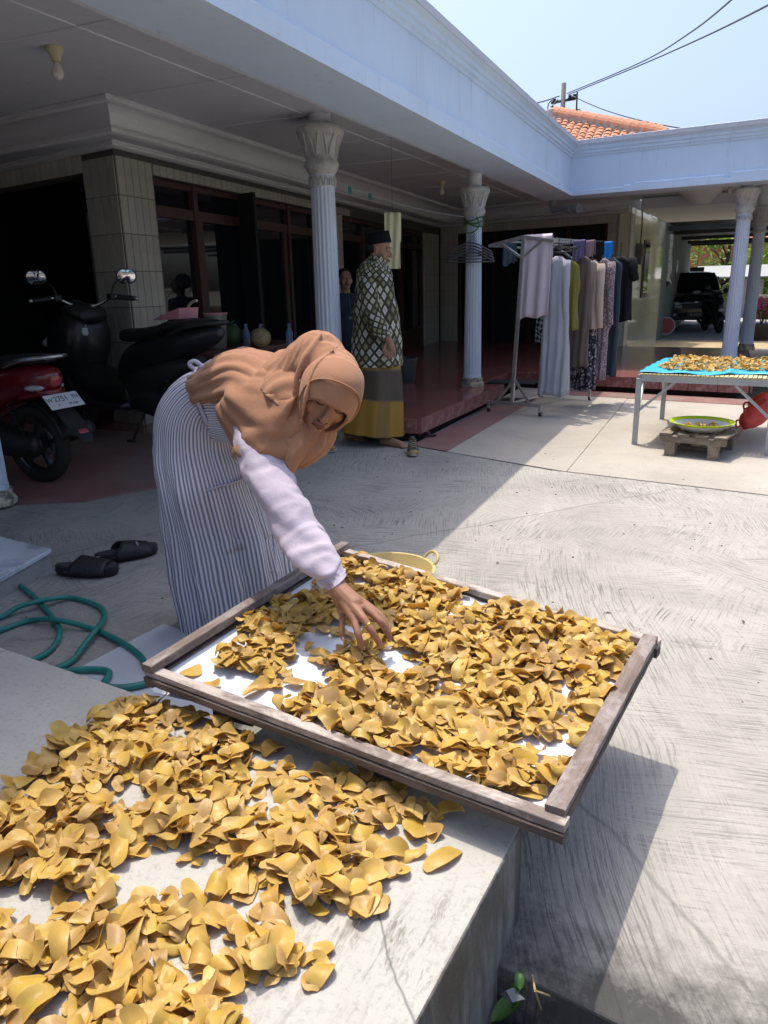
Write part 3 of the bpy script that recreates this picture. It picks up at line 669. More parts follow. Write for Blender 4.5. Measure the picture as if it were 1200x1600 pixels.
def chip_shape(rr):
    a=rr.uniform(.027,.046); b=rr.uniform(.017,.027); n=18; rings=4; ex=rr.choice((1.6,2.2,2.8,3.6,4.5,5.5))
    ph=[rr.uniform(0,6.28) for _ in range(4)]; am=rr.uniform(.03,.11)
    kx=rr.choice((-1,1))*rr.uniform(5,34); ky=rr.choice((-1,1,1))*rr.uniform(5,36); kt=rr.uniform(-22,22); wv=rr.uniform(.0,.0045); wf=rr.uniform(60,110); off=rr.uniform(-.012,.012)
    if rr.random()<.5: ky*=.3
    else: kx*=.45
    th=.0007
    V_=[];E_=[]
    pts=[(0,0,0)]
    for i in range(1,rings+1):
        f=i/rings
        for k in range(n):
            A=2*math.pi*k/n; ca,sa=math.cos(A),math.sin(A)
            r=(abs(ca)**ex+abs(sa)**ex)**(-1/ex)*(1+am*math.sin(2*A+ph[0])+am*.8*math.sin(3*A+ph[1])+am*.5*math.sin(5*A+ph[2]))
            pts.append((a*r*ca*f,b*r*sa*f,f))
    def bend(x,y):
        X=x-off
        z=kt*X*y+wv*math.sin(wf*x+ph[3])*min(1,abs(y)/b+.3)
        xx=math.sin(kx*X)/kx; zz=(1-math.cos(kx*X))/kx
        yy=math.sin(ky*y)/ky; z2=(1-math.cos(ky*y))/ky
        return V((xx,yy,zz+z2+z))
    top=[bend(x,y) for x,y,f in pts]
    zs=[p.z for p in top]; cz=(min(zs)*.7+max(zs)*.3)
    top=[p-V((0,0,cz)) for p in top]
    F=[]
    for k in range(n): F.append((0,1+k,1+(k+1)%n))
    for i in range(rings-1):
        for k in range(n): F.append((1+i*n+k,1+(i+1)*n+k,1+(i+1)*n+(k+1)%n,1+i*n+(k+1)%n))
    N=len(top); Vt=[p+V((0,0,th)) for p in top]; Vb=[p-V((0,0,th)) for p in top]
    Fa=F+[tuple(x+N for x in reversed(f)) for f in F]
    o=1+(rings-1)*n
    for k in range(n): Fa.append((o+k,N+o+k,N+o+(k+1)%n,o+(k+1)%n))
    ed=[max(0,(f-.55)/.45) for x,y,f in pts]*2
    return Vt+Vb,Fa,ed,(a,b)
crr=random.Random(11)
CH_=[chip_shape(crr) for _ in range(36)]
CHM=[]
for vv,ff,ed,ab in CH_:
    me=bpy.data.meshes.new('chip'); me.from_pydata([tuple(p) for p in vv],[],ff); at=me.attributes.new('edge','FLOAT','POINT'); at.data.foreach_set('value',ed)
    me.polygons.foreach_set('use_smooth',[True]*len(me.polygons)); me.set_sharp_from_angle(angle=R_(55)); me.materials.append(M_chipo); CHM.append(me)
def pip(p,poly):
    x,y=p; c=False; n=len(poly)
    for i in range(n):
        x0,y0=poly[i];x1,y1=poly[(i+1)%n]
        if (y0>y)!=(y1>y) and x<(x1-x0)*(y-y0)/(y1-y0)+x0: c=not c
    return c
def scatter(seed,count,sample,cell=.008,tilt=.25,scale=1.0,maxh=.07,pq=.72):
    rr=random.Random(seed); H={}; out=[]
    tries=0
    while len(out)<count and tries<count*8:
        tries+=1
        s=sample(rr)
        if s is None: continue
        (x,y),z0=s
        k=rr.randrange(len(CH_)); a,b=CH_[k][3]; an=rr.uniform(0,6.2832); sc_=scale*rr.choice((.62,.8,.9,1.0,1.0,1.1,1.25)); ca,sa=math.cos(an),math.sin(an)
        cells=[]
        for i in range(-2,3):
            for j in range(-1,2):
                px=x+sc_*(a*.42*i*ca-b*.7*j*sa); py=y+sc_*(a*.42*i*sa+b*.7*j*ca); cells.append((int(px//cell),int(py//cell)))
        hs=sorted(H.get(c,0) for c in cells); h0=hs[int(len(hs)*pq)]
        if h0>maxh: continue
        tl=tilt*min(1.4,.35+h0/.012)
        rot=M.Rotation(an,3,'Z')@M.Rotation(rr.gauss(0,tl),3,'X')@M.Rotation(rr.gauss(0,tl*.8),3,'Y')
        if rr.random()<.4: rot=rot@M.Rotation(math.pi,3,'X')
        vs=CH_[k][0]; zmin=min((rot@p).z for p in vs[:73:3])*sc_; zz=h0+.0016-zmin*(1.0 if h0<.003 else .62)
        out.append((k,V((x,y,z0+zz)),rot,sc_,rr.random(),h0,(cells,h0+.0055)))
        for c in cells: H[c]=max(H.get(c,0),h0+.0052)
    return out,H
def join_chips(name,items,mat,parent=None):
    vs=[];fs=[];ed=[];cv=[]
    for k,p,rot,s,c,h0,_ in items:
        o=len(vs); a,b,e,_x=CH_[k]
        vs+=[tuple(p+rot@(q*s)) for q in a]; fs+=[tuple(i+o for i in f) for f in b]; ed+=e; cv+=[c]*len(a)
    me=bpy.data.meshes.new(name); me.from_pydata(vs,[],fs)
    for n_,d in (('edge',ed),('cv',cv)): me.attributes.new(n_,'FLOAT','POINT').data.foreach_set('value',d)
    me.polygons.foreach_set('use_smooth',[True]*len(me.polygons)); me.set_sharp_from_angle(angle=R_(55)); me.materials.append(mat)
    return link(name,me,parent)
def pixpoly_sampler(polys,holes,z,dens=None):
    pts=[onz(u,v,z) for pl,_ in polys for u,v in pl]; x0=min(p.x for p in pts);x1=max(p.x for p in pts);y0=min(p.y for p in pts);y1=max(p.y for p in pts)
    wp=[([(onz(u,v,z).x,onz(u,v,z).y) for u,v in pl],w_) for pl,w_ in polys]; wh=[([(onz(u,v,z).x,onz(u,v,z).y) for u,v in pl],w_) for pl,w_ in holes]
    def f(rr):
        x,y=rr.uniform(x0,x1),rr.uniform(y0,y1)
        ww=max([w_ for pl,w_ in wp if pip((x,y),pl)] or [0])
        for pl,w_ in wh:
            if pip((x,y),pl): ww*=w_
        nz=mnoise.noise(V((x*7,y*7,3.3)))*.5+.5
        if rr.random()<ww*min(1,max(.06,(nz-.27)*2.4)): return (x,y),None
        return None
    return f
# --- chips on the slab
P1=[(150,1130),(200,1105),(245,1103),(345,1130),(375,1160),(430,1175),(455,1200),(465,1245),(540,1290),(560,1330),(530,1420),(480,1440),(470,1470),(525,1490),(500,1560),(470,1700),(-300,1750),(-300,1330),(0,1245),(70,1185)]
P2=[(490,1205),(585,1205),(600,1235),(680,1260),(690,1330),(650,1360),(615,1370),(570,1430),(530,1425),(470,1400),(540,1330),(560,1280),(510,1250)]
P3=[(400,1180),(480,1225),(560,1250),(545,1310),(460,1300)]
Hs=[([(140,1315),(200,1295),(250,1265),(255,1285),(205,1310),(150,1335)],.04),([(-10,1415),(55,1385),(140,1405),(140,1430),(60,1440),(0,1475)],.06),([(30,1460),(90,1420),(100,1440),(40,1490)],.2),([(370,1535),(450,1535),(470,1580),(420,1620),(360,1560)],.08),([(480,1240),(530,1250),(560,1290),(500,1275)],.35),([(205,1235),(240,1235),(250,1255),(205,1260)],.3),([(460,1440),(480,1440),(470,1480),(440,1480)],.2)]
sm=pixpoly_sampler([(P1,1.0),(P2,.62),(P3,.35)],Hs,SZ)
def smp(rr):
    s=sm(rr); return None if s is None else (s[0],SZ)
slabc,Hsl=scatter(5,1900,smp,maxh=.034,scale=.70)
# a few strays on bare concrete, as seen beyond the pile
for (u,v,an,k) in ((705,1277,.3,3),(690,1347,1.2,8),(552,1410,.2,12),(487,1237,.4,15),(640,1225,.9,20),(505,1330,.5,22),(455,1235,.1,25)):
    p=onz(u,v,SZ); slabc.append((k,V((p.x,p.y,SZ+.006)),M.Rotation(an,3,'Z'),1.0,rnd.random(),1,([],9)))
top=[]
for it in slabc:
    cells,hh=it[6]
    vis=1 if not cells else sum(1 for c in cells if Hsl.get(c,0)<=hh+.004)/len(cells)
    d=(it[1]-O).length; top.append((vis*1.0/d**2,it))
# only chips inside the picture can be the ones that show largest
def infr(p):
    q=RW.transposed()@(p-O); u=600+FPX*q.x/-q.z; v_=800-FPX*q.y/-q.z; return -20<u<1220 and v_<1620
top=[t for t in top if infr(t[1][1])]+[(-1,t[1]) for t in top if not infr(t[1][1])]
top.sort(key=lambda t:-t[0]); ind=[t[1] for t in top[:300]]; rest=[t[1] for t in top[300:]]
for k,p,rot,s,c,h0,_ in ind:
    o=link('chip',CHM[k]); o.matrix_world=M.Translation(p)@rot.to_4x4()@M.Scale(s,4)
    tag(o,'curled golden brown chip drying on the pale concrete platform','chip','chips drying on the concrete platform')
o=join_chips('chip_pile',rest,M_chips); tag(o,'thin layer of golden chips lying under and among the chips on the platform','chips',kind='stuff')
# --- chips on the tray
T1=[(505,885),(560,870),(640,890),(760,920),(860,947),(985,983),(1010,1010),(985,1050),(955,1095),(940,1140),(915,1190),(880,1225),(800,1238),(745,1225),(700,1195),(640,1172),(585,1185),(480,1135),(440,1105),(520,1075),(505,1040),(560,1010),(590,960),(545,910)]
T2=[(327,992),(365,975),(400,955),(440,912),(500,880),(560,900),(585,960),(545,1000),(505,1012),(512,1040),(470,1062),(430,1075),(395,1050),(350,1045),(340,1015)]
Th=[([(490,990),(525,985),(530,1012),(498,1018)],.1),([(600,1085),(640,1090),(650,1140),(590,1120)],.25),([(800,1150),(850,1120),(900,1120),(880,1190),(820,1200)],.55),([(940,1060),(1000,1000),(1015,1010),(960,1090)],.25),([(640,1150),(720,1160),(760,1200),(690,1200)],.3),([(430,1060),(500,1040),(520,1070),(450,1095)],.08)]
zt_=.34
sm2=pixpoly_sampler([(T1,1.0),(T2,1.0)],Th,zt_)
def trayz(x,y):
    # invert the bilinear patch
    s,t=.5,.5
    for _ in range(6):
        p=bil(s,t); e=.001; ps=(bil(s+e,t)-p)/e; pt=(bil(s,t+e)-p)/e
        dx,dy=x-p.x,y-p.y; D=ps.x*pt.y-ps.y*pt.x
        s+=(dx*pt.y-dy*pt.x)/D; t+=(ps.x*dy-ps.y*dx)/D
    return s,t,bil(s,t).z-.027
def smt(rr):
    s=sm2(rr)
    if s is None: return None
    a,b,z=trayz(*s[0])
    if not(.045<a<.955 and .05<b<.955): return None
    return s[0],z
trayc,_h=scatter(9,2050,smt,maxh=.026,scale=.68)
for (u,v,an,k) in ((297,1048,.9,2),(325,1066,.2,14),(400,1075,1.3,18),(365,1035,.2,21),(690,1190,1.5,26),(905,1150,1.4,30),(460,1065,.4,31)):
    p=onz(u,v,zt_); a_,b_,z_=trayz(p.x,p.y); trayc.append((k,V((p.x,p.y,z_+.008)),M.Rotation(an,3,'Z'),1.0,rnd.random(),1,([],9)))
o=join_chips('tray_chips',trayc,M_chips); tag(o,'golden chips spread over the white sheet of the wooden tray','chips',kind='stuff')

# ================================================================ THINGS ON THE GROUND, LEFT
M_hose=pbr('teal_hose',(.03,.26,.22),(.02,.20,.17),30,.45,dirt=(.10,.14,.12),dscale=12)
hz=.017
pt=[(-120,850,0),(-40,872,0),(0,893,0),(45,925,0),(80,962,0.0),(93,988,.0),(82,1012,0),(55,1030,0)]
path_=[onz(u,v,hz+dz) for u,v,dz in pt]
path_+= [V((-2.25,1.56,hz)),V((-2.12,1.58,hz))]
path_+=[onz(u,v,hz+dz) for u,v,dz in [(107,1036,.0),(128,1012,.012),(150,984,.024),(163,965,.01),(155,948,0),(112,934,0),(72,937,.024),(30,948,.02),(0,965,0),(-60,985,0),(-90,1000,0.0),(-50,998,0),(0,985,0),(45,970,0),(90,969,.024),(145,983,.0),(185,1001,.006),(218,1024,.008),(229,1044,.008)]]
path_+=[V((-1.66,1.76,hz+.01)),V((-1.72,1.68,hz+.012)),V((-1.80,1.665,hz+.012)),onz(170,1050,hz+.012),onz(135,1046,hz+.012),V((-2.05,1.66,hz+.01)),V((-2.2,1.62,hz))]
m=MB(); m.tube(smooth_path(path_,8),.0115,10); o=m.build('garden_hose',M_hose,smooth=True); tag(o,'teal garden hose lying in loops behind the concrete platform','hose')
# white board leaning between ground and platform
M_board=pbr('white_board',(.62,.65,.70),(.54,.57,.62),4,.4,dirt=(.3,.3,.3),dscale=8,dpos=(.66,.8))
q=[onz(255,975,.012),onz(345,1005,.012),V((-1.30,1.62,.012)),V((-1.70,1.475,.012)),onz(118,1047,.012)]
m=MB(); m.prism([(p.x,p.y) for p in q],.005,.014); o=m.build('white_board',M_board); tag(o,'flat white board lying on the ground under the teal hose','board'); bevel(o,.002)
q=[onz(228,1062,.262),onz(240,1082,.25),onz(300,1095,.246),onz(380,1125,.246),onz(470,1160,.246),onz(480,1120,.256),onz(330,1060,.27)]
m=MB(); Pn=[V(p) for p in q]; m.add(Pn+[p-V((0,0,.002)) for p in Pn],[tuple(range(7)),tuple(range(13,6,-1))]+[(i,(i+1)%7,7+(i+1)%7,7+i) for i in range(7)]); o=m.build('sheet_offcut',M_sheet); tag(o,'white sheet offcut poking out below the wooden tray','sheet')
# marble topped step at the left edge
mx=onz(80,857,.11)
st=thing('marble_step','low step with a white marble top beside the black slides','step',loc=(mx.x-.5,mx.y-.2,0))
d1=(onz(0,838,.11)-mx).normalized(); d2=(onz(8,898,.11)-mx).normalized()
pl=[mx,mx+d1*1.1,mx+d1*1.1+d2*.75,mx+d2*.75]
SI=M.Translation(st.location).inverted()
def ploy(pl,z0,z1,name,mat,par,inv,ins=0):
    c=sum(pl,V((0,0,0)))/len(pl); m=MB(); m.prism([((p+(c-p).normalized()*ins).x,(p+(c-p).normalized()*ins).y) for p in pl],z0,z1); o=m.build(name,mat,par); o.matrix_parent_inverse=inv; return o
M_marble=pbr('marble',(.70,.72,.75),(.55,.58,.62),4,.18,dirt=(.42,.45,.5),dscale=3,dpos=(.55,.62),bmp=0)
bevel(ploy(pl,.086,.11,'marble_top',M_marble,st,SI),.004)
ploy(pl,.004,.086,'step_base',pbr('grey_render',(.36,.35,.33),(.27,.26,.25),8,.9,bmp=.3),st,SI,.012)
# ---- black slides
M_rub=pbr('black_rubber',(.016,.016,.018),(.011,.011,.012),18,.55,bmp=.15,bscale=200)
M_rub2=pbr('grey_footbed',(.045,.045,.047),(.032,.032,.034),60,.7,bmp=.3,bscale=250)
def foot_outline(L,Wd,n=28,heelw=.74):
    out=[]
    for i in range(n):
        A=2*math.pi*i/n; c,s=math.cos(A),math.sin(A)
        x=c*L/2; wdt=Wd/2*(heelw+(1-heelw)*(.5+.5*math.tanh((x/L+.05)*7))) 
        y=math.copysign(abs(s)**.75,s)*wdt
        out.append((x,y))
    return out
def slide(p,ang,flip,label):
    t=thing('slide_sandal',label,'sandal','pair of black slides',loc=(p.x,p.y,.006),rz=ang)
    L,Wd=.285,.112; t.scale=(1.1,1.1,1.1); ol=foot_outline(L,Wd)
    R=[]
    for z,k in ((0,.93),(.006,.97),(.016,1.0),(.026,.985),(.036,.99),(.040,.97)):
        R.append([V((x*k,y*k,z+.012*max(0,x/L)**2*0+ (.006 if z>0 else 0)*(x/L*2)**2)) for x,y in ol])
    m=MB(); m.rings(R); s=m.build('sole',M_rub,t,auto=45)
    m=MB(); m.rings([[V((x*k,y*k,z+(.006)*(x/L*2)**2)) for x,y in ol] for z,k in ((.0395,.93),(.0425,.90),(.041,.8))]); m.build('footbed',M_rub2,s,auto=60)
    # strap: arched band over the forefoot with side vents
    R=[];n=20
    for i in range(9):
        u=i/8; x=-.035+.135*u; hh=.082-.026*u+.004*math.sin(u*3.1); ww=(Wd/2+.003)*(1.0-.03*u)

        ring=[]
        for k in range(n+1):
            A=math.pi*k/n; y=ww*math.cos(A)*1.02; z=.014+(hh-.014)*math.sin(A)**.75
            ring.append(V((x-.028*(math.cos(A)**2)*(1-u)*1.0+.012*math.sin(A)*(1-u),y,z)))
        R.append(ring)
    m=MB(); m.rings(R,closed=False); o=m.build('strap',M_rub,t,smooth=True); md=o.modifiers.new('s','SOLIDIFY'); md.thickness=.0065; md.offset=0
    for sg in (-1,1):
        m=MB(); m.sph((-.055,sg*.049,.028),.03,12,6,(1,.14,.24)); m.build('side_vent',M_rub2,s,smooth=True)
        m=MB(); m.sph((.03,sg*.0585,.043),.012,10,6,(1,.2,.75)); m.build('strap_hole',M_rub2,o,smooth=True)
    # white script-like mark on the strap
    m=MB(); pts=[]
    for k in range(26):
        a=k/25; A=math.pi*(.5-.0)+flip*(.55-.0) ; y=(.012-.045*a) if flip>0 else (-.012+.045*a)
        pts.append(V((.045+.006*math.sin(k*2.3),flip*(-.030)+ (a-.5)*.035,.072-.010*(abs(flip*(-.030)+(a-.5)*.035)/.05)**2+.0025)))
    m.tube(pts,.0009,4); m.build('mark',pbr('mark_grey',(.35,.35,.37),None,5,.5),o)
    return t
a=onz(75,903,.0);b=onz(178,905,0.0); c=(a+b)/2+V((0,.045,0)); slide(c,math.atan2((b-a).y,(b-a).x)+.03,-1,'black rubber slide with its heel towards the marble step')
a=onz(148,885,0);b=onz(236,868,0); c=(a+b)/2+V((.0,.03,0)); slide(c,math.atan2((b-a).y,(b-a).x)+.0,1,'black rubber slide pointing to the woman\'s striped skirt')
# ---- yellow basin beyond the tray
M_yel=pbr('yellow_plastic',(.60,.47,.22),(.54,.42,.18),9,.4)
bc=onz(606,892,.13)
bs=thing('plastic_basin','large dull yellow plastic basin with loop handles, behind the wooden tray','basin',loc=(bc.x,bc.y,.004))
m=MB(); m.lathe([(.13,0),(.135,.004),(.175,.09),(.195,.130),(.206,.132),(.206,.138),(.192,.138),(.171,.09),(.13,.012),(.01,.010)],40,capt=False); m.build('bowl',M_yel,bs,auto=50)
for A in (R_(48),R_(228)):
    c=V((math.cos(A),math.sin(A),0)); tnn=V((-c.y,c.x,0))
    m=MB(); m.tube(smooth_path([c*.198+tnn*.05+V((0,0,.135)),c*.218+tnn*.045+V((0,0,.155)),c*.228+tnn*.02+V((0,0,.170)),c*.228-tnn*.02+V((0,0,.170)),c*.218-tnn*.045+V((0,0,.155)),c*.198-tnn*.05+V((0,0,.135))],5),.007,8); m.build('handle',M_yel,bs,smooth=True)
# ---- drain litter
M_straw=pbr('straw',(.45,.34,.18),(.33,.24,.12),20,.8); M_lf=pbr('green_leaf',(.06,.15,.03),(.04,.10,.02),30,.5)
for i,(pts) in enumerate([[(832,1530),(850,1590),(865,1640)],[(832,1530),(900,1570),(960,1615)]]):
    m=MB(); m.tube([onz(pts[0][0],pts[0][1]-6,.010),ony(pts[0][0]+4,pts[0][1]+18,1.085)]+[onz(u,v,-.10) for u,v in pts[1:]],.0022,6); o=m.build('straw_stalk',M_straw); tag(o,['dry straw stalk hanging down into the drain beside the platform','dry straw stalk slanting away along the drain edge'][i],'stalk','straw stalks in the drain')
def leaf(p,L,wd,an,tilt,name,label,cat,mat,grp=None):
    m=MB(); n=8; Rr=M.Rotation(an,3,'Z')@M.Rotation(tilt,3,'Y')
    top=[]
    for i in range(n+1):
        t=i/n; ww=wd*math.sin(math.pi*min(t*1.02,1)**.8)*.5+.0006
        for s in (-1,0,1): top.append(V(p)+Rr@V((t*L,s*ww,.012*math.sin(t*3)+abs(s)*.006)))
    F=[]
    for i in range(n):
        for s in range(2): F.append((i*3+s,(i+1)*3+s,(i+1)*3+s+1,i*3+s+1))
    N=len(top); m.add(top+[q-V((0,0,.0012)) for q in top],F+[tuple(x+N for x in reversed(f)) for f in F]); o=m.build(name,mat,smooth=True); tag(o,label,cat,grp); return o
leaf(onz(768,1600,-.09),.10,.035,.9,-.25,'leaf','large green leaf in the drain beside the platform','leaf',M_lf)
for u,v,an in ((797,1558,.4),(812,1548,2.0),(800,1575,1.2)):
    leaf(ony(u,v,1.10),.035,.018,an,-.5,'small_leaf','small bright green weed leaf in the drain','leaf',M_lf,'weed leaves in the drain')
rr=random.Random(4); m=MB()
for _ in range(260):
    p=V((rr.uniform(-.27,.4),rr.uniform(.75,1.11),-.117)); s=rr.uniform(.004,.016); m.sph(p,s,6,4,(rr.uniform(.7,1.5),1,.5))
o=m.build('drain_gravel',pbr('gravel',(.16,.15,.13),(.07,.065,.06),30,.9),smooth=True); tag(o,'dirt and small gravel in the drain','gravel',kind='stuff')
m=MB(); pc=ony(800,1548,1.09); m.add([pc+V((-.025,0,-.02)),pc+V((.005,-.015,-.01)),pc+V((.025,.005,-.015)),pc+V((0,.012,-.005)),pc+V((-.01,-.008,.005))],[(0,1,4),(1,2,4),(2,3,4),(3,0,4)]); o=m.build('plastic_scrap',pbr('clear_plastic',(.16,.165,.17),None,10,.2),); tag(o,'crumpled scrap of clear plastic in the drain','scrap')

# ================================================================ CLOTHES RACK
M_alu=pbr('brushed_aluminium',(.62,.63,.64),(.5,.51,.52),20,.35,metal=.85)
M_blk=pbr('black_plastic',(.015,.015,.016),(.01,.01,.011),20,.4)
M_chrome=pbr('chrome',(.75,.75,.76),(.65,.65,.66),20,.12,metal=1)
RN=V((-1.88,7.53,0)); RD=V((.235,.972,0)).normalized(); RC=V((.972,-.235,0)).normalized(); RZT=1.725
rack=thing('clothes_rack','wheeled aluminium clothes rack loaded with laundry on the paving','clothes rack',loc=tuple(RN))
RI=M.Translation(RN).inverted()
def rp(mb,name,mat,par=rack,**k):
    o=mb.build(name,mat,par,**k)
    if par is rack: o.matrix_parent_inverse=RI
    return o
def rpt(s,o,z): return RN+RD*s+RC*o+V((0,0,z))
RL=1.25
for s in (0,RL):
    e=.05 if s==0 else .03
    m=MB(); m.bar(rpt(s,-.03,.13),rpt(s,e,RZT),.032,.032,up=RD); rp(m,'post',M_alu)
    m=MB(); m.bar(rpt(s,-.32,.115),rpt(s,.30,.115),.03,.03); rp(m,'base_bar',M_alu)
    for o_ in (-.305,.285):
        m=MB(); m.bar(rpt(s,o_,.10),rpt(s,o_,.05),.025,.025,up=RD); f=rp(m,'caster_stem',M_alu)
        m=MB(); c=rpt(s,o_,.034)+RD*.015; m.cyl(c-RC*.011,c+RC*.011,.026,n=18); rp(m,'caster',M_blk,f,auto=40); m=MB(); m.cyl(c-RC*.013,c+RC*.013,.013,n=14); rp(m,'hub',M_chrome,f,auto=40)
    for o_ in (-.2,.17):
        m=MB(); m.bar(rpt(s,o_,.13),rpt(s,-.02 if o_<0 else -.005,.36),.022,.022,up=RD); rp(m,'brace',M_alu)
    m=MB(); m.bar(rpt(s,-.33,RZT-.065),rpt(s,e,RZT),.03,.03,up=RD); rp(m,'cross_arm',M_alu); m=MB(); m.bar(rpt(s,e,RZT),rpt(s,.37,RZT-.055),.03,.03,up=RD); rp(m,'cross_arm',M_alu)
    for o_ in (-.19,.24):
        m=MB(); m.bar(rpt(s,o_,RZT-.05),rpt(s,e-.01 if o_>0 else e-.02,RZT-.19),.02,.02,up=RD); rp(m,'brace',M_alu)
for o_,dz in ((-.32,-.065),(-.14,-.03),(.05,0.004),(.21,-.03),(.36,-.055)):
    m=MB(); m.bar(rpt(-.02,o_,RZT+dz),rpt(RL+.22 if o_>.3 else RL+.02,o_,RZT+dz),.02,.02); rp(m,'rail',M_alu)
for o_ in (-.02,):
    m=MB(); m.bar(rpt(0,o_,.125),rpt(RL,o_,.125),.022,.022); rp(m,'base_rail',M_alu)
def cloth(name,c1,c2=None,pat=None,scale=60):
    if name in MATS: return MATS[name]
    m,nt,b=newmat(name); tc=node(nt,'ShaderNodeTexCoord').outputs['Object']
    c2=c2 or tuple(x*.8 for x in c1)
    if pat=='floral':
        vo=node(nt,'ShaderNodeTexVoronoi'); vo.inputs['Scale'].default_value=scale; nt.links.new(mapped(nt,tc,(1,1,.8)),vo.inputs['Vector'])
        c=ramp(nt,vo.outputs['Distance'],[(.30,c1),(.42,c2)])
        c=mixc(nt,ramp(nt,tex(nt,tc,scale*.4,4),[(.5,(0,0,0)),(.6,(.6,)*3)]),c,tuple(x*.6 for x in c1))
    elif pat=='check':
        ck=node(nt,'ShaderNodeTexChecker'); ck.inputs['Scale'].default_value=scale; ck.inputs['Color1'].default_value=(*c1,1); ck.inputs['Color2'].default_value=(*c2,1); nt.links.new(mapped(nt,tc,(1,.05,1),(0,.6,.3)),ck.inputs['Vector']); c=ck.outputs['Color']
    else: c=ramp(nt,tex(nt,mapped(nt,tc,(8,8,2)),1,5),[(.3,c2),(.7,c1)])
    nt.links.new(c,b.inputs['Base Color']); b.inputs['Roughness'].default_value=.9; b.inputs['Specular IOR Level'].default_value=.15
    b.inputs['Sheen Weight'].default_value=.12 if max(c1)>.05 else 0
    bump(nt,b,math_(nt,'ADD',tex(nt,tc,18,6,.65,.6),math_(nt,'MULTIPLY',tex(nt,tc,420,2),.12)),.32,.012); return m
def garment(label,cat,mat,s,o,ztop,prof,thick=.045,folds=7,amp=.012,sleeves=None,hanger=True,yaw=0.0,seed=1,name='garment',railz=None):
    """prof: list of (drop, half_width); closed lofted body hung across the rail"""
    rr=random.Random(seed); base=rpt(s,o,0); ax=(M.Rotation(yaw,3,'Z')@RC); ay=V((-ax.y,ax.x,0))
    t=thing(name,label,cat,'laundry hung on the rack',loc=tuple(base+V((0,0,ztop))))
    R=[];n=48;drops=[p[0] for p in prof]; D=drops[-1]; steps=26; ph=[rr.uniform(0,6.28) for _ in range(4)]
    for i in range(steps+1):
        d=D*i/steps; hw=interp(prof,d); k=d/D; ring=[]
        for q in range(n):
            A=2*math.pi*q/n; ca,sa=math.cos(A),math.sin(A)
            w_=hw*math.copysign(abs(ca)**.8,ca); f=amp*(.15+k)*math.sin(folds*w_/max(prof[-1][1],.02)*2.2+ph[0]+.8*math.sin(k*3+ph[1]))
            th=thick*(.55+.5*k)*math.copysign(abs(sa)**.7,sa)
            ring.append(V((0,0,-d+.01*math.sin(ca*5+ph[2])*(k>.98)))+ax*(w_+.006*math.sin(6*k+ph[3])*k)+ay*(th+f))
        R.append(ring)
    m=MB(); m.rings(R); gme=m.mesh('garment_body',mat,True); wrinkle(gme,(.1,0,1),.012,2.5,14,seed); link('garment_body',gme,t)
    if sleeves:
        L,rad,sp,m2=sleeves; hw=interp(prof,.05)
        for sg in (-1,1):
            p0=ax*(sg*(hw-.01))+V((0,0,-.035)); pts=[];rs=[]
            for i in range(9):
                k=i/8; pts.append(p0+ax*(sg*sp*(k**.6))+ay*(-.028*math.sin(k*3)*1)+V((0,0,-L*k))); rs.append(rad*(1-.28*k)*(1+.05*math.sin(k*14+ph[1])))
            q=MB(); q.tube(pts,rs,12); q.build('sleeve',m2 or mat,t,smooth=True)
    if hanger:
        rzl=(railz if railz is not None else RZT-.055)-ztop
        q=MB(); hw=min(prof[0][1]+.09,.19)
        q.tube(smooth_path([ax*-hw+V((0,0,-.055)),ax*-hw*.4+V((0,0,.0)),V((0,0,.02)),V((0,0,rzl-.0)),V((0,0,rzl+.018))+ay*.012,V((0,0,rzl+.022))],4),.0035,6); q.tube([V((0,0,.02)),ax*hw*.4,ax*hw+V((0,0,-.055))],.0035,6); q.build('hanger',M_blk,t,smooth=True)
    return t
C_grey=cloth('grey_dress',(.40,.42,.46),(.33,.35,.39)); C_oliv=cloth('olive',(.20,.18,.045)); C_brn=cloth('taupe',(.135,.105,.09),(.11,.085,.075)); C_bei=cloth('beige',(.52,.41,.34)); C_flp=cloth('pink_floral',(.50,.38,.40),(.16,.12,.15),'floral',55); C_fld=cloth('dark_floral',(.36,.31,.36),(.022,.02,.03),'floral',34); C_nav=cloth('navy',(.035,.05,.075),(.025,.035,.05)); C_bk=cloth('black_cloth',(.014,.014,.017)); C_pnk=cloth('pale_pink_cloth',(.62,.55,.60),(.54,.47,.53)); C_teal=cloth('slate_teal',(.10,.17,.20)); C_pur=cloth('violet_cloth',(.14,.12,.24)); C_mau=cloth('mauve_cloth',(.30,.20,.22)); C_blu=cloth('bright_blue_cloth',(.02,.22,.62)); C_grn=cloth('green_print',(.36,.45,.46),(.02,.035,.035),'check',26)
garment('long pale grey dress with pleated skirt and long sleeves on the rack','dress',C_grey,.10,.37,1.53,[(0,.03),(.03,.07),(.08,.115),(.2,.105),(.42,.115),(.46,.12),(.9,.14),(1.31,.155)],.06,6,.016,(.55,.042,.02,None),yaw=.1,seed=3)
garment('short olive green top behind the pale grey dress','top',C_oliv,.36,.37,1.50,[(0,.03),(.05,.10),(.2,.10),(.66,.105)],.045,6,.01,None,seed=4)
garment('long taupe brown dress between olive top and beige jacket','dress',C_brn,.52,.42,1.55,[(0,.03),(.04,.09),(.15,.105),(.5,.115),(1.08,.12)],.05,5,.014,None,seed=5)
garment('beige jacket with long sleeves beside the taupe dress','jacket',C_bei,.70,.46,1.50,[(0,.03),(.05,.10),(.2,.10),(.66,.105)],.05,5,.012,(.62,.045,.03,None),seed=6)
garment('dark floral maxi dress hanging behind the taupe dress','dress',C_fld,.80,.36,1.47,[(0,.03),(.05,.10),(.5,.11),(.8,.15),(1.27,.17)],.06,7,.018,None,seed=7)
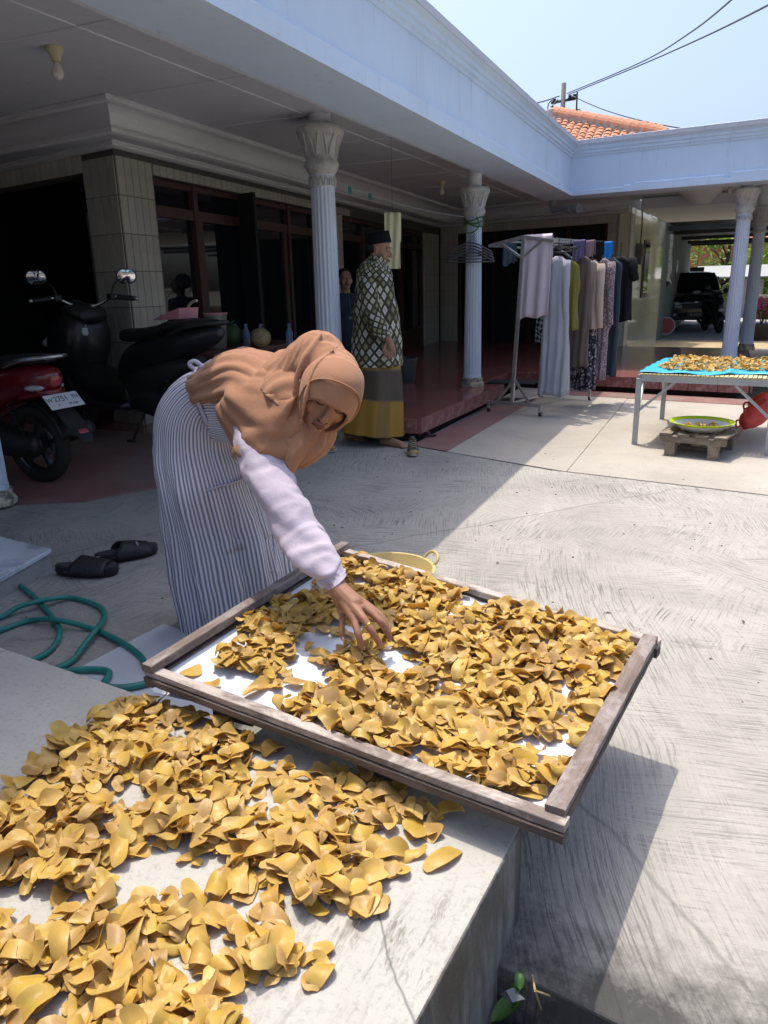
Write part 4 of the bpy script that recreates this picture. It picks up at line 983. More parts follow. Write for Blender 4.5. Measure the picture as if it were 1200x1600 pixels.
garment('long pink floral dress beside the navy garment','dress',C_flp,.95,.47,1.52,[(0,.03),(.05,.10),(.3,.11),(.68,.13),(.72,.09),(1.22,.10)],.05,6,.012,(.62,.045,.03,None),seed=8)
garment('long navy garment with a pale side stripe','dress',C_nav,1.12,.50,1.52,[(0,.03),(.05,.11),(.5,.11),(1.2,.12)],.05,5,.012,None,seed=9)
garment('black short sleeved shirt with white trim at the rack end','shirt',C_bk,1.36,.50,1.54,[(0,.03),(.05,.13),(.25,.14),(.66,.15)],.05,5,.012,(.20,.055,.06,None),seed=10)
# pieces draped straight over the rails
def drape(label,cat,mat,s,o0,o1,zr,d1,d2,along=True,seed=1,name='draped_cloth'):
    """a cloth folded over a rail: o0..o1 is its spread across the rack, d1/d2 the drops of its two flaps"""
    rr=random.Random(seed); t=thing(name,label,cat,'laundry hung on the rack',loc=tuple(rpt(s,(o0+o1)/2,zr))); B=rpt(s,(o0+o1)/2,zr); P=[];nu,nv=26,22;ph=rr.uniform(0,6)
    tot=d1+d2
    for j in range(nv+1):
        L=-d1+tot*j/nv; sg=1 if L>0 else -1; dd=abs(L)
        for i in range(nu+1):
            a=i/nu; oo=o0+(o1-o0)*a
            off=sg*min(dd,.016)+sg*.02*(dd/max(tot,.1)); f=.014*(dd/.4 if dd<.4 else 1)*math.sin(a*15+ph+dd*2)
            z=-max(0,dd-.016)+.012*math.sin(a*9+ph)*(dd/max(d1,d2)) + (.035*(a-.5)*(dd/max(d1,d2)))
            if along: p=RN+RD*(s+off+f)+RC*oo
            else: p=RN+RD*(s+(a-.5)*(o1-o0))+RC*((o0+o1)/2+off+f)
            P.append(p+V((0,0,zr+.012+z))-B)
    m=MB(); m.add(P,[(j*(nu+1)+i,j*(nu+1)+i+1,(j+1)*(nu+1)+i+1,(j+1)*(nu+1)+i) for j in range(nv) for i in range(nu)]); o=m.build('cloth',mat,t,smooth=True,fix=False); md=o.modifiers.new('s','SOLIDIFY'); md.thickness=.004; md.offset=0
    return t
drape('pale pink cloth draped long over the rack beside its post','cloth',C_pnk,.02,.03,.335,RZT+.004,.78,.3,seed=2)
drape('violet cloth folded over the rail above the grey dress','cloth',C_pur,.46,.37,.48,RZT-.045,.2,.18,seed=3)
drape('mauve cloth folded over the rail beside the violet cloth','cloth',C_mau,.62,.40,.51,RZT-.045,.19,.16,seed=4)
drape('black cloth folded over the rail between mauve and blue cloths','cloth',C_bk,.82,.40,.52,RZT-.045,.22,.16,seed=5)
drape('bright blue cloth folded over the end of the rail','cloth',C_blu,1.06,.41,.52,RZT-.045,.20,.16,seed=6)
drape('slate teal cloth hung from the rack arm over the dark doorway','cloth',C_teal,.25,-.30,-.16,RZT-.05,.22,.2,seed=7)
garment('green and white printed shorts hanging low below the pink cloth','shorts',C_grn,.75,-.02,1.10,[(0,.10),(.1,.12),(.42,.13)],.05,5,.01,None,hanger=True,seed=12,railz=RZT)
# bundle of empty hangers on the rail
hg=thing('empty_hangers','cluster of empty dark hangers on the rack above the grey dress','hangers',loc=tuple(rpt(.22,.30,RZT-.05)))
for i in range(6):
    m=MB(); y=RD*(i*.035); k=.15+.02*(i%2); m.tube(smooth_path([y+RC*-k+V((0,0,-.09-.01*i)),y+V((0,0,-.04)),y+V((0,0,.01)),y+V((0,0,.016))+RC*.008],4),.003,6); m.tube([y+V((0,0,-.04)),y+RC*k+V((0,0,-.10+.01*i))],.003,6); m.tube([y+RC*-k+V((0,0,-.09-.01*i)),y+RC*k+V((0,0,-.10+.01*i))],.003,6); m.build('hanger',M_blk,hg,smooth=True)

# ================================================================ METAL TABLE WITH TARPAULIN
M_galv=pbr('galvanised_steel',(.42,.44,.45),(.33,.35,.36),12,.45,metal=.4)
TX0,TX1=-.565,.42; ta=thing('metal_table','grey metal table with slatted top under a cyan tarpaulin','table',loc=(-.08,7.0,.006)); TAI=M.Translation((-.08,7.0,.006)).inverted()
tcs=[V((-.575,6.37,0)),V((.40,6.235,0)),V((.52,7.52,0)),V((-.455,7.66,0))]
def tpp(mb,name,mat,par=ta,**k):
    o=mb.build(name,mat,par,**k)
    if par is ta: o.matrix_parent_inverse=TAI
    return o
TH=.575
for i,p in enumerate(tcs):
    m=MB(); m.box((p.x,p.y,(TH-.03)/2+.004),(.042,.042,TH-.036)); tpp(m,'leg',M_galv)
    q=tcs[(i+1)%4]; m=MB(); e=(q-p).normalized()*.022; m.bar(p+e+V((0,0,TH-.028)),q-e+V((0,0,TH-.028)),.04,.046); tpp(m,'frame_rail',M_galv)
    for (r,sg) in ((q,1),(tcs[i-1],1)):
        d=(r-p).normalized(); m=MB(); m.bar(p+d*.01+V((0,0,TH-.29)),p+d*.27+V((0,0,TH-.055)),.02,.02); tpp(m,'brace',M_galv)
M_bam=pbr('pale_slat',(.62,.52,.30),(.5,.40,.2),20,.6)
nsl=30
for i in range(nsl):
    f=(i+.5)/nsl; a=tcs[0].lerp(tcs[1],f);b=tcs[3].lerp(tcs[2],f); m=MB(); m.bar(a+V((0,-.015,TH+.004)),b+V((0,.015,TH+.004)),.026,.012); tpp(m,'slat',M_bam)
# tarpaulin
def tq(s,t,z=TH+.012): return (tcs[0].lerp(tcs[1],s)).lerp(tcs[3].lerp(tcs[2],s),t)+V((0,0,z))
M_tarp=pbr('cyan_tarpaulin',(.03,.42,.66),(.02,.36,.60),6,.4,bmp=.2,bscale=15)
m=MB();nu,nv=40,40;P=[]
for j in range(nv+1):
    for i in range(nu+1):
        s=i/nu;t=j/nv; t0=.015+.0*s if s<.55 else .015+.22*(s-.55)**1.0+.05*math.sin((s-.55)*9)
        if s>.6: t0+=.10*(s-.6)
        tt=t0+(1.02-t0)*t
        z=.004+.004*math.sin(s*23+t*4)+.004*math.sin(t*31+s*7)+(.035*math.exp(-((s-.66)/.03)**2-((t-.06)/.05)**2))+(.02*math.exp(-((s-.74)/.04)**2-((t-.05)/.03)**2))
        P.append(tq(s*1.03-.015,tt)+V((0,0,z+.004)))
m.add(P,[(j*(nu+1)+i,j*(nu+1)+i+1,(j+1)*(nu+1)+i+1,(j+1)*(nu+1)+i) for j in range(nv) for i in range(nu)]); o=m.build('tarpaulin',M_tarp,smooth=True,fix=False); md=o.modifiers.new('s','SOLIDIFY'); md.thickness=.003
tag(o,'bright cyan tarpaulin spread over the metal table','tarpaulin')
def smtab(rr):
    s=rr.uniform(.08,1.05);t=rr.uniform(.10,1.0)
    e=((s-.62)/.58)**4+((t-.60)/.46)**4
    if e>1 or (s>.6 and t<.24+.3*max(0,s-.75)): return None
    p=tq(s,t); return (p.x,p.y),TH+.024
tc_,_h=scatter(21,900,smtab,maxh=.04,scale=.62); o=join_chips('table_chips',tc_,M_chips); tag(o,'pile of brown chips drying on the cyan tarpaulin','chips',kind='stuff')
# ---- low stool with enamel basin
M_stw=oldwood('stool_wood',(.12,.09,.065),(.21,.165,.12),(.30,.25,.19))
so1=onz(1033,712);s2=onz(1124,722);
stl=thing('low_stool','low rough wooden stool under the metal table','stool',loc=((so1.x+s2.x)/2,(so1.y+s2.y)/2+.25,.006)); SLI=M.Translation(stl.location).inverted()
ex=(s2-so1).normalized(); ey=V((-ex.y,ex.x,0)); Lw=(s2-so1).length; 
def sq(a,b,z): return so1+ex*a+ey*b+V((0,0,z))
def spl(p,q,wd,ht,name,seed):
    m=plank(p,q,wd,ht,None,'',seed,up=ey if abs((q-p).normalized().z)>.9 else V((0,0,1))); o=m.build(name,M_stw,stl); o.matrix_parent_inverse=SLI
for b in (.015,.45):
    for a in (.06,Lw-.05): spl(sq(a,b,.008),sq(a,b,.118),.075,.05,'leg',int(a*100+b*10)+30)
    spl(sq(-.02,b,.14),sq(Lw+.03,b,.14),.05,.045,'rail',40+int(b*10))
for k in range(4): spl(sq(.02+k*(Lw-.03)/3,-.01,.172),sq(.02+k*(Lw-.03)/3,.49,.172),.088,.018,'plank',50+k)
spl(sq(.05,.25,.03),sq(Lw-.04,.25,.03),.03,.02,'stretcher',60)
bcn=sq(Lw/2+.005,.235,.184)
eb=thing('enamel_basin','wide white enamel basin with a lime green rim on the low stool','basin',loc=tuple(bcn))
M_en=pbr('white_enamel',(.72,.74,.70),(.66,.68,.64),4,.15); M_lime=pbr('lime_rim',(.55,.75,.03),(.5,.7,.02),5,.2)
m=MB(); m.lathe([(.13,.0),(.155,.005),(.205,.048),(.202,.051),(.15,.010),(.01,.006)],48,capt=False); m.build('bowl',M_en,eb,auto=50)
m=MB(); m.lathe([(.2055,.0485),(.232,.064),(.238,.066),(.238,.070),(.230,.069),(.2035,.0525)],48,capb=False,capt=False); m.build('rim',M_lime,eb,smooth=True)
def smb(rr):
    A=rr.uniform(0,6.283);r_=.15*rr.random()**.5; return (bcn.x+r_*math.cos(A),bcn.y+r_*math.sin(A)*.8),bcn.z+.008
bc_,_h=scatter(22,170,smb,scale=.45,maxh=.03); o=join_chips('basin_chips',bc_,M_chips); tag(o,'small pale chips lying in the enamel basin','chips',kind='stuff')
# ---- red carrier bag hung under the table
M_bag=pbr('red_plastic_bag',(.62,.055,.045),(.48,.03,.028),14,.35,bmp=.7,bscale=22)
def redbag(ax0,ax1,r0,seed,label):
    rr=random.Random(seed); a=V(ax0);b=V(ax1);t=(b-a).normalized();sx=t.cross(V((0,0,1))).normalized();sy=sx.cross(t);R=[];n=28
    tg=thing('plastic_bag',label,'bag',None,loc=tuple(a))
    for i in range(15):
        k=i/14; c=a.lerp(b,k)-a; rad=r0*(.35+.75*math.sin(math.pi*(.18+.74*k))**.8)
        R.append([c+(sx*math.cos(A)*.75+sy*math.sin(A))*rad*(1+.13*mnoise.noise(V((math.cos(A)*2.2,math.sin(A)*2.2,k*4+seed)))+.06*math.sin(A*5+k*9)) for A in [2*math.pi*q/n for q in range(n)]])
    m=MB(); m.rings(R); m.build('bag_body',M_bag,tg,smooth=True)
    for sg in (-1,1):
        c=b-a; m=MB(); m.tube(smooth_path([c+sy*r0*.45*sg-t*.01,c+t*.03+sy*r0*.62*sg+sx*.01,c+t*.055+sy*r0*.35*sg,c+t*.05-sy*r0*.0,c+t*.015+sy*r0*.05*sg],4),[.008]*17,7); m.build('bag_handle',M_bag,tg,smooth=True)
redbag(ony(1200,634,6.75),ony(1160,663,6.6),.085,1,'crumpled red plastic bag hanging slanted under the metal table')
redbag(ony(1206,624,6.95),ony(1172,636,6.85),.075,5,'bunched red plastic bag tied to the table leg above the slanted one')

# ================================================================ FOOTWEAR BY THE TERRACE
M_shoe=pbr('olive_mesh',(.085,.085,.06),(.05,.05,.038),60,.85,bmp=.4,bscale=150); M_shso=pbr('cream_sole',(.55,.50,.38),(.45,.40,.3),20,.6); M_lace=pbr('lace',(.42,.34,.2),(.3,.24,.14),40,.8); M_gum=pbr('gum_toe',(.42,.27,.09),(.33,.2,.07),20,.5)
def sneaker(p,ang,label):
    t=thing('sneaker',label,'shoe','pair of olive sneakers',loc=(p.x,p.y,.006),rz=ang); L,Wd=.285,.10; ol=foot_outline(L,Wd,32,.72)
    m=MB(); m.rings([[V((x*k,y*k,z+.014*max(0,x/L*2-.4)**2*(1))) for x,y in ol] for z,k in ((0,.92),(.004,1.0),(.02,1.04),(.030,1.0))]); m.build('sole',M_shso,t,auto=45)
    R=[];n=32
    for i in range(8):
        k=i/7; ring=[]
        for x,y in ol:
            top=.055 if x>.05 else (.055+.055*min(1,(.05-x)/.10)); top=top if x>-.09 else .105
            ring.append(V((x*(1-.10*k**2)-.01*k,y*(1-.55*k**1.6 if x>.03 else 1-.36*k**1.5),.028+(top-.028)*math.sin(k*math.pi/2))))
        R.append(ring)
    m=MB(); m.rings(R,cap0=False); m.build('upper',M_shoe,t,smooth=True)
    m=MB(); m.sph((.118,0,.032),.042,16,8,(.65,1.05,.55)); m.build('toe_cap',M_gum,t,smooth=True)
    for k in range(5):
        x=.055-.027*k; z=.064+.011*k; m=MB(); m.tube(smooth_path([(x,-.03,z-.012),(x+.006,-.012,z+.002),(x-.004,.012,z+.004),(x,.03,z-.012)],4),.0036,6); m.build('lace',M_lace,t,smooth=True)
    m=MB(); m.rings([[V((x,y*(.026-.004*i),.10+.012*i+.0*x)) for x,y in [(-.055+.035*math.cos(A)-.006*i,math.sin(A)) for A in [2*math.pi*q/16 for q in range(16)]]] for i in range(3)]); m.build('tongue',M_shoe,t,smooth=True)
    return t
sneaker(onz(641,712)+V((0,.06,0)),R_(-66),'olive sneaker with gum toe standing alone before the man')
sneaker(onz(497,708)+V((0,.03,0)),R_(8),'olive sneaker with cream sole seen beside the woman\'s face')
# flip-flop
def flipflop(p,ang,label,ms,mt):
    t=thing('flip_flop',label,'sandal',None,loc=(p.x,p.y,.013),rz=ang); ol=foot_outline(.25,.09,28)
    m=MB(); m.rings([[V((x*k,y*k,z)) for x,y in ol] for z,k in ((0,.97),(.004,1),(.014,1),(.017,.97))]); m.build('sole',ms,t,auto=45)
    for sg in (-1,1):
        m=MB(); m.tube(smooth_path([(.065,0,.016),(.05,sg*.012,.04),(.01,sg*.032,.045),(-.035,sg*.041,.016)],5),.0065,8); m.build('strap',mt,t,smooth=True)
flipflop(onz(660,684),.35,'pink strapped dark flip-flop on the red strip beside the terrace',pbr('dark_sole',(.03,.015,.018),None,10,.7),pbr('pink_strap',(.36,.10,.14),None,10,.5))
flipflop(onz(470,716),.1,'black flip-flop half hidden behind the woman',M_blk,M_blk)

# ================================================================ PEOPLE
def remesh(mb,voxel,iters=4,fac=.5,name='m'):
    me=mb.mesh(name,None,False,True); o=bpy.data.objects.new(name+'_tmp',me); col.objects.link(o)
    r=o.modifiers.new('r','REMESH'); r.mode='VOXEL'; r.voxel_size=voxel; r.use_smooth_shade=True
    if iters: s=o.modifiers.new('s','SMOOTH'); s.factor=fac; s.iterations=iters
    dg=bpy.context.evaluated_depsgraph_get(); dg.update(); out=bpy.data.meshes.new_from_object(o.evaluated_get(dg)); out.name=name
    bpy.data.objects.remove(o); bpy.data.meshes.remove(me)
    out.polygons.foreach_set('use_smooth',[True]*len(out.polygons)); return out
def chain(mb,pts,rs,n=16,sub=5):
    P=smooth_path(pts,sub); m=len(pts); R=[]
    for i in range(len(P)):
        t=i/sub; k=min(int(t),m-2); f=t-k; R.append(rs[k]+(rs[k+1]-rs[k])*f)
    mb.tube(P,R,n); mb.sph(P[0],R[0],n,8); mb.sph(P[-1],R[-1],n,8); return mb
FH=V((CAMF.x,CAMF.y,0)).normalized()
def depz(u,v,z): p=onz(u,v,z); return (p-O).dot(CAMF)
def pxloft(st,n=72,sub=8,fold=None,power=1.0,m=None,back=None,uvk=1):
    """st: (u,v,depth,half_width_px,half_thick_m). Rings follow the spine drawn by the stations."""
    keys=[V((a,b,c,)) for a,b,c,_,_ in st]; ex=[V((d/100,e,0)) for *_,d,e in st]
    C=smooth_path(keys,sub); E=smooth_path(ex,sub); R=[]
    N=len(C)
    for i in range(N):
        a=C[max(i-1,0)];b=C[min(i+1,N-1)]; t=V((b.x-a.x,b.y-a.y)); t=t.normalized() if t.length>1e-6 else V((0,-1))
        w2=V((-t.y,t.x)); Wd=(CAMR*w2.x-CAMU*w2.y); c=dep(C[i].x,C[i].y,C[i].z); hw=E[i].x*100*C[i].z/FPX; th=E[i].y
        ring=[]; k=i/(N-1)
        for q in range(n):
            A=2*math.pi*q/n; ca,sa=math.cos(A),math.sin(A)
            ca2=math.copysign(abs(ca)**power,ca); sa2=math.copysign(abs(sa)**power,sa)
            f=fold(A,k) if fold else 0
            ring.append(c+Wd*(hw*ca2+f*ca)+FH*(th*sa2+f*sa))
        R.append(ring)
    return R
def skin(name,c):
    m,nt,b=newmat(name); tc=node(nt,'ShaderNodeTexCoord').outputs['Object']
    cc=ramp(nt,tex(nt,tc,14,5),[(.3,tuple(x*.86 for x in c)),(.7,c)]); nt.links.new(cc,b.inputs['Base Color'])
    b.inputs['Roughness'].default_value=.5; b.inputs['Subsurface Weight'].default_value=.12; b.inputs['Subsurface Radius'].default_value=(.01,.004,.002); b.inputs['Subsurface Scale'].default_value=.5
    bump(nt,b,tex(nt,tc,180,4),.12,.002); return m
M_skin=skin('skin_warm',(.36,.175,.10)); M_skin2=skin('skin_tan',(.38,.20,.12)); M_nail=pbr('nail',(.62,.36,.30),None,10,.3); M_gold=pbr('gold',(.85,.55,.12),(.8,.5,.1),10,.18,metal=1)
M_lip=pbr('lips',(.25,.075,.06),None,20,.45); M_brow=pbr('dark_hair',(.016,.012,.010),None,30,.6)
# ---------------------------------------------------------------- woman
wp=onz(372,965,0)
wo=thing('person','woman bending over the tray in a brown headscarf and grey striped dress','person',loc=(wp.x,wp.y,.006)); WI=M.Translation(wo.location).inverted()
def wpart(me,name,mat,par=wo):
    if mat and not me.materials: me.materials.append(mat)
    o=link(name,me,par)
    if par is wo: o.matrix_parent_inverse=WI
    return o
# head frame
Uim=(CAMR*.57+CAMU*.82).normalized(); tl_=R_(30)
HF=(-CAMF*math.cos(tl_)-Uim*math.sin(tl_)); HU=(Uim*math.cos(tl_)-CAMF*math.sin(tl_)); 
HF=(HF+(CAMR*.82-CAMU*.57)*.42).normalized(); HU=(HU-HF*HU.dot(HF)).normalized(); HR=HF.cross(HU)   # HR: towards image-left of face
eyes=dep(511,644,2.12)
HC=eyes-HF*.080+HU*.012
HM=M((HR,HF,HU)).transposed()          # local x=right,y=forward,z=up
def hl(x,y,z): return HC+HM@V((x,y,z))
def head_shape(mb,C,Mx,s=1.0):
    f=lambda x,y,z: C+Mx@V((x*s,y*s,z*s))
    mb.sph(f(0,-.015,.035),.092*s,24,16,(.82,1.02,.95),Mx)       # skull
    mb.sph(f(0,.02,-.005),.075*s,24,16,(.86,.86,1.15),Mx)         # face mass
    mb.sph(f(0,.035,-.062),.048*s,20,12,(.95,.82,.95),Mx)         # jaw
    mb.sph(f(0,.052,-.098),.021*s,14,10,(1.1,.9,.8),Mx)           # chin
    for sg in (-1,1):
        mb.sph(f(sg*.040,.050,-.028),.026*s,14,10,(1,.7,.9),Mx) # cheek
        mb.sph(f(sg*.033,.074,.010),.0155*s,12,8,(1.15,.7,.8),Mx)  # eyelid
        mb.sph(f(sg*.030,.075,.030),.013*s,12,8,(2.0,.7,.7),Mx)   # brow ridge
        mb.sph(f(sg*.011,.094,-.036),.0085*s,10,8,(1,1,.8),Mx)     # nostril
        mb.sph(f(sg*.078,-.005,-.005),.026*s,12,10,(.28,.7,1.2),Mx)# ear
    mb.tube([f(0,.080,.022),f(0,.090,0),f(0,.102,-.020),f(0,.106,-.034)],[.007*s,.008*s,.010*s,.0105*s],12); mb.sph(f(0,.104,-.034),.0115*s,12,8)
    mb.sph(f(0,.082,-.061),.0165*s,14,8,(1.35,.6,.42),Mx); mb.sph(f(0,.080,-.071),.0155*s,14,8,(1.2,.65,.45),Mx)
def face_parts(C,Mx,parent,inv,s=1.0,closed=True,brow=M_brow,lip=M_lip):
    f=lambda x,y,z: C+Mx@V((x*s,y*s,z*s))
    def ad(m,name,mat):
        o=m.build(name,mat,parent,smooth=True)
        if inv is not None: o.matrix_parent_inverse=inv
    for sg in (-1,1):
        m=MB(); m.tube([f(sg*.014,.0885,.027),f(sg*.027,.0895,.034),f(sg*.041,.083,.033),f(sg*.051,.073,.026)],[.0014*s,.0026*s,.0022*s,.001*s],6); ad(m,'eyebrow',brow)
        m=MB(); m.tube([f(sg*.017,.083,.004),f(sg*.026,.0875,.001),f(sg*.037,.0855,.0005),f(sg*.049,.074,.005)],[.0008*s,.0019*s,.0021*s,.0010*s],6); ad(m,'eyelash_line',brow)
        m=MB(); m.tube([f(sg*.011,.1015,-.0425),f(sg*.016,.0985,-.0415)],[.002*s,.0016*s],6); ad(m,'nostril',brow)
    m=MB(); m.tube([f(-.024,.083,-.0695),f(-.012,.0925,-.0645),f(0,.0945,-.0655),f(.012,.0925,-.0645),f(.024,.083,-.0695)],[.001*s,.0034*s,.0038*s,.0034*s,.001*s],8); m.tube([f(-.022,.083,-.0705),f(0,.0935,-.0735),f(.022,.083,-.0705)],[.001*s,.0046*s,.001*s],8); ad(m,'lips',lip)
    m=MB(); m.tube([f(-.024,.0845,-.0705),f(0,.098,-.0685),f(.024,.0845,-.0705)],.0009*s,5); ad(m,'mouth_line',brow)
bm_=MB()
head_shape(bm_,HC,HM,.93)
neck0=hl(0,-.03,-.06); sh=dep(440,615,2.36)
chain(bm_,[hl(0,-.03,.0),neck0,dep(470,640,2.32),sh],[.05,.05,.052,.07])
hipc=dep(318,650,2.76)
chain(bm_,[sh,dep(385,625,2.52),hipc],[.10,.10,.12])
kn=onz(375,965,0)
for u0,u1,d0 in ((330,352,2.72),(345,402,2.86)):
    ft=onz(u1,958 if u1<380 else 940,.0); chain(bm_,[hipc+V((0,.0,-.02)),dep(u0+12,790,d0+.08),ft+V((0,0,.08))],[.085,.06,.042]); chain(bm_,[ft+V((0,0,.045)),ft+V((.07,-.05,.04)),ft+V((.14,-.10,.03))],[.035,.036,.022])
# near (right) arm
armp=[dep(415,672,2.27),dep(452,772,2.17),dep(516,900,2.04),dep(527,916,2.02)]
chain(bm_,armp[:3],[.024,.027,.028])
# far (left) arm folded against the knee
farm=[dep(452,648,2.50),dep(440,720,2.68),dep(398,752,2.97)]; chain(bm_,farm,[.042,.036,.028]); 
fh=farm[-1]; chain(bm_,[fh,fh+V((-.05,.02,-.02))],[.028,.024])
for k in range(4): chain(bm_,[fh+V((-.06,.0,-.01+.018*(k-1.5))),fh+V((-.11,.01,-.03+.018*(k-1.5)))],[.009,.008],10,3)
body=remesh(bm_,.0042,3,.5,'body')
body_o=wpart(body,'body',M_skin)
# right hand, remeshed finer and merged into the same skin object
hm=MB(); wr=dep(522,912,2.025)
hz_=lambda u,v,z: dep(u,v,depz(u,v,z))
K=[hz_(536,960,.452),hz_(553,969,.462),hz_(569,968,.468),hz_(583,960,.466)]
TIP=[[hz_(534,980,.430),hz_(536,998,.402)],[hz_(560,992,.434),hz_(566,1012,.398)],[hz_(582,988,.440),hz_(594,1007,.398)],[hz_(597,975,.444),hz_(604,989,.402)]]
pc=hz_(552,945,.487)
chain(hm,[armp[2]+(armp[2]-armp[1]).normalized()*-.06,wr,pc],[.030,.0275,.029],14)
for i in range(4):
    chain(hm,[wr.lerp(K[i],.25),wr.lerp(K[i],.62),K[i]],[.018,.0145,.0112],12,4)
    chain(hm,[wr.lerp(K[i],.8),K[i],TIP[i][0],TIP[i][1]],[.012,.0108,(.0085,.0095,.0098,.0095)[i],(.0068,.0078,.008,.0078)[i]],12,5)
for a,b in zip(K,K[1:]): chain(hm,[a.lerp(wr,.25),b.lerp(wr,.25)],[.0125,.0125],10,2)
chain(hm,[wr.lerp(K[3],.35),hz_(590,962,.455),hz_(603,982,.425),hz_(609,996,.402)],[.019,.015,.0112,.0085],12,5)
hand=remesh(hm,.0026,3,.5,'hand')
b2=bmesh.new(); b2.from_mesh(body); b2.from_mesh(hand); b2.to_mesh(body); b2.free(); body.polygons.foreach_set('use_smooth',[True]*len(body.polygons)); bpy.data.meshes.remove(hand)
for i in range(4):
    d=(TIP[i][1]-TIP[i][0]).normalized(); m=MB(); sd=d.cross(V((0,0,1))).normalized(); up=sd.cross(d); c=TIP[i][1]+up*.0058+d*.001
    m.sph(c,.006,10,6,(1,1,1)); o=m.build('fingernail',M_nail,body_o,smooth=True); o.matrix_parent_inverse=M.Identity(4)
    o.data.transform(M.Translation(c)@(M((d,sd,up)).transposed()@M.Diagonal((1.15,.85,.35))).to_4x4()@M.Translation(-c))
rp_=K[2].lerp(TIP[2][0],.45); d=(TIP[2][0]-K[2]).normalized(); a_=d.orthogonal().normalized(); b_=d.cross(a_)
m=MB(); m.tube([rp_+(a_*math.cos(t)+b_*math.sin(t))*.0112 for t in [2*math.pi*k/20 for k in range(20)]],.0026,8,closed=True); o=m.build('gold_ring',M_gold,wo,smooth=True); o.matrix_parent_inverse=WI
face_parts(HC,HM,wo,WI,.93)
# ---- striped dress
def stripes(name,N,c1,c2):
    m,nt,b=newmat(name); uv=node(nt,'ShaderNodeTexCoord').outputs['UV']; ob=node(nt,'ShaderNodeTexCoord').outputs['Object']
    sx=node(nt,'ShaderNodeSeparateXYZ'); nt.links.new(uv,sx.inputs[0])
    w_=math_(nt,'ADD',sx.outputs[0],math_(nt,'MULTIPLY',tex(nt,ob,5,2),.010))
    s=math_(nt,'SINE',math_(nt,'MULTIPLY',w_,2*math.pi*N)); s2=math_(nt,'MULTIPLY_ADD',s,.5,.5)
    c=ramp(nt,s2,[(.38,c1),(.62,c2)]); nt.links.new(c,b.inputs['Base Color']); b.inputs['Roughness'].default_value=.9; b.inputs['Specular IOR Level'].default_value=.1
    bump(nt,b,math_(nt,'ADD',tex(nt,mapped(nt,uv,(30,7,1)),1,4,.6,.5),math_(nt,'MULTIPLY',tex(nt,ob,300,2),.15)),.35,.012); return m
M_str=stripes('striped_cotton',96,(.72,.68,.74),(.25,.25,.30)); M_wcl=cloth('lilac_white_cotton',(.56,.49,.56),(.49,.42,.49))
ph=[rnd.uniform(0,6.28) for _ in range(8)]
def dfold(A,k):
    lo=max(0,1-k/.52)
    a=.016*lo*math.sin(7*A+1.6*math.sin(k*5)+ph[0])+.010*lo*math.sin(13*A+ph[1]+k*7)+.006*lo*math.sin(23*A+ph[3])
    hp_=math.exp(-((k-.60)/.07)**2); a+=.006*hp_*math.sin(26*A+ph[2])
    a+=.005*math.sin(3*A+k*22+ph[4])*(1 if k>.6 else .5)
    return a
dz_=depz(374,968,.015)
DST=[(374,968,dz_,84,.185),(366,915,dz_-.06,86,.19),(350,835,dz_-.16,84,.185),(331,755,dz_-.27,79,.185),(318,695,2.77,73,.18),(316,652,2.72,68,.17),(326,632,2.64,55,.135),(352,630,2.56,57,.125),(392,633,2.46,60,.125),(432,636,2.37,56,.12),(460,636,2.31,36,.08)]
DR=pxloft(DST,n=120,sub=9,fold=dfold,power=.92)
m=MB(); m.rings(DR); dme=m.mesh('dress',M_str,True); wrinkle(dme,(.15,0,1),.009,2.2,11,1,lambda p:1.0 if p.z<.75 else .55); dress=wpart(dme,'dress',None)
# pocket patch and wrap edge lying on the skirt
def patch(R,i0,i1,q0,q1,off,shape=None):
    N=len(R[0]); P=[];nu=i1-i0;nv=q1-q0
    for i in range(i0,i1+1):
        for q in range(q0,q1+1):
            p=R[i][q%N]; c=sum(R[i],V((0,0,0)))/N; P.append(p+(p-c).normalized()*(off+(.010*(math.sin(math.pi*(q-q0)/nv)) if i==i1 else 0)))
    mm=MB(); mm.add(P,[(a*(nv+1)+b,a*(nv+1)+b+1,(a+1)*(nv+1)+b+1,(a+1)*(nv+1)+b) for a in range(nu) for b in range(nv)],[tuple(((q0+b+dq)/N,(i0+a+da)/len(R)) for da,dq in ((0,0),(0,1),(1,1),(1,0))) for a in range(nu) for b in range(nv)])
    return mm
# which ring points face the camera: sa<0
N_=120; front=int(.75*N_)
pk=patch(DR,17,28,front+2,front+25,.004); o=wpart(pk.mesh('pocket',M_str,True,False),'pocket',None); md=o.modifiers.new('s','SOLIDIFY'); md.thickness=.004
for nm,ii,q0,q1,mt,rad in (('pocket_hem',28,front+2,front+25,M_wcl,.0035),):
    pts=[]
    for q in range(q0,q1+1):
        p=DR[ii][q%N_]; c=sum(DR[ii],V((0,0,0)))/N_; pts.append(p+(p-c).normalized()*(.009+.008*math.sin(math.pi*(q-q0)/(q1-q0))))
    mm=MB(); mm.tube(pts,rad,6); wpart(mm.mesh(nm,mt,True),nm,None)
# wrap edge seam
pts=[]
for i in range(4,50):
    q=int(front+28-.45*abs(i-30)+ (i-4)*.15); p=DR[i][q%N_]; c=sum(DR[i],V((0,0,0)))/N_; pts.append(p+(p-c).normalized()*.003)
mm=MB(); mm.tube(pts,.0035,6); wpart(mm.mesh('wrap_edge',M_str,True),'wrap_edge',None)
# button near the knee
bp=dep(425,893,dz_-.28); m=MB(); m.sph(bp,.008,12,6,(1,.4,1)); wpart(m.mesh('button',M_wcl,True),'button',None)
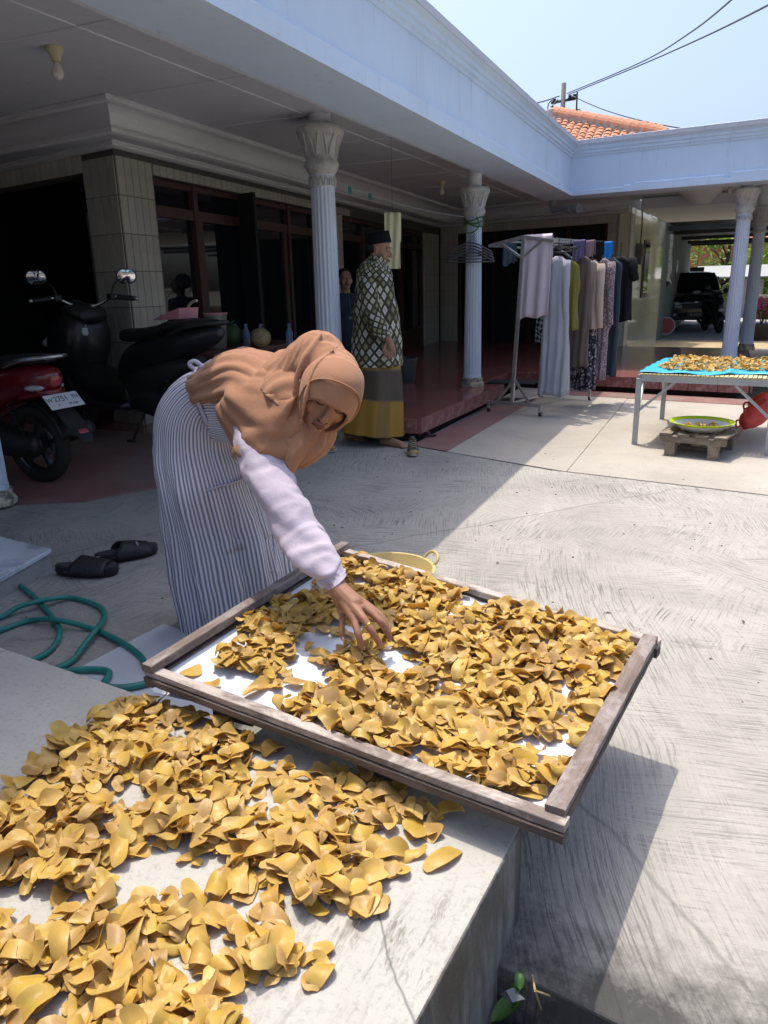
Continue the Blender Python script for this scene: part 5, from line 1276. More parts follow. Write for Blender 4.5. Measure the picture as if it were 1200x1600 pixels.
# sash and bow
iw=9*6+1
pts=[]
for q in range(0,N_,3):
    p=DR[iw][q]; c=sum(DR[iw],V((0,0,0)))/N_; pts.append(p+(p-c).normalized()*.010)
nx_=(sum(DR[iw+2],V((0,0,0)))/N_-sum(DR[iw-2],V((0,0,0)))/N_).normalized()
mm=MB(); R2=[]
for p in pts:
    c=sum(DR[iw],V((0,0,0)))/N_; rn=(p-c).normalized(); R2.append([p+nx_*.019+rn*.001,p+rn*.005,p-nx_*.019+rn*.001,p-rn*.006])
R2.append(R2[0]); mm.rings(R2,cap0=False,cap1=False); wpart(mm.mesh('sash',M_wcl,True),'sash',None)
bw=dep(318,574,2.66)
mm=MB()
for sg in (-1,1): mm.tube(smooth_path([bw,bw+CAMR*.03*sg+CAMU*.022,bw+CAMR*.05*sg+CAMU*.012,bw+CAMR*.028*sg-CAMU*.008,bw],5),[.008]*21,8)
mm.sph(bw,.014,10,8); wpart(mm.mesh('bow',M_wcl,True),'bow',None)
# ---- sleeves
def sfold(A,k): return .016*mnoise.noise(V((math.cos(A)*.9+k*2.5,math.sin(A)*.9-k*2.0,k*9)))+.003*math.sin(k*21+2.2*math.sin(A+.6))+(.003*math.sin(16*A) if k>.88 else 0)
SR=pxloft([(396,645,2.42,8,.02),(396,652,2.37,22,.045),(398,668,2.295,35,.062),(408,705,2.25,37,.064),(429,760,2.18,35,.060),(455,808,2.13,32,.053),(482,850,2.085,31,.053),(506,882,2.05,28,.047),(517,897,2.035,22,.038),(523,905,2.03,17,.031)],n=72,sub=14,fold=sfold)
mm=MB(); mm.rings(SR); sme=mm.mesh('sleeve',M_wcl,True); wrinkle(sme,CAMR*.8+CAMU*.35,.0045,7,24,3); wpart(sme,'sleeve',None)
cu=pxloft([(515,894,2.037,22,.037),(521,902,2.03,19,.034),(526,909,2.022,18.5,.033)],n=64,sub=5,fold=lambda A,k:.0022*math.sin(28*A)); mm=MB(); mm.rings(cu); wpart(mm.mesh('cuff',M_wcl,True),'cuff',None)
SR=pxloft([(455,645,2.50,32,.07),(440,705,2.64,28,.06),(422,735,2.80,22,.05),(404,750,2.93,15,.036)],n=36,sub=7,fold=sfold); mm=MB(); mm.rings(SR); wpart(mm.mesh('sleeve',M_wcl,True),'sleeve',None)
# ---- headscarf
M_hij=cloth('brown_headscarf',(.385,.195,.112),(.345,.172,.098)); 
hb=MB()
hb.sph(hl(0,-.024,.024),.095,32,20,(.86,1.05,.98),HM)                 # round the head
hb.sph(hl(0,-.035,-.03),.090,28,18,(.95,1.0,1.0),HM)
for u,v,d,r in ((497,562,2.28,.087),(507,580,2.25,.090),(483,575,2.30,.090),(469,588,2.32,.092),(520,585,2.23,.080),(464,618,2.31,.088),(452,600,2.34,.098)): hb.sph(dep(u,v,d),r,24,14)
hb.sph(hl(0,-.03,-.09),.056,24,14,(1.0,.8,.8),HM)                      # under the chin
CAPE=[(313,607,2.66,24,.16),(345,596,2.58,33,.19),(375,588,2.52,42,.205),(395,604,2.47,64,.215),(425,624,2.40,86,.205),(446,642,2.34,96,.18),(460,645,2.30,78,.13),(474,622,2.27,48,.09)]
def cfold(A,k): return .006*math.sin(5*A+k*7)+.010*(1-k)*max(0,math.sin(9*A+k*5))**2+.004*math.sin(17*A+2*k)
CR=pxloft(CAPE,n=144,sub=10,fold=cfold,power=.82)
mm=MB(); mm.rings(CR,cap0=False,cap1=False); cme=mm.mesh('scarf_cape',M_hij,True)
wrinkle(cme,dep(330,600,2.6)-dep(470,620,2.3),.006,4.0,20,5)
o=wpart(cme,'scarf_cape',None); md=o.modifiers.new('s','SOLIDIFY'); md.thickness=.004; md.offset=0
hb.rings(pxloft([(425,615,2.41,72,.15),(447,628,2.35,82,.15),(460,632,2.30,70,.12),(472,612,2.27,50,.09)],n=48,sub=5))
chain(hb,[hl(.0,-.01,-.11),dep(466,700,2.19),dep(456,724,2.19),dep(457,741,2.19)],[.040,.030,.020,.008],14)
# soft fold ridges in the cloth
for pts,r in (([(462,541,2.235),(449,575,2.23),(443,605,2.23),(447,632,2.225)],.009),([(503,522,2.205),(476,560,2.175),(462,600,2.17),(456,640,2.17)],.009),([(530,540,2.16),(495,570,2.11),(478,620,2.09),(470,660,2.095)],.007),([(395,640,2.27),(425,655,2.225),(450,690,2.185),(459,725,2.17)],.009)):
    chain(hb,[dep(*p) for p in pts],[r*.3]+[r]*(len(pts)-2)+[r*.3],10,5)
hij=remesh(hb,.005,9,.5,'headscarf')
wrinkle(hij,dep(505,530,2.2)-dep(450,660,2.2),.0032,5.0,24,2,lambda p:.25 if (p-hl(0,0,.05)).length<.085 else 1)
wpart(hij,'headscarf',M_hij)
# hood edge round the face: falls low over the brow and shades the eyes
def hring(a,bt,bb,cz,yt,ys,yb,n=64):
    out=[]
    for k in range(n):
        t=2*math.pi*k/n; s,c=math.sin(t),math.cos(t)
        y=(ys+(yt-ys)*c*c) if c>0 else (ys+(yb-ys)*c*c)
        out.append(hl(a*math.copysign(abs(s)**.9,s),y,cz+(bt if c>0 else bb)*c))
    return out
HD=[hring(.087,.096,.092,.018,-.02,-.03,-.03),hring(.086,.096,.094,.015,.036,.016,.005),hring(.080,.082,.093,.006,.086,.045,.022),hring(.070,.059,.090,-.012,.106,.058,.030),hring(.065,.048,.087,-.019,.113,.063,.034)]
mm=MB(); mm.rings(HD,cap0=False,cap1=False); hme=mm.mesh('scarf_hood',M_hij,True); o=wpart(hme,'scarf_hood',None); md=o.modifiers.new('ss','SUBSURF'); md.levels=1; md.render_levels=2; md=o.modifiers.new('s','SOLIDIFY'); md.thickness=.005; md.offset=1
mm=MB(); mm.tube(HD[-1],.0035,6,closed=True); wpart(mm.mesh('scarf_hem',M_hij,True),'scarf_hem',None)
mm=MB(); mm.tube([p+(p-HC).normalized()*.004 for p in HD[2][:20]+HD[2][44:]] if False else [HD[2][(44+i)%64]+(HD[2][(44+i)%64]-HC).normalized()*.005 for i in range(41)],.003,6); wpart(mm.mesh('scarf_seam',M_hij,True),'scarf_seam',None)

# ---------------------------------------------------------------- standing man
MD=6.42; mp=onz(585,692,0)
man=thing('person','man in a batik shirt, mustard sarong and black cap stepping off the terrace','person',loc=(mp.x,mp.y,.006)); MI=M.Translation(man.location).inverted()
def mpart(me,name,mat,par=man):
    if mat and not me.materials: me.materials.append(mat)
    o=link(name,me,par)
    if par is man: o.matrix_parent_inverse=MI
    return o
MF=(CAMR*.93-CAMF*.30-V((0,0,1))*.20).normalized(); MU=(V((0,0,1))-MF*MF.z).normalized(); MR=MF.cross(MU); MM=M((MR,MF,MU)).transposed(); MC=dep(593,392,MD)
bm_=MB(); head_shape(bm_,MC,MM,1.06); g_=lambda u,v,d=MD: dep(u,v,d)
chain(bm_,[MC+MM@V((0,-.02,-.03)),g_(588,408),g_(586,425)],[.058,.056,.07])
chain(bm_,[g_(586,430),g_(587,480),g_(588,550)],[.11,.125,.12]); 
for sg,du in ((-1,0),(1,0)): pass
f1=onz(612,698,.0); f2=onz(548,688,.0)
for ft,hd_ in ((f1,.03),(f2,-.05)):
    chain(bm_,[g_(588,560),g_(590,620)+FH*hd_*0,ft+V((-.06,.02,.11)),ft+V((-.06,.02,.06))],[.1,.07,.042,.036])
    d=V((.90,-.22,0)).normalized(); 
    chain(bm_,[ft-d*.09+V((0,0,.038)),ft+V((0,0,.040)),ft+d*.09+V((0,0,.026)),ft+d*.135+V((0,0,.018))],[.034,.036,.034,.020],14)
    for k in range(5):
        s=d.cross(V((0,0,1)))*(.016*(k-2)); chain(bm_,[ft+d*.12+s+V((0,0,.02)),ft+d*(.165-.006*abs(k-1))+s+V((0,0,.013))],[.011,.009],8,3)
dn_=MD-.19
sh_=g_(580,436,dn_+.06); el=g_(586,500,dn_-.02); wrm=g_(606,530,dn_-.05)
chain(bm_,[sh_+FH*.03,el,wrm,g_(609,537,dn_-.055)],[.035,.040,.032,.03])
pm=g_(611,543,dn_-.055); chain(bm_,[wrm,pm],[.03,.036])
for k,(uu,vv) in enumerate(((602,557),(607,561),(612,562),(617,559))):
    chain(bm_,[g_(604+k*4.2,546,dn_-.055),g_(602+k*4.6,552,dn_-.062),g_(uu,vv,dn_-.05)],[.012,.0105,.009],8,4)
chain(bm_,[g_(603,538,dn_-.06),g_(599,546,dn_-.062),g_(600,553,dn_-.055)],[.013,.011,.009],8,4)
# far arm
fs=g_(592,438,MD+.19); chain(bm_,[fs,g_(596,500,MD+.24),g_(612,535,MD+.2),g_(614,552,MD+.2)],[.05,.042,.032,.034])
for k in range(4): chain(bm_,[g_(609+k*3,552,MD+.2),g_(609+k*3.4,565,MD+.2)],[.011,.009],8,3)
mbody=remesh(bm_,.0058,3,.5,'body'); mpart(mbody,'body',M_skin2); face_parts(MC,MM,man,MI,1.06)
# hair band under the cap
mm=MB(); mm.sph(MC+MM@V((0,-.036,.030)),.092,24,14,(.86,1.02,.86),MM); mpart(mm.mesh('hair',M_brow,True),'hair',None)
# black cap (flat topped)
M_vel=cloth('black_velvet',(.012,.012,.014)); capU=(MU*.96-MF*.28).normalized(); capF=(MF-capU*MF.dot(capU)).normalized(); capM=M((capF.cross(capU),capF,capU)).transposed(); cc=MC+MM@V((0,-.012,.052))
R=[[cc+capM@V((.082*k*math.cos(A),.108*k*math.sin(A),z)) for A in [2*math.pi*q/32 for q in range(32)]] for z,k in ((0,1.04),(.03,1.03),(.088,.97),(.094,.94),(.086,.7))]
mm=MB(); mm.rings(R); mpart(mm.mesh('cap',M_vel,True),'cap',None).data.set_sharp_from_angle(angle=R_(50))
def batik():
    m,nt,b=newmat('batik'); uv=node(nt,'ShaderNodeTexCoord').outputs['UV']
    sx=node(nt,'ShaderNodeSeparateXYZ'); nt.links.new(uv,sx.inputs[0])
    U=math_(nt,'MULTIPLY',sx.outputs[0],17.0); Vv=math_(nt,'MULTIPLY',sx.outputs[1],12.0)
    a=math_(nt,'ADD',U,Vv); c=math_(nt,'SUBTRACT',U,Vv)
    fa=math_(nt,'ABSOLUTE',math_(nt,'SUBTRACT',math_(nt,'FRACT',a),.5)); fc=math_(nt,'ABSOLUTE',math_(nt,'SUBTRACT',math_(nt,'FRACT',c),.5))
    mx=math_(nt,'MAXIMUM',fa,fc)
    cb=node(nt,'ShaderNodeCombineXYZ'); nt.links.new(math_(nt,'FLOOR',a),cb.inputs[0]); nt.links.new(math_(nt,'FLOOR',c),cb.inputs[1])
    wn_=node(nt,'ShaderNodeTexWhiteNoise',noise_dimensions='2D'); nt.links.new(cb.outputs[0],wn_.inputs['Vector'])
    fill=ramp(nt,wn_.outputs['Value'],[(0,(.16,.15,.075)),(.3,(.56,.53,.39)),(.55,(.32,.28,.13)),(.75,(.66,.64,.54)),(1,(.20,.18,.09))]); fill.node.color_ramp.interpolation='CONSTANT'
    inner=mixc(nt,ramp(nt,mx,[(.17,(.55,)*3),(.21,(0,0,0))]),fill,(.33,.32,.27))
    ln=mixc(nt,ramp(nt,mx,[(.33,(0,0,0)),(.36,(1,1,1))]),inner,(.018,.02,.014))
    ln=mixc(nt,ramp(nt,mx,[(.43,(0,0,0)),(.45,(1,1,1))]),ln,(.16,.15,.09)); ln=mixc(nt,ramp(nt,mx,[(.465,(0,0,0)),(.48,(1,1,1))]),ln,(.02,.022,.015))
    nt.links.new(ln,b.inputs['Base Color']); b.inputs['Roughness'].default_value=.85; b.inputs['Specular IOR Level'].default_value=.2; return m
M_bat=batik()
def shf(A,k): return .008*math.sin(4*A+k*9)+.006*math.sin(7*A-k*14)*k+.003*math.sin(k*40+A*2)
HR_=pxloft([(589,571,MD,39,.165),(589,545,MD,38,.165),(588,510,MD,36,.165),(586,470,MD,33,.17),(585,438,MD,29,.18),(586,420,MD,24,.15),(588,410,MD,14,.08),(589,403,MD,10,.062)],n=72,sub=7,fold=shf)
mm=MB(); mm.rings(HR_); tme=mm.mesh('shirt',M_bat,True); wrinkle(tme,(.4,0,1),.010,3,9,4); mpart(tme,'shirt',None)
sl1=pxloft([(577,432,dn_+.07,13,.07),(577,460,dn_+.02,14,.068),(582,490,dn_-.01,14,.066),(592,512,dn_-.03,13,.062),(603,527,dn_-.05,10,.05)],n=36,sub=6,fold=lambda A,k:.005*math.sin(k*20+A*2)); mm=MB(); mm.rings(sl1); o=mpart(mm.mesh('sleeve',M_bat,True),'sleeve',None)
for l in o.data.uv_layers[0].data: l.uv=(l.uv[0]*.42,l.uv[1]*.62)
sl2=pxloft([(592,434,MD+.16,12,.06),(597,470,MD+.22,12,.06),(604,512,MD+.22,11,.055)],n=30,sub=6); mm=MB(); mm.rings(sl2); o=mpart(mm.mesh('sleeve',M_bat,True),'sleeve',None)
for l in o.data.uv_layers[0].data: l.uv=(l.uv[0]*.42,l.uv[1]*.62)
mm=MB(); R=pxloft([(588,412,MD,15,.078),(590,404,MD,13,.07),(591,399,MD,11.5,.064)],n=40,sub=4); mm.rings(R); o=mpart(mm.mesh('collar',M_bat,True),'collar',None)
for l in o.data.uv_layers[0].data: l.uv=(l.uv[0]*.5,l.uv[1]*.08)
def sarong():
    m,nt,b=newmat('sarong'); uv=node(nt,'ShaderNodeTexCoord').outputs['UV']; sx=node(nt,'ShaderNodeSeparateXYZ'); nt.links.new(uv,sx.inputs[0])
    mus=(.36,.185,.012); dk=(.075,.055,.032)
    c=ramp(nt,sx.outputs[1],[(0,(.02,.015,.008)),(.025,(.02,.015,.008)),(.03,mus),(.44,mus),(.45,(.15,.11,.06)),(.47,dk),(.80,dk),(.82,(.15,.11,.06)),(.84,mus)])
    f=math_(nt,'FRACT',math_(nt,'ADD',math_(nt,'MULTIPLY',sx.outputs[0],3.0),.42)); st_=ramp(nt,f,[(.70,(0,0,0)),(.72,(.75,)*3),(.93,(.75,)*3),(.95,(0,0,0))]); c=mixc(nt,math_(nt,'MULTIPLY',st_,.6),c,(.12,.085,.035))
    thn=math_(nt,'MULTIPLY_ADD',math_(nt,'SINE',math_(nt,'MULTIPLY',sx.outputs[0],900)),.5,.5); c=mixc(nt,math_(nt,'MULTIPLY',thn,.18),c,(.05,.04,.02))
    nt.links.new(c,b.inputs['Base Color']); b.inputs['Roughness'].default_value=.7; return m
M_sar=sarong()
GR=pxloft([(583,678,MD,47,.20),(585,650,MD,45,.185),(588,615,MD,42,.17),(590,585,MD,38,.16),(590,556,MD,34,.14)],n=96,sub=7,fold=lambda A,k:.012*(1-k*.7)*math.sin(5*A+2+k*2)+.006*(1-k)*math.sin(11*A))
mm=MB(); mm.rings(GR); mpart(mm.mesh('sarong',M_sar,True),'sarong',None)

# ---------------------------------------------------------------- youth in the doorway
YD=8.0; yb=dep(541,500,YD)
yo=thing('person','person in a dark shirt with a badge standing in the dark doorway','person',loc=(yb.x,yb.y,TZ)); YI=M.Translation(yo.location).inverted()
YF=(-CAMF*.9+CAMR*.35).normalized(); YU=(V((0,0,1))-YF*YF.z).normalized(); YF=YU.cross(YF.cross(YU)).normalized() if False else (YF-YU*YF.dot(YU)).normalized(); YM=M((YF.cross(YU),YF,YU)).transposed(); YC=dep(539,438,YD)
bm_=MB(); head_shape(bm_,YC,YM,.98); zz=lambda du,z,df=0: V((YC.x,YC.y,z))+CAMR*du+FH*df
chain(bm_,[YC,zz(0,YC.z-.15),zz(0,YC.z-.5)],[.055,.05,.12]); 
for sg in (-1,1):
    chain(bm_,[zz(.08*sg,YC.z-.6),zz(.09*sg,TZ+.4),zz(.09*sg,TZ+.06)],[.09,.06,.045]); chain(bm_,[zz(.09*sg,TZ+.04),zz(.10*sg,TZ+.035,-.13)],[.035,.03])
    chain(bm_,[zz(.16*sg,YC.z-.22),zz(.20*sg,YC.z-.45),zz(.2*sg,YC.z-.68)],[.045,.036,.03]); chain(bm_,[zz(.2*sg,YC.z-.68),zz(.2*sg,YC.z-.78,-.02)],[.03,.022])
ym=remesh(bm_,.008,3,.5,'body'); o=link('body',ym,yo); ym.materials.append(M_skin2); o.matrix_parent_inverse=YI; face_parts(YC,YM,yo,YI,.98)
def ring_h(c,a,b,n=40): return [c+CAMR*(a*math.cos(t))+FH*(b*math.sin(t)) for t in [2*math.pi*q/n for q in range(n)]]
mm=MB(); mm.rings([ring_h(zz(0,YC.z+d),a,b) for d,a,b in ((-.72,.19,.14),(-.5,.19,.135),(-.3,.20,.13),(-.2,.19,.11),(-.155,.13,.085),(-.13,.062,.058))]); o=mm.build('shirt',C_nav,yo,smooth=True); o.matrix_parent_inverse=YI
mm=MB(); mm.rings([ring_h(zz(0,z),a,b) for z,a,b in ((TZ+.05,.17,.13),(TZ+.4,.18,.13),(YC.z-.68,.185,.135))]); o=mm.build('trousers',C_bk,yo,smooth=True); o.matrix_parent_inverse=YI
for sg in (-1,1):
    mm=MB(); chain(mm,[zz(.165*sg,YC.z-.20),zz(.205*sg,YC.z-.42)],[.06,.05]); o=mm.build('sleeve',C_nav,yo,smooth=True); o.matrix_parent_inverse=YI
mm=MB(); mm.sph(YC+YM@V((0,-.03,.045)),.098,20,14,(.85,1.02,.9),YM); o=mm.build('hair',M_brow,yo,smooth=True); o.matrix_parent_inverse=YI
mm=MB(); bc_=dep(549,497,YD-.17); mm.box(bc_,(.05,.006,.075),RW); o=mm.build('badge',pbr('badge_card',(.5,.55,.6),(.2,.35,.4),60,.3),yo); o.matrix_parent_inverse=YI
mm=MB(); mm.tube([bc_+V((0,0,.04)),dep(545,462,YD-.13),dep(541,450,YD-.08)],.004,6); o=mm.build('lanyard',pbr('lanyard',(.04,.12,.2),None,10,.6),yo); o.matrix_parent_inverse=YI

# ================================================================ MOTOR SCOOTERS
from mathutils.bvhtree import BVHTree
M_tyre=pbr('tyre_rubber',(.018,.018,.018),(.012,.012,.012),40,.8,bmp=.5,bscale=120); M_rim=pbr('cast_rim',(.10,.10,.11),(.06,.06,.065),20,.3,metal=.8)
M_bkp=pbr('black_gloss_paint',(.010,.012,.017),(.008,.009,.013),6,.38,coat=.12); M_bkm=pbr('black_matt_plastic',(.018,.019,.021),(.012,.013,.014),30,.5); M_redp=pbr('red_gloss_paint',(.19,.008,.014),(.15,.006,.010),6,.16,coat=.8)
M_seat=pbr('seat_vinyl',(.016,.016,.018),(.011,.011,.012),40,.55,bmp=.3,bscale=90); M_lensr=pbr('red_lens',(.45,.06,.08),(.35,.04,.05),10,.08,coat=.6); M_lensc=pbr('clear_lens',(.45,.47,.48),(.25,.26,.27),14,.06,coat=.8); M_silv=pbr('silver_trim',(.55,.56,.58),None,20,.2,metal=.9); M_mir=pbr('mirror_glass',(.75,.76,.78),None,3,.03,metal=1); M_plate=pbr('plate_white',(.66,.69,.72),(.60,.63,.66),8,.35); M_pt=pbr('plate_black',(.015,.015,.015),None,10,.5)
def xloft(sec,n=28,p=.85,sub=5):
    """sections (x,zc,half_w,half_h[,yc]) along x"""
    k=[V((s[0],s[1],0)) for s in sec]; e=[V((s[2],s[3],0)) for s in sec]; C=smooth_path(k,sub);E=smooth_path(e,sub); R=[]
    for c,h in zip(C,E):
        R.append([V((c.x,h.x*math.copysign(abs(math.cos(A))**p,math.cos(A)),c.y+h.y*math.copysign(abs(math.sin(A))**p,math.sin(A)))) for A in [2*math.pi*q/n for q in range(n)]])
    return R
def wheel(t,x,r,wd,name='wheel'):
    m=MB(); n=40; prof=[(r-.075,-wd*.36),(r-.05,-wd*.5),(r-.018,-wd*.46),(r-.004,-wd*.25),(r,0),(r-.004,wd*.25),(r-.018,wd*.46),(r-.05,wd*.5),(r-.075,wd*.36)]
    R=[[V((x+a*math.cos(A),y,r+a*math.sin(A))) for a,y in prof] for A in [2*math.pi*q/n for q in range(n+1)]]
    m.rings(R,False,False,closed=False); w_=m.build(name,M_tyre,t,smooth=True)
    m=MB(); R=[[V((x+a*math.cos(A),y,r+a*math.sin(A))) for a,y in ((r-.072,-wd*.36),(r-.09,-wd*.3),(r-.10,0),(r-.09,wd*.3),(r-.072,wd*.36))] for A in [2*math.pi*q/n for q in range(n+1)]]
    m.rings(R,False,False,closed=False); m.cyl((x,-.05,r),(x,.05,r),.045,n=18)
    for k in range(5):
        A=2*math.pi*k/5+.3; a=V((x+.04*math.cos(A),0,r+.04*math.sin(A)));b=V((x+(r-.09)*math.cos(A+.12),0,r+(r-.09)*math.sin(A+.12))); m.bar(a,b,.032,.028,up=(0,1,0))
    m.build('rim',M_rim,w_,auto=40)
    for sg in (-1,1):
        m=MB(); m.lathe([(.085,-.003),(.09,0),(.085,.003)],28,(x,sg*(wd*.5+.004),r),rot=M.Rotation(math.pi/2,3,'X')); m.build('brake_disc',M_silv if sg<0 else M_rim,w_,smooth=True)
    return w_
def scooter(loc,ang,label,paint,style,steer=0,lean=0):
    t=thing('motor_scooter',label,'motorbike',None,loc=loc,rz=ang)
    if lean: t.rotation_euler=(lean,0,ang)
    big=style=='maxi'; wb=1.31 if big else 1.24; r=.265 if big else .27
    wheel(t,0,r,.12 if big else .095); wheel(t,wb,r,.11 if big else .085)
    def L(name,mat,sec,p=.85,par=t,n=28,auto=None):
        m=MB(); m.rings(xloft(sec,n,p)); return m.build(name,mat,par,smooth=True)
    # engine, swing arm, exhaust, shock
    L('engine',M_bkm,[(-.08,.27,.05,.06),(.15,.28,.09,.10),(.42,.33,.09,.11),(.5,.36,.05,.06)]).location=(0,.06,0)
    m=MB(); m.tube(smooth_path([(.40,-.12,.22),(.15,-.15,.20),(-.02,-.16,.27)],5),.022,10); m.build('exhaust_pipe',M_rim,t,smooth=True)
    m=MB(); m.tube([(.05,-.165,.25),(-.05,-.165,.29),(-.30,-.165,.37),(-.33,-.165,.38)],[.04,.052,.056,.04],16); ex=m.build('exhaust',M_bkm,t,smooth=True)
    for sg in (-1,1):
        m=MB(); pts=[V((.0,sg*.085,.30)).lerp(V((.16,sg*.1,.62)),k/40)+V((.018*math.cos(k*1.3),.018*math.sin(k*1.3),0)) for k in range(41)]; m.tube(pts,.005,6); m.build('shock_spring',M_rim,t,smooth=True)
    # rear mudguard
    m=MB(); R=[]
    for k in range(10):
        A=R_(60+12*k); R.append([V(((r+.035)*math.cos(A),y,r+(r+.035)*math.sin(A)+abs(y)*-.2)) for y in (-.06,-.03,0,.03,.06)])
    m.rings(R,closed=False); o=m.build('mudguard',M_bkm,t,smooth=True); md=o.modifiers.new('s','SOLIDIFY'); md.thickness=.004
    if big:
        L('rear_body',paint,[(-.40,.82,.035,.03),(-.30,.80,.085,.075),(-.05,.74,.14,.11),(.25,.66,.165,.13),(.48,.58,.15,.15),(.62,.50,.10,.12)])
        L('side_cover',M_bkm,[(-.15,.60,.09,.05),(.1,.54,.145,.10),(.4,.44,.16,.14),(.62,.38,.12,.10)])
        L('seat',M_seat,[(-.36,.885,.05,.02),(-.25,.885,.11,.034),(.02,.865,.14,.042),(.12,.835,.145,.045),(.35,.80,.14,.05),(.55,.79,.09,.05),(.62,.79,.04,.035)],.8)
        m=MB(); m.tube(smooth_path([(.02,-.13,.80),(-.2,-.15,.86),(-.38,-.09,.885),(-.42,0,.89),(-.38,.09,.885),(-.2,.15,.86),(.02,.13,.80)],5),.014,8); m.build('grab_rail',M_bkm,t,smooth=True)
        L('floor_tunnel',M_bkp,[(.48,.36,.15,.12),(.75,.37,.17,.13),(1.0,.42,.19,.15),(1.12,.50,.14,.12)])
        L('footboard',M_bkp,[(.50,.27,.20,.04),(.8,.27,.22,.05),(1.05,.36,.20,.06),(1.18,.46,.16,.05)])
        fr=L('front_fairing',paint,[(.97,.80,.16,.13),(1.03,.76,.205,.22),(1.15,.72,.21,.27),(1.32,.70,.17,.22),(1.46,.68,.09,.12),(1.52,.67,.03,.04)])
        L('dash_cover',M_bkm,[(.93,.93,.12,.05),(1.02,.97,.16,.06),(1.16,.98,.13,.05),(1.24,.97,.06,.03)])
        m=MB(); R=[]
        for k in range(8):
            f=k/7; R.append([V((1.26-.12*f,(.15-.035*f)*math.sin(a),.93+.13*f-.10*(1-math.cos(a)))) for a in [R_(-70+20*q) for q in range(8)]])
        m.rings(R,closed=False); o=m.build('windscreen',pbr('smoke_screen',(.03,.032,.035),None,5,.08),t,smooth=True); md=o.modifiers.new('s','SOLIDIFY'); md.thickness=.004
        m=MB(); m.sph((1.0,-.205,.42),.05,14,8,(1.6,.3,.35)); m.build('chrome_trim',M_silv,t,smooth=True)
        m=MB(); m.sph((.55,-.16,.37),.07,14,8,(.35,.3,1.0),M.Rotation(.5,3,'Y')); m.build('side_reflector',M_lensc,t,smooth=True)
        hx,hz_2=1.02,1.04
    else:
        L('rear_body',paint,[(-.27,.735,.03,.02),(-.22,.72,.085,.075),(-.05,.70,.135,.115),(.2,.64,.15,.14),(.42,.56,.13,.15),(.55,.48,.08,.1)])
        L('seat',M_seat,[(-.24,.845,.05,.02),(-.15,.845,.105,.035),(.1,.825,.13,.045),(.35,.80,.12,.045),(.5,.79,.05,.03)],.8)
        m=MB(); m.tube(smooth_path([(.05,-.14,.80),(-.12,-.145,.845),(-.27,-.09,.86),(-.31,0,.865),(-.27,.09,.86),(-.12,.145,.845),(.05,.14,.80)],5),.015,8); m.build('grab_rail',M_silv,t,smooth=True)
        # tail light with bright surround and side indicator
        m=MB(); m.sph((-.205,0,.715),.088,24,14,(.55,1.0,.80),M.Rotation(-.25,3,'Y')); tlz=m.build('tail_light_housing',M_silv,t,smooth=True)
        m=MB(); m.sph((-.238,0,.712),.062,24,14,(.55,.95,.86),M.Rotation(-.25,3,'Y')); m.build('tail_light',M_lensr,t,smooth=True)
        for sg in (-1,1):
            m=MB(); m.sph((-.165,sg*.105,.665),.05,16,10,(1.3,.45,.42),M.Rotation(sg*.5,3,'Z')); o=m.build('indicator',M_lensc,t,smooth=True)
            m=MB(); m.tube(smooth_path([(-.10,sg*.135,.70),(-.2,sg*.10,.64),(-.26,sg*.03,.625)],5),.008,6); m.build('lamp_trim',M_redp,t,smooth=True)
        L('tail_lip',paint,[(-.26,.635,.03,.012),(-.2,.63,.09,.03),(0,.60,.12,.04)])
        # plate carrier reaching back over the wheel
        m=MB(); R=[[V((x,y,z)) for y in (-w_,w_)]+[V((x,y,z-.02)) for y in (w_,-w_)] for x,z,w_ in ((-.12,.62,.06),(-.20,.60,.07),(-.30,.52,.075),(-.38,.43,.075),(-.455,.36,.055),(-.475,.335,.03))]
        m.rings(R); pcx=m.build('plate_carrier',M_bkm,t,auto=30)
        PN=V((-.76,0,.65)).normalized()         # plate faces back and up
        px=V((0,-1,0)); py=PN.cross(px); Mp=M((px,py,PN)).transposed().to_4x4(); pc_=V((-.285,0,.565))+PN*.02
        m=MB(); m.box((0,0,0),(.275,.115,.004)); o=m.build('number_plate',M_plate,t); o.matrix_local=M.Translation(pc_)@Mp; bevel(o,.003)
        for body_,sz,xx,yy in (('W',.045,-.108,.012),('2751',.058,-.018,.014),('TH',.042,.098,.016),('07 . 30',.026,.055,-.033)):
            text_mesh(body_,sz,'plate_text',M_pt,o,M.Translation((xx,yy,.0028)),.0006)
        for xx in (-.06,.06): 
            m=MB(); m.lathe([(.005,.002),(.005,.004)],10,(xx,-.028,0)); m.build('bolt',M_bkm,o)
        m=MB(); m.box((0,0,0),(.075,.032,.008)); o=m.build('reflector',M_lensr,t); o.matrix_local=M.Translation(V((-.435,0,.383)))@Mp; bevel(o,.004)
        L('floor_board',M_bkm,[(.45,.30,.12,.08),(.7,.28,.17,.05),(.95,.32,.15,.08)])
        fr=L('front_fairing',paint,[(.92,.70,.14,.22),(1.0,.68,.19,.30),(1.12,.66,.15,.26),(1.25,.64,.06,.12)])
        L('handle_cover',paint,[(.90,.98,.08,.05),(.98,1.0,.13,.08),(1.08,.99,.05,.05)])
        hx,hz_2=.95,1.02
    # steering: fork, front mudguard, bars, grips, levers, mirrors
    S=bpy.data.objects.new('steering',None) if False else None
    ax=V((hx,0,0)); rs=M.Rotation(steer,3,'Z'); T=lambda x,y,z: ax+rs@V((x-hx,y,0))+V((0,0,z))
    for sg in (-1,1):
        m=MB(); m.cyl((wb,sg*.075,r),(wb-.16,sg*.075,.66),.02,n=12); m.build('fork',M_rim,t,smooth=True)
    m=MB(); R=[]
    for k in range(12):
        A=R_(20+13*k); R.append([V((wb+(r+.03)*math.cos(A),y,r+(r+.03)*math.sin(A)-abs(y)*.3)) for y in (-.065,-.03,0,.03,.065)])
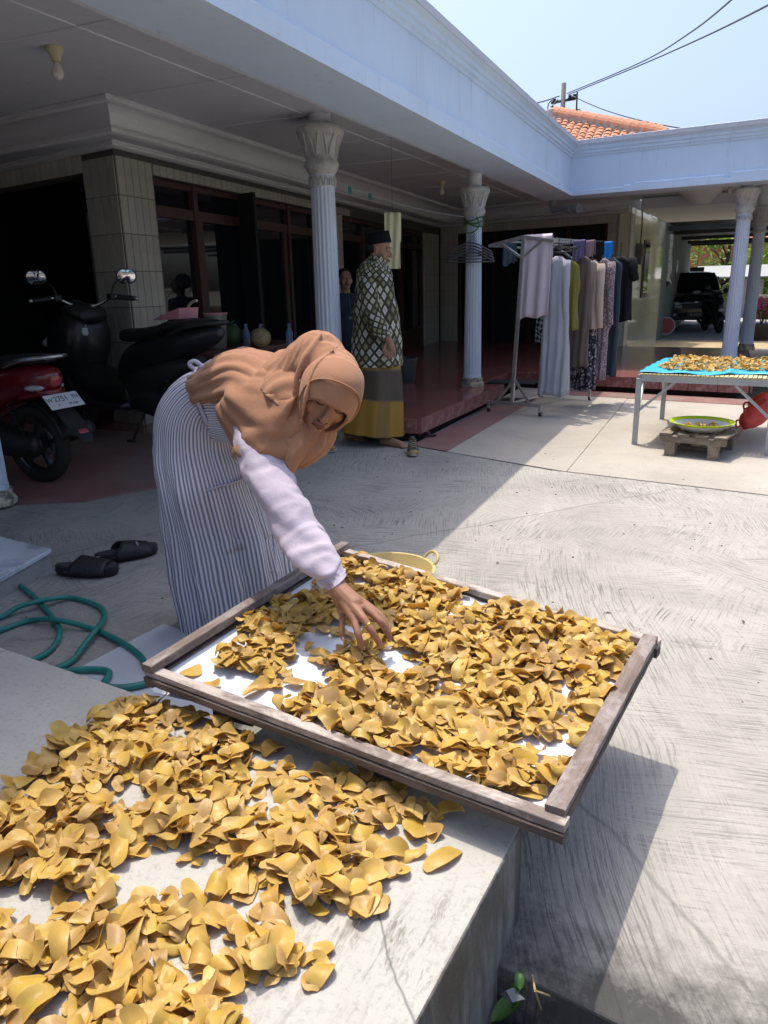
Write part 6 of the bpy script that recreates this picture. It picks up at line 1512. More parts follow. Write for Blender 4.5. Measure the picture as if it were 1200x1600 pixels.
    m.rings(R,closed=False); o=m.build('front_mudguard',paint,t,smooth=True); md=o.modifiers.new('s','SOLIDIFY'); md.thickness=.004
    m=MB(); m.tube(smooth_path([T(hx-.13,-.36,hz_2+.02),T(hx-.09,-.22,hz_2+.035),T(hx-.02,-.10,hz_2-.02),T(hx-.01,0,hz_2-.035),T(hx-.02,.10,hz_2-.02),T(hx-.09,.22,hz_2+.035),T(hx-.13,.36,hz_2+.02)],5),.0125,10); hb_=m.build('handlebar',M_chrome if big else M_bkm,t,smooth=True)
    for sg in (-1,1):
        a,b=T(hx-.10,sg*.24,hz_2+.033),T(hx-.135,sg*.37,hz_2+.018); m=MB(); m.tube([a,a.lerp(b,.1),a.lerp(b,.9),b],[.019,.021,.020,.019],12); m.build('grip',M_seat,hb_,smooth=True)
        m=MB(); e=(b-a).normalized(); m.cyl(b,b+e*.025,.017,n=12); m.build('bar_end',M_silv,hb_,smooth=True)
        m=MB(); m.box(T(hx-.085,sg*.2,hz_2+.035),(.06,.06,.05)); o=m.build('switch_block',M_bkm,hb_); bevel(o,.01)
        m=MB(); m.tube(smooth_path([T(hx-.03,sg*.2,hz_2+.03),T(hx-.04,sg*.28,hz_2+.025),T(hx-.075,sg*.38,hz_2+.01)],4),.006,6); m.build('brake_lever',M_silv,hb_,smooth=True)
        c=T(hx+.0,sg*.33,hz_2+.19); m=MB(); m.tube(smooth_path([T(hx-.06,sg*.2,hz_2+.05),T(hx-.03,sg*.23,hz_2+.13),c+V((.015,-sg*.04,-.02))],4),.006,7); st_=m.build('mirror_stalk',M_bkm,hb_,smooth=True)
        Mr_=M.Rotation(steer+sg*-.15,3,'Z')@M.Rotation(R_(82),3,'Y')
        m=MB(); m.lathe([(.01,.020),(.05,.016),(.078,.004),(.080,-.004),(.076,-.006)],28,mod=lambda A,z:(1 if abs(math.cos(A))>2 else (.62+.38*abs(math.sin(A))**.8)),rot=Mr_,o=c); m.build('mirror_shell',M_bkm,hb_,smooth=True)
        m=MB(); m.lathe([(.072,-.007),(.068,-.0085),(.001,-.0085)],28,mod=lambda A,z:(.62+.38*abs(math.sin(A))**.8),rot=Mr_,o=c); m.build('mirror_glass',M_mir,hb_,smooth=True)
    # stands
    m=MB(); m.tube([(.35,.10,.24),(.42,.20,.012)],[.012,.010],8); m.tube([(.40,.20,.011),(.47,.21,.011)],[.011,.011],8); m.build('side_stand',M_bkm,t,smooth=True)
    m=MB(); m.sph((wb+.14,0,.62) if not big else (1.47,0,.72),.09,18,10,(.5,1.3,.6)); m.build('headlight',M_lensc,t,smooth=True)
    return t,fr
red,_f=scooter((-4.215,3.64,.052),math.pi-.02,'red scooter with a white number plate, its tail beside the fluted column','redp' and M_redp,'small')
blk,frf=scooter((-3.62,4.52,.195),math.pi-.13,'black maxi scooter with two mirrors and a pink dustpan on its seat',M_bkp,'maxi',steer=R_(-38))
# small apple-shaped sticker on the black scooter
bpy.context.view_layer.update()
bvh=None
for part in [c for c in blk.children if c.name.startswith(('front_fairing','dash_cover'))]:
    mw=part.matrix_world; tree=BVHTree.FromPolygons([mw@v.co for v in part.data.vertices],[list(p.vertices) for p in part.data.polygons])
    h_=tree.ray_cast(O,dirw(133,518))
    if h_[0] is not None and (bvh is None or h_[3]<bvh[3]): bvh=h_
if bvh:
    p,nn=bvh[0],bvh[1]; nn=nn if nn.dot(O-p)>0 else -nn; xx=(CAMR-nn*CAMR.dot(nn)).normalized(); yy=nn.cross(xx); s=.034
    out=[]
    for k in range(36):
        A=2*math.pi*k/36+math.pi/2; r_=1-.13*math.exp(-((A-math.pi/2)%(2*math.pi))**2*6)-.13*math.exp(-((2*math.pi-(A-math.pi/2)%(2*math.pi)))**2*6)-.10*math.exp(-(A-1.5*math.pi)**2*8)
        a,b=.92*r_*math.cos(A),r_*math.sin(A)*.98
        dx,dy=a-1.12,b-.12
        if dx*dx+dy*dy<.42**2: q=.42/math.hypot(dx,dy); a,b=1.12+dx*q,.12+dy*q
        out.append(p+nn*.0025+xx*a*s+yy*b*s)
    m=MB(); m.add(out,[tuple(range(len(out)))]); lf=[p+nn*.0025+xx*(.05+.30*t_+w_*.13*math.sin(t_*math.pi))*s+yy*(1.05+.5*t_-w_*.12*math.sin(t_*math.pi))*s for w_,ts in ((1,(0,.25,.5,.75,1)),(-1,(.75,.5,.25))) for t_ in ts]; m.add(lf,[tuple(range(len(lf)))])
    o=m.build('fruit_sticker',pbr('sticker_grey',(.55,.56,.58),None,5,.4),blk,fix=False); o.matrix_parent_inverse=blk.matrix_world.inverted()
# ---- dustpan lying on the black scooter's seat
M_pink=pbr('pink_plastic',(.62,.25,.28),(.56,.22,.25),10,.4); M_purp=pbr('purple_plastic',(.16,.035,.36),(.13,.03,.30),10,.4)
dpb=blk.matrix_world@V((.02,-.02,.902)); dp=thing('dustpan','pink and purple dustpan lying on the black scooter seat','dustpan',loc=tuple(dpb),rz=math.pi-.2); dp.scale=(.68,.68,.68)
def thin(m,name,mat,par,th=.004):
    o=m.build(name,mat,par,smooth=False); md=o.modifiers.new('s','SOLIDIFY'); md.thickness=th; return o
m=MB(); m.add([(.20,-.15,.010),(.20,.15,.010),(-.14,.13,.022),(-.14,-.13,.022),(-.16,.13,.13),(-.16,-.13,.13),(.02,.145,.085),(.02,-.145,.085)],[(0,1,2,3),(3,2,4,5),(1,6,4,2),(0,3,5,7)]); thin(m,'pan',M_pink,dp)
m=MB(); m.add([(.30,-.11,.006),(.30,.11,.006),(.20,.155,.012),(.20,-.155,.012),(.06,.156,.07),(.06,-.156,.07)],[(0,1,2,3),(2,4,1),(0,5,3)]); thin(m,'lip',M_purp,dp)
m=MB(); m.tube(smooth_path([(-.14,0,.12),(-.18,0,.16),(-.24,0,.19),(-.30,0,.20)],4),[.014]*13,10); m.build('handle',pbr('cream_plastic',(.62,.52,.42),None,10,.4),dp,smooth=True)

# ================================================================ SMALL THINGS ON AND ABOUT THE TERRACE
M_bulb=pbr('frosted_bulb',(.68,.66,.58),None,10,.25); M_cream=pbr('cream_holder',(.55,.48,.30),None,10,.5)
def bulb(p,label):
    t=thing('ceiling_lamp',label,'lamp',None,loc=tuple(p)); m=MB(); m.lathe([(.05,0),(.05,-.012),(.034,-.04),(.024,-.07)],20); m.build('lamp_holder',M_cream,t,auto=40); m=MB(); m.lathe([(.014,-.068),(.018,-.085),(.031,-.115),(.034,-.135),(.024,-.158),(.004,-.166)],18); m.build('bulb',M_bulb,t,smooth=True)
bulb(onz(85,74,2.618),'bare bulb in a cream holder on the ceiling above the scooters'); bulb(onz(690,284,2.618),'bare bulb on the ceiling beside the rear terrace column'); b3=V((-.10,12.6,2.618)); bulb(b3,'bare bulb on the ceiling of the passage beside the side wall')
# drain pipe under the corner beam
pp=thing('drain_pipe','grey plastic drain elbow and pipe under the corner of the fascia','pipe',loc=(-2.0,11.2,2.36)); PI_=M.Translation((-2.0,11.2,2.36)).inverted(); M_pvc=pbr('grey_pvc',(.30,.33,.38),(.22,.25,.3),8,.5)
p0=ony(864,312,11.3);p1=ony(864,327,11.3);p2=ony(905,326,11.0)
for nm,pts,r in (('pipe',[p0+V((0,0,.06)),p0,p1,p1+(p2-p1)*.2,p2],.045),('coupling',[p1.lerp(p2,.62),p1.lerp(p2,.72)],.054),('collar',[p2-(p2-p1)*.08,p2],.056)):
    m=MB(); m.tube(smooth_path(pts,4) if len(pts)>2 else pts,r,16); o=m.build(nm,M_pvc,pp,auto=50); o.matrix_parent_inverse=PI_
# electricity meter, conduit and a louvre on the side wall
def swp(s,z,off=.0): d=(S1-B1s).normalized(); n=V((d.y,-d.x)); p=B1s+d*s+n*off; return V((p.x,p.y,z))
mt=thing('meter_box','small dark electricity meter with its cable on the glazed side wall','meter box',loc=tuple(swp(.75,1.75,.06)))
sa=math.atan2((S1-B1s).y,(S1-B1s).x); mt.rotation_euler=(0,0,sa)
m=MB(); m.box((0,0,0),(.22,.10,.36)); o=m.build('meter_case',pbr('meter_grey',(.13,.13,.13),(.09,.09,.09),10,.5),mt); bevel(o,.015)
m=MB(); m.box((0,-.052,.04),(.15,.01,.16)); m.build('meter_window',M_glass,mt); m=MB(); m.tube(smooth_path([(0,0,.18),(.02,.0,.4),(-.02,.0,.6),(0,.02,.8)],5),.012,8); m.build('cable',M_blk,mt,smooth=True)
sb=thing('wall_board','tall grey slatted board at the end of the glazed side wall','board',loc=tuple(swp(4.3,1.75,.16)),rz=sa)
for k in range(7): m=MB(); m.box((0,0,-.42+k*.14),(.5,.03,.13)); m.build('board_slat',pbr('grey_board',(.28,.28,.25),(.2,.2,.18),8,.7),sb)
# clothes line with pegs and a pale yellow cloth
ln0=V((-3.0,5.92,2.12)); ln1=V((-2.50,8.10,1.97))
m=MB(); m.tube([ln0.lerp(ln1,k/20)+V((0,0,-.05*math.sin(math.pi*k/20))) for k in range(21)],.003,6); o=m.build('clothes_line',pbr('line_cord',(.3,.3,.32),None,10,.6)); tag(o,'thin washing line strung between the two terrace columns','line')
yc=dep(613,332,6.95)
m=MB(); nu,nv=10,24; P=[]
for j in range(nv+1):
    for i in range(nu+1):
        a=i/nu-.5; b=j/nv; P.append(yc+CAMR*(a*.155*(1 if b<.52 else .88)+.02*(b>.5)*0)+V((0,0,-.50*b))+FH*(.012*math.sin(a*14+b*3)+(.0 if b<.5 else .01)))
m.add(P,[(j*(nu+1)+i,j*(nu+1)+i+1,(j+1)*(nu+1)+i+1,(j+1)*(nu+1)+i) for j in range(nv) for i in range(nu)]); m2=MB(); m2.tube([yc+V((0,0,.0)),yc+V((0,0,.35)),yc+V((0,0,2.62-yc.z))],.002,5)
yt=thing('hanging_cloth','pale yellow cloth hanging from a cord behind the man','cloth',loc=tuple(yc)); YCI=M.Translation(yc).inverted()
o=m.build('cloth',cloth('pale_yellow_cloth',(.72,.70,.46),(.66,.64,.40)),yt,smooth=True,fix=False); o.matrix_parent_inverse=YCI; md=o.modifiers.new('s','SOLIDIFY'); md.thickness=.004; o=m2.build('cord',M_blk,yt); o.matrix_parent_inverse=YCI
for u,v,d,nm in ((545,291,6.1,'teal clothes peg on the line beside the front terrace column'),(577,301,6.6,'teal clothes peg on the line above the man')):
    m=MB(); p=dep(u,v,d); m.bar(p,p+V((0,0,-.06)),.012,.01,up=(0,1,0)); m.bar(p+CAMR*.012,p+CAMR*.02+V((0,0,-.06)),.012,.01,up=(0,1,0)); o=m.build('clothes_peg',pbr('teal_peg',(.02,.28,.27),None,10,.4)); tag(o,nm,'peg')
# hangers and a green strap on the rear terrace column
hg=thing('hanger_bunch','bunch of dark hangers hooked round the rear terrace column','hangers',loc=(-2.53,8.16,1.62)); M_dg=pbr('dark_grey_plastic',(.13,.135,.14),None,10,.4)
for k in range(4):
    z=-.03*k; a=.03*k; m=MB(); m.tube(smooth_path([V((-.24-a*.5,-.13,z)),V((-.1,-.14,z+.075)),V((0,-.13,z+.10)),V((.1,-.14,z+.075)),V((.24+a*.3,-.13,z))],5),.009,7); m.tube([V((-.24-a*.5,-.13,z)),V((.24+a*.3,-.13,z-.005))],.008,7); m.tube(smooth_path([V((0,-.13,z+.10)),V((.0,-.13,z+.17)),V((.03,-.11,z+.20)),V((.05,-.1,z+.17))],4),.004,6); m.build('hanger',M_dg,hg,smooth=True)
gs=thing('green_strap','green strap knotted round the rear terrace column above the hangers','strap',loc=(-2.53,8.16,1.92)); M_gs=pbr('green_cord',(.06,.22,.05),(.04,.15,.03),20,.6)
for k in range(3): m=MB(); m.tube([V((.105*math.cos(t),.105*math.sin(t),.03*k-.02+.02*math.sin(t*2+k))) for t in [2*math.pi*q/30 for q in range(30)]],.007,6,closed=True); m.build('loop',M_gs,gs,smooth=True)
m=MB(); m.tube(smooth_path([V((.06,-.11,.05)),V((.10,-.14,-.02)),V((.06,-.13,-.08)),V((-.04,-.125,-.10)),V((-.08,-.125,-.02))],5),.007,6); m.build('tail',M_gs,gs,smooth=True)
# dark bucket behind the man
bk=onz(632,597,TZ); t=thing('bucket','dark grey bucket on the terrace behind the man','bucket',loc=(bk.x,bk.y,TZ)); m=MB(); m.lathe([(.12,0),(.125,.01),(.15,.26),(.165,.265),(.165,.285),(.152,.285),(.118,.02),(.01,.015)],28,capt=False); m.build('tub',pbr('bucket_grey',(.07,.075,.08),None,8,.45),t,auto=50); m=MB(); m.tube([V((.16*math.cos(a),.16*math.sin(a)*.3-.1,.27-.06*math.sin(a))) for a in [math.pi*k/14 for k in range(15)]],.004,6); m.build('handle',M_silv,t,smooth=True)
# door mat and grey pad by the rear column
m=MB(); p=onz(812,600,TZ); m.box((p.x-.1,p.y+.1,TZ+.008),(.55,.35,.012)); o=m.build('door_mat',pbr('dark_mat',(.02,.02,.022),None,60,.9,bmp=.5)); tag(o,'dark door mat on the terrace beside the rear column','mat')
# low table with bottles, tub and bag behind the black scooter
lt=thing('low_table','low dark red table on the terrace holding bottles and a chip bag','table',loc=(-4.05,6.95,TZ)); _t=onz(400,541,.80); lt.location=(_t.x-.12,_t.y-.02,TZ); M_lt=pbr('red_brown_top',(.16,.06,.045),(.10,.04,.03),8,.35)
m=MB(); m.box((0,0,.5825),(.5,1.6,.035)); o=m.build('table_top',M_lt,lt); bevel(o,.006)
for sx in (-.27,.27):
    for sy in (-.68,.68): m=MB(); m.box((sx*.8,sy,.2815),(.05,.05,.56)); m.build('leg',M_wood,lt)
M_pet=pbr('water_bottle',(.45,.55,.68),(.30,.42,.58),14,.08,trans=.6); M_lab=pbr('blue_label',(.12,.22,.5),None,20,.4); TBZ=TZ+.6005
def bottle(u,v,label):
    p=onz(u,v,TBZ); t=thing('water_bottle',label,'bottle','water bottles on the low table',loc=(p.x,p.y,TBZ)); m=MB(); m.lathe([(.028,0),(.032,.006),(.032,.06),(.029,.07),(.032,.08),(.032,.13),(.014,.165),(.013,.18)],20); m.build('bottle_body',M_pet,t,smooth=True); m=MB(); m.lathe([(.0155,.176),(.0155,.198),(.012,.2)],16); m.build('bottle_cap',M_lab,t); m=MB(); m.lathe([(.0328,.085),(.0328,.125)],20,capb=False,capt=False); m.build('bottle_label',M_lab,t,smooth=True)
for u,v,l in ((369,541,'water bottle on the low table nearest the clear tub'),(386,541,'water bottle standing right beside the round chip bag'),(453,541,'water bottle standing alone beyond the chip bag')): bottle(u,v,l)
p=onz(408,543,TBZ); cb=thing('chip_bag','round clear bag stuffed with pale chips on the low table','bag',loc=(p.x,p.y,TBZ)); m=MB(); R=[]
for i in range(13):
    th=math.pi*(.04+.92*i/12); R.append([V((math.sin(th)*math.cos(a)*.095,math.sin(th)*math.sin(a)*.085,.085-.085*math.cos(th)))*(1+.10*mnoise.noise(V((math.cos(a)*3,math.sin(a)*3,th*4)))) for a in [2*math.pi*q/32 for q in range(32)]])
m.rings(R); m.build('bag_body',pbr('bagged_chips',(.45,.37,.20),(.22,.17,.08),55,.25,bmp=.9,bscale=60),cb,smooth=True); m=MB(); m.tube([(0,0,.165),(.004,0,.185),(.012,.004,.205)],[.02,.008,.022],10); m.build('bag_knot',M_pet,cb,smooth=True)
p=onz(341,545,TBZ); tb_=thing('clear_tub','tall clear plastic tub with a pink rim on the low table','tub',loc=(p.x,p.y,TBZ)); m=MB(); m.lathe([(.075,0),(.08,.005),(.10,.30),(.097,.30),(.078,.01)],28,capt=False); m.build('tub_body',pbr('cloudy_plastic',(.30,.29,.25),(.24,.23,.2),6,.3,trans=.35),tb_,auto=50); m=MB(); m.lathe([(.100,.295),(.106,.297),(.106,.312),(.098,.312)],28,capb=False,capt=False); m.build('rim',M_pink,tb_,smooth=True); m=MB(); m.lathe([(.078,.012),(.085,.08),(.05,.10),(.01,.105)],20); m.build('contents',pbr('yellow_contents',(.45,.36,.08),None,30,.7),tb_,smooth=True)
p=onz(388,515,TBZ+.0); mel=thing('melon','dark green melon on the low table behind the bottles','melon',loc=(_t.x-.22,_t.y-.05,TBZ)); m=MB(); m.lathe([(.02,0),(.07,.02),(.095,.08),(.09,.14),(.055,.185),(.012,.2)],24,mod=lambda A,z:1+.03*math.cos(8*A)); m.build('fruit',pbr('melon_green',(.05,.09,.025),(.03,.06,.015),10,.5),mel,smooth=True); m=MB(); m.tube([(0,0,.19),(.01,0,.22),(.03,.01,.235)],.006,6); m.build('stalk',M_gs,mel,smooth=True)

# ================================================================ BEYOND THE HOUSE
YZ=-.28
m=MB(); m.prism([(-3,17.2),(7,17.2),(7,19.6),(-3,19.6)],-.3,-.10); struct(m.build('earth_strip',M_yard)); m=MB(); m.prism([(-3,14.0),(7,14.0),(7,17.19),(-3,17.19)],-.3,-.08); struct(m.build('passage_floor',M_pave))
m=MB(); m.prism([(-6,19.61),(12,19.61),(12,32),(-6,32)],-.4,YZ+.14); struct(m.build('carport_floor',concrete_smooth('carport_concrete',(.30,.30,.29),(.38,.37,.35),(.44,.43,.40))))
CZ=YZ+.14
m=MB(); m.prism([(-60,32.01),(80,32.01),(80,140),(-60,140)],-.5,-.25); struct(m.build('grass_field',pbr('dry_grass',(.16,.20,.05),(.10,.13,.035),3,.95,bmp=.4)))
# carport: green side wall, dark awning, trusses
cpt=thing('carport','carport with a dark awning on steel posts beside a green wall','carport',loc=(0,24,CZ)); CI=M.Translation((0,24,CZ)).inverted()
def cpp(mb,name,mat,**k):
    o=mb.build(name,mat,cpt,**k); o.matrix_parent_inverse=CI; return o
M_gw=pbr('green_wall_paint',(.16,.19,.16),(.11,.135,.12),3,.7,dirt=(.08,.09,.08),dscale=2); M_aw=pbr('dark_awning',(.035,.042,.055),(.025,.03,.04),3,.6)
m=MB(); m.prism([(-1.55,18.5),(-1.45,18.5),(-1.30,30),(-1.5,30)],CZ,2.9); cpp(m,'side_wall',M_gw)
m=MB(); R=[[V((x,y,z)) for x,z in [(-1.6+.28*i,2.58+.03*math.sin(i*2.2)+.02*i) for i in range(24)]]+[V((x,y,z+.02)) for x,z in [(-1.6+.28*i,2.58+.03*math.sin(i*2.2)+.02*i) for i in range(23,-1,-1)]] for y in (19.7,30)]; m.rings(R); cpp(m,'awning',M_aw)
for y in (20,22,25,28,29.8): m=MB(); m.bar((-1.4,y,2.46),(4.8,y,2.50),.06,.09); cpp(m,'truss',M_blk)
for x,y in ((4.6,19.2),(4.6,29.8),(1.9,29.8)): m=MB(); m.box((x,y,(2.45+CZ)/2),(.09,.09,2.45-CZ)); cpp(m,'post',M_blk)
# framed boards on the green wall
for (y,z0,z1,wd,lb) in ((21.5,1.15,1.85,.9,'dark framed board on the green wall next to the white strip'),(24.2,1.15,1.9,.9,'dark framed board further along the green carport wall, past the first')):
    t=thing('framed_board',lb,'board','framed boards on the carport wall',loc=(-1.40,y,z0)); m=MB(); m.box((0,0,(z1-z0)/2),(.04,wd,z1-z0)); m.build('board',M_blk,t); m=MB(); m.box((.024,0,(z1-z0)/2),(.01,wd-.14,z1-z0-.14)); m.build('panel',pbr('dull_green_panel',(.10,.14,.13),None,5,.3),t)
fb=thing('display_board','square dull green panel in a black frame above the parked car','board',loc=tuple(ony(1087,445,27.0))); m=MB(); m.box((0,0,.25),(.42,.04,.58)); m.build('frame',M_blk,fb); m=MB(); m.box((0,-.024,.25),(.34,.01,.48)); m.build('panel',MATS['dull_green_panel'],fb); m=MB(); m.tube([(0,0,.54),(0,0,1.2)],.006,6); m.build('hanging_rod',M_blk,fb)
m=MB(); a=ony(1042,425,20.5);b=ony(1049,443,20.5); m.bar(a,b,.03,.03); o=m.build('tube_light',pbr('white_tube',(.75,.75,.75),None,4,.3)); tag(o,'slanting white tube light on the green carport wall','light')
# round red and blue sign by the wall
t=thing('round_sign','round red and blue disc sign leaning by the green wall','sign',loc=tuple(ony(1040,522,21.0))); t.rotation_euler=(R_(-8),0,.15)
for nm,r,y,c in (('rim',.22,.0,(.45,.46,.48)),('disc',.195,-.008,(.30,.04,.045)),('blue_half',.19,-.014,(.05,.10,.35))):
    m=MB(); 
    if nm=='blue_half': m.add([(r*math.cos(a),y,.21+r*math.sin(a)) for a in [math.pi*(1+k/16) for k in range(17)]]+[(r*math.cos(a),y+.004,.21+r*math.sin(a)) for a in [math.pi*(1+k/16) for k in range(17)]],[tuple(range(17))]+[(i,i+1,18+i,17+i) for i in range(16)])
    else: m.lathe([(r,-.008),(r,.008)],32,(0,y,.21),rot=M.Rotation(math.pi/2,3,'X'))
    m.build(nm,pbr('sign_'+nm,c,None,4,.4),t)
# ---- parked car, nose to the viewer
M_car=pbr('car_black_paint',(.010,.011,.013),(.007,.008,.010),5,.15,coat=.7); M_cgl=pbr('car_glass',(.012,.014,.016),None,4,.04)
cx=ony(1078,521,24.6); car=thing('parked_car','black people carrier parked nose out under the carport','car',loc=(cx.x+.05,24.6,CZ),rz=R_(186))
def ysec(sec,n=32,p=.6,sub=4):
    k=[V((s[0],s[1],0)) for s in sec]; e=[V((s[2],s[3],0)) for s in sec]; C=smooth_path(k,sub);E=smooth_path(e,sub)
    return [[V((h.x*math.copysign(abs(math.cos(A))**p,math.cos(A)),c.x,c.y+h.y*math.copysign(abs(math.sin(A))**p,math.sin(A)))) for A in [2*math.pi*q/n for q in range(n)]] for c,h in zip(C,E)]
# local +y = forward
m=MB(); m.rings(ysec([(.55,.58,.60,.20),(.50,.60,.76,.30),(.3,.66,.80,.36),(-.3,.72,.82,.40),(-1.5,.74,.82,.42),(-3.0,.76,.82,.42),(-3.5,.76,.78,.38),(-3.6,.74,.6,.2)])); m.build('car_body',M_car,car,smooth=True)
m=MB(); m.rings(ysec([(-.35,1.08,.70,.06),(-.75,1.22,.69,.22),(-1.15,1.34,.66,.30),(-2.2,1.36,.66,.30),(-3.1,1.32,.66,.28),(-3.5,1.15,.68,.12)],p=.5)); m.build('cabin',M_car,car,smooth=True)
m=MB(); m.add([(-.62,-.40,1.12),(.62,-.40,1.12),(.56,-1.06,1.56),(-.56,-1.06,1.56)],[(0,1,2,3)]); o=m.build('windscreen',M_cgl,car); o.location=(0,.10,.04); md=o.modifiers.new('s','SOLIDIFY'); md.thickness=.02
for sg in (-1,1):
    m=MB(); m.add([(sg*.705,-.75,1.12),(sg*.705,-1.6,1.12),(sg*.665,-1.6,1.50),(sg*.665,-1.05,1.50)],[(0,1,2,3)]); o=m.build('side_window',M_cgl,car); md=o.modifiers.new('s','SOLIDIFY'); md.thickness=.03
    m=MB(); m.add([(sg*.705,-1.7,1.12),(sg*.705,-2.9,1.12),(sg*.665,-2.8,1.50),(sg*.665,-1.7,1.50)],[(0,1,2,3)]); o=m.build('side_window',M_cgl,car); md=o.modifiers.new('s','SOLIDIFY'); md.thickness=.03
    m=MB(); m.sph((sg*.58,.46,.76),.16,18,10,(1.15,.5,.55),M.Rotation(-sg*.35,3,'Z')); m.build('headlight',pbr('car_lamp',(.62,.62,.55),None,10,.08,coat=.8),car,smooth=True)
    m=MB(); m.sph((sg*.55,.53,.45),.07,12,8,(1,.5,.8)); m.build('fog_lamp',M_lensc,car,smooth=True)
    m=MB(); m.sph((sg*.90,-.75,1.10),.10,14,8,(.9,.5,.7)); m.build('mirror',M_car,car,smooth=True)
    for y in (-.25,-2.85):
        m=MB(); m.lathe([(.20,-.10),(.29,-.10),(.31,-.06),(.31,.06),(.29,.10),(.20,.10)],28,(sg*.72,y,.31),rot=M.Rotation(math.pi/2,3,'Y')); w_=m.build('tyre',M_tyre,car,auto=40); m=MB(); m.lathe([(.2,-.08),(.2,.08)],20,(sg*.72,y,.31),rot=M.Rotation(math.pi/2,3,'Y')); m.build('rim',M_silv,w_)
m=MB(); m.box((0,.555,.70),(.72,.05,.13)); o=m.build('grille',M_blk,car); bevel(o,.02)
m=MB(); m.sph((0,.585,.80),.06,14,8,(1.4,.3,.6)); m.build('badge',M_silv,car,smooth=True)
m=MB(); m.box((-.02,.575,.46),(.44,.02,.14)); npz=m.build('number_plate',pbr('car_plate',(.10,.10,.10),None,5,.4),car)
text_mesh('L 1809',.10,'plate_text',M_plate,npz,M.Translation((-.02,.588,.46))@M.Rotation(math.pi,4,'Z')@M.Rotation(math.pi/2,4,'X'),.002)
m=MB(); m.box((0,.50,.36),(1.3,.16,.10)); o=m.build('bumper_lip',M_blk,car); bevel(o,.03)
m=MB(); m.sph((-.02,.12,1.085),.11,14,8,(1,.7,.25)); m.build('bonnet_sticker',pbr('white_patch',(.75,.76,.77),None,4,.3),car,smooth=True)
scooter((-.48,24.05,CZ),R_(-72),'small black motorbike parked close in front of the car',M_bkp,'small',steer=.2)
# grey shed with pale roof behind the car
sh_=thing('garden_shed','grey shed with a pale sheet roof behind the parked car','shed',loc=(.1,33.5,-.25)); M_shed=pbr('shed_grey',(.40,.40,.40),(.3,.3,.3),4,.8)
m=MB(); m.box((.55,0,.75),(1.2,1.5,1.5)); m.build('wall',M_shed,sh_); m=MB(); m.add([(-1.3,-1.0,1.62),(1.45,-1.0,1.60),(1.45,1.2,2.05),(-1.3,1.2,2.05)],[(0,1,2,3)]); o=m.build('roof',pbr('shed_roof',(.34,.34,.33),(.28,.28,.27),5,.5),sh_); md=o.modifiers.new('s','SOLIDIFY'); md.thickness=.05
m=MB(); m.box((-1.1,-.8,.8),(.07,.07,1.6)); m.build('post',M_shed,sh_)
# low brick boundary wall: bricks too small to pick apart here, so textured
bwl=thing('boundary_wall','low weathered brick wall with a pale coping beyond the iron fence','wall',loc=(4,31,-.25)); 
m=MB(); m.boxz(-3.2,9,-.1,.1,0,.85); o=m.build('wall',pbr('brick_dull',(.25,.13,.09),(.15,.09,.07),9,.9,dirt=(.08,.07,.06),dscale=5),bwl); m=MB(); m.boxz(-3.25,9.05,-.14,.14,.85,.95); m.build('coping',pbr('coping',(.55,.52,.42),None,5,.8),bwl)
# iron fence
fx0,fx1=1.02,2.6; fy=22.5; fen=thing('iron_fence','tall black iron fence with thin upright bars beyond the passage','fence',loc=(fx0,fy,CZ))
for k in range(14): m=MB(); m.box((k*.13,0,1.25),(.028,.028,2.5)); m.build('bar',M_blk,fen)
for z in (.15,1.2,2.3): m=MB(); m.box((.85,0,z),(1.8,.035,.04)); m.build('rail',M_blk,fen)
# bougainvillea in a pot by the fence
def leafcloud(blobs,n,size,seed,shape=.55):
    rr=random.Random(seed); vs=[];fs=[]
    for i in range(n):
        c,r=blobs[rr.randrange(len(blobs))]; d=V((rr.gauss(0,1),rr.gauss(0,1),rr.gauss(0,1))).normalized()*r*(rr.random()**.45); p=V(c)+V((d.x,d.y,d.z*.85))
        a=V((rr.gauss(0,1),rr.gauss(0,1),rr.gauss(0,.6))).normalized(); b=a.cross(V((rr.gauss(0,1),rr.gauss(0,1),rr.gauss(0,1)))).normalized(); s=size*rr.uniform(.6,1.3); o=len(vs)
        vs+=[tuple(p-a*s),tuple(p+b*s*shape*.5-a*s*.2),tuple(p+a*s),tuple(p-b*s*shape*.5-a*s*.2)]; fs.append((o,o+1,o+2,o+3))
    mm=MB(); mm.v=vs; mm.f=fs; mm.uv=[None]*len(fs); return mm
def leafmat(name,c1,c2):
    m,nt,b=newmat(name); geo=node(nt,'ShaderNodeNewGeometry'); c=ramp(nt,geo.outputs['Random Per Island'],[(0,c2),(1,c1)]); nt.links.new(c,b.inputs['Base Color']); b.inputs['Roughness'].default_value=.5
    tr=node(nt,'ShaderNodeBsdfTranslucent'); nt.links.new(c,tr.inputs['Color']); mx=node(nt,'ShaderNodeMixShader'); mx.inputs[0].default_value=.35; nt.links.new(b.outputs[0],mx.inputs[1]); nt.links.new(tr.outputs[0],mx.inputs[2]); nt.links.new(mx.outputs[0],nt.nodes['Material Output'].inputs[0]); return m
M_l1=leafmat('leaf_light',(.30,.42,.06),(.12,.22,.025)); M_l2=leafmat('leaf_mid',(.15,.25,.04),(.06,.12,.018)); M_fl=leafmat('magenta_bract',(.62,.03,.24),(.42,.02,.18))
fp=ony(1187,526,20.0); fpz=CZ
t=thing('flowering_plant','bougainvillea with magenta flowers in a dark pot by the fence','plant',loc=(fp.x,20.0,CZ))
m=MB(); m.lathe([(.16,0),(.18,.02),(.24,.34),(.26,.36),(.26,.40),(.22,.40)],20); m.build('pot',pbr('dark_pot',(.07,.055,.045),None,6,.7),t,auto=40)
m=MB()
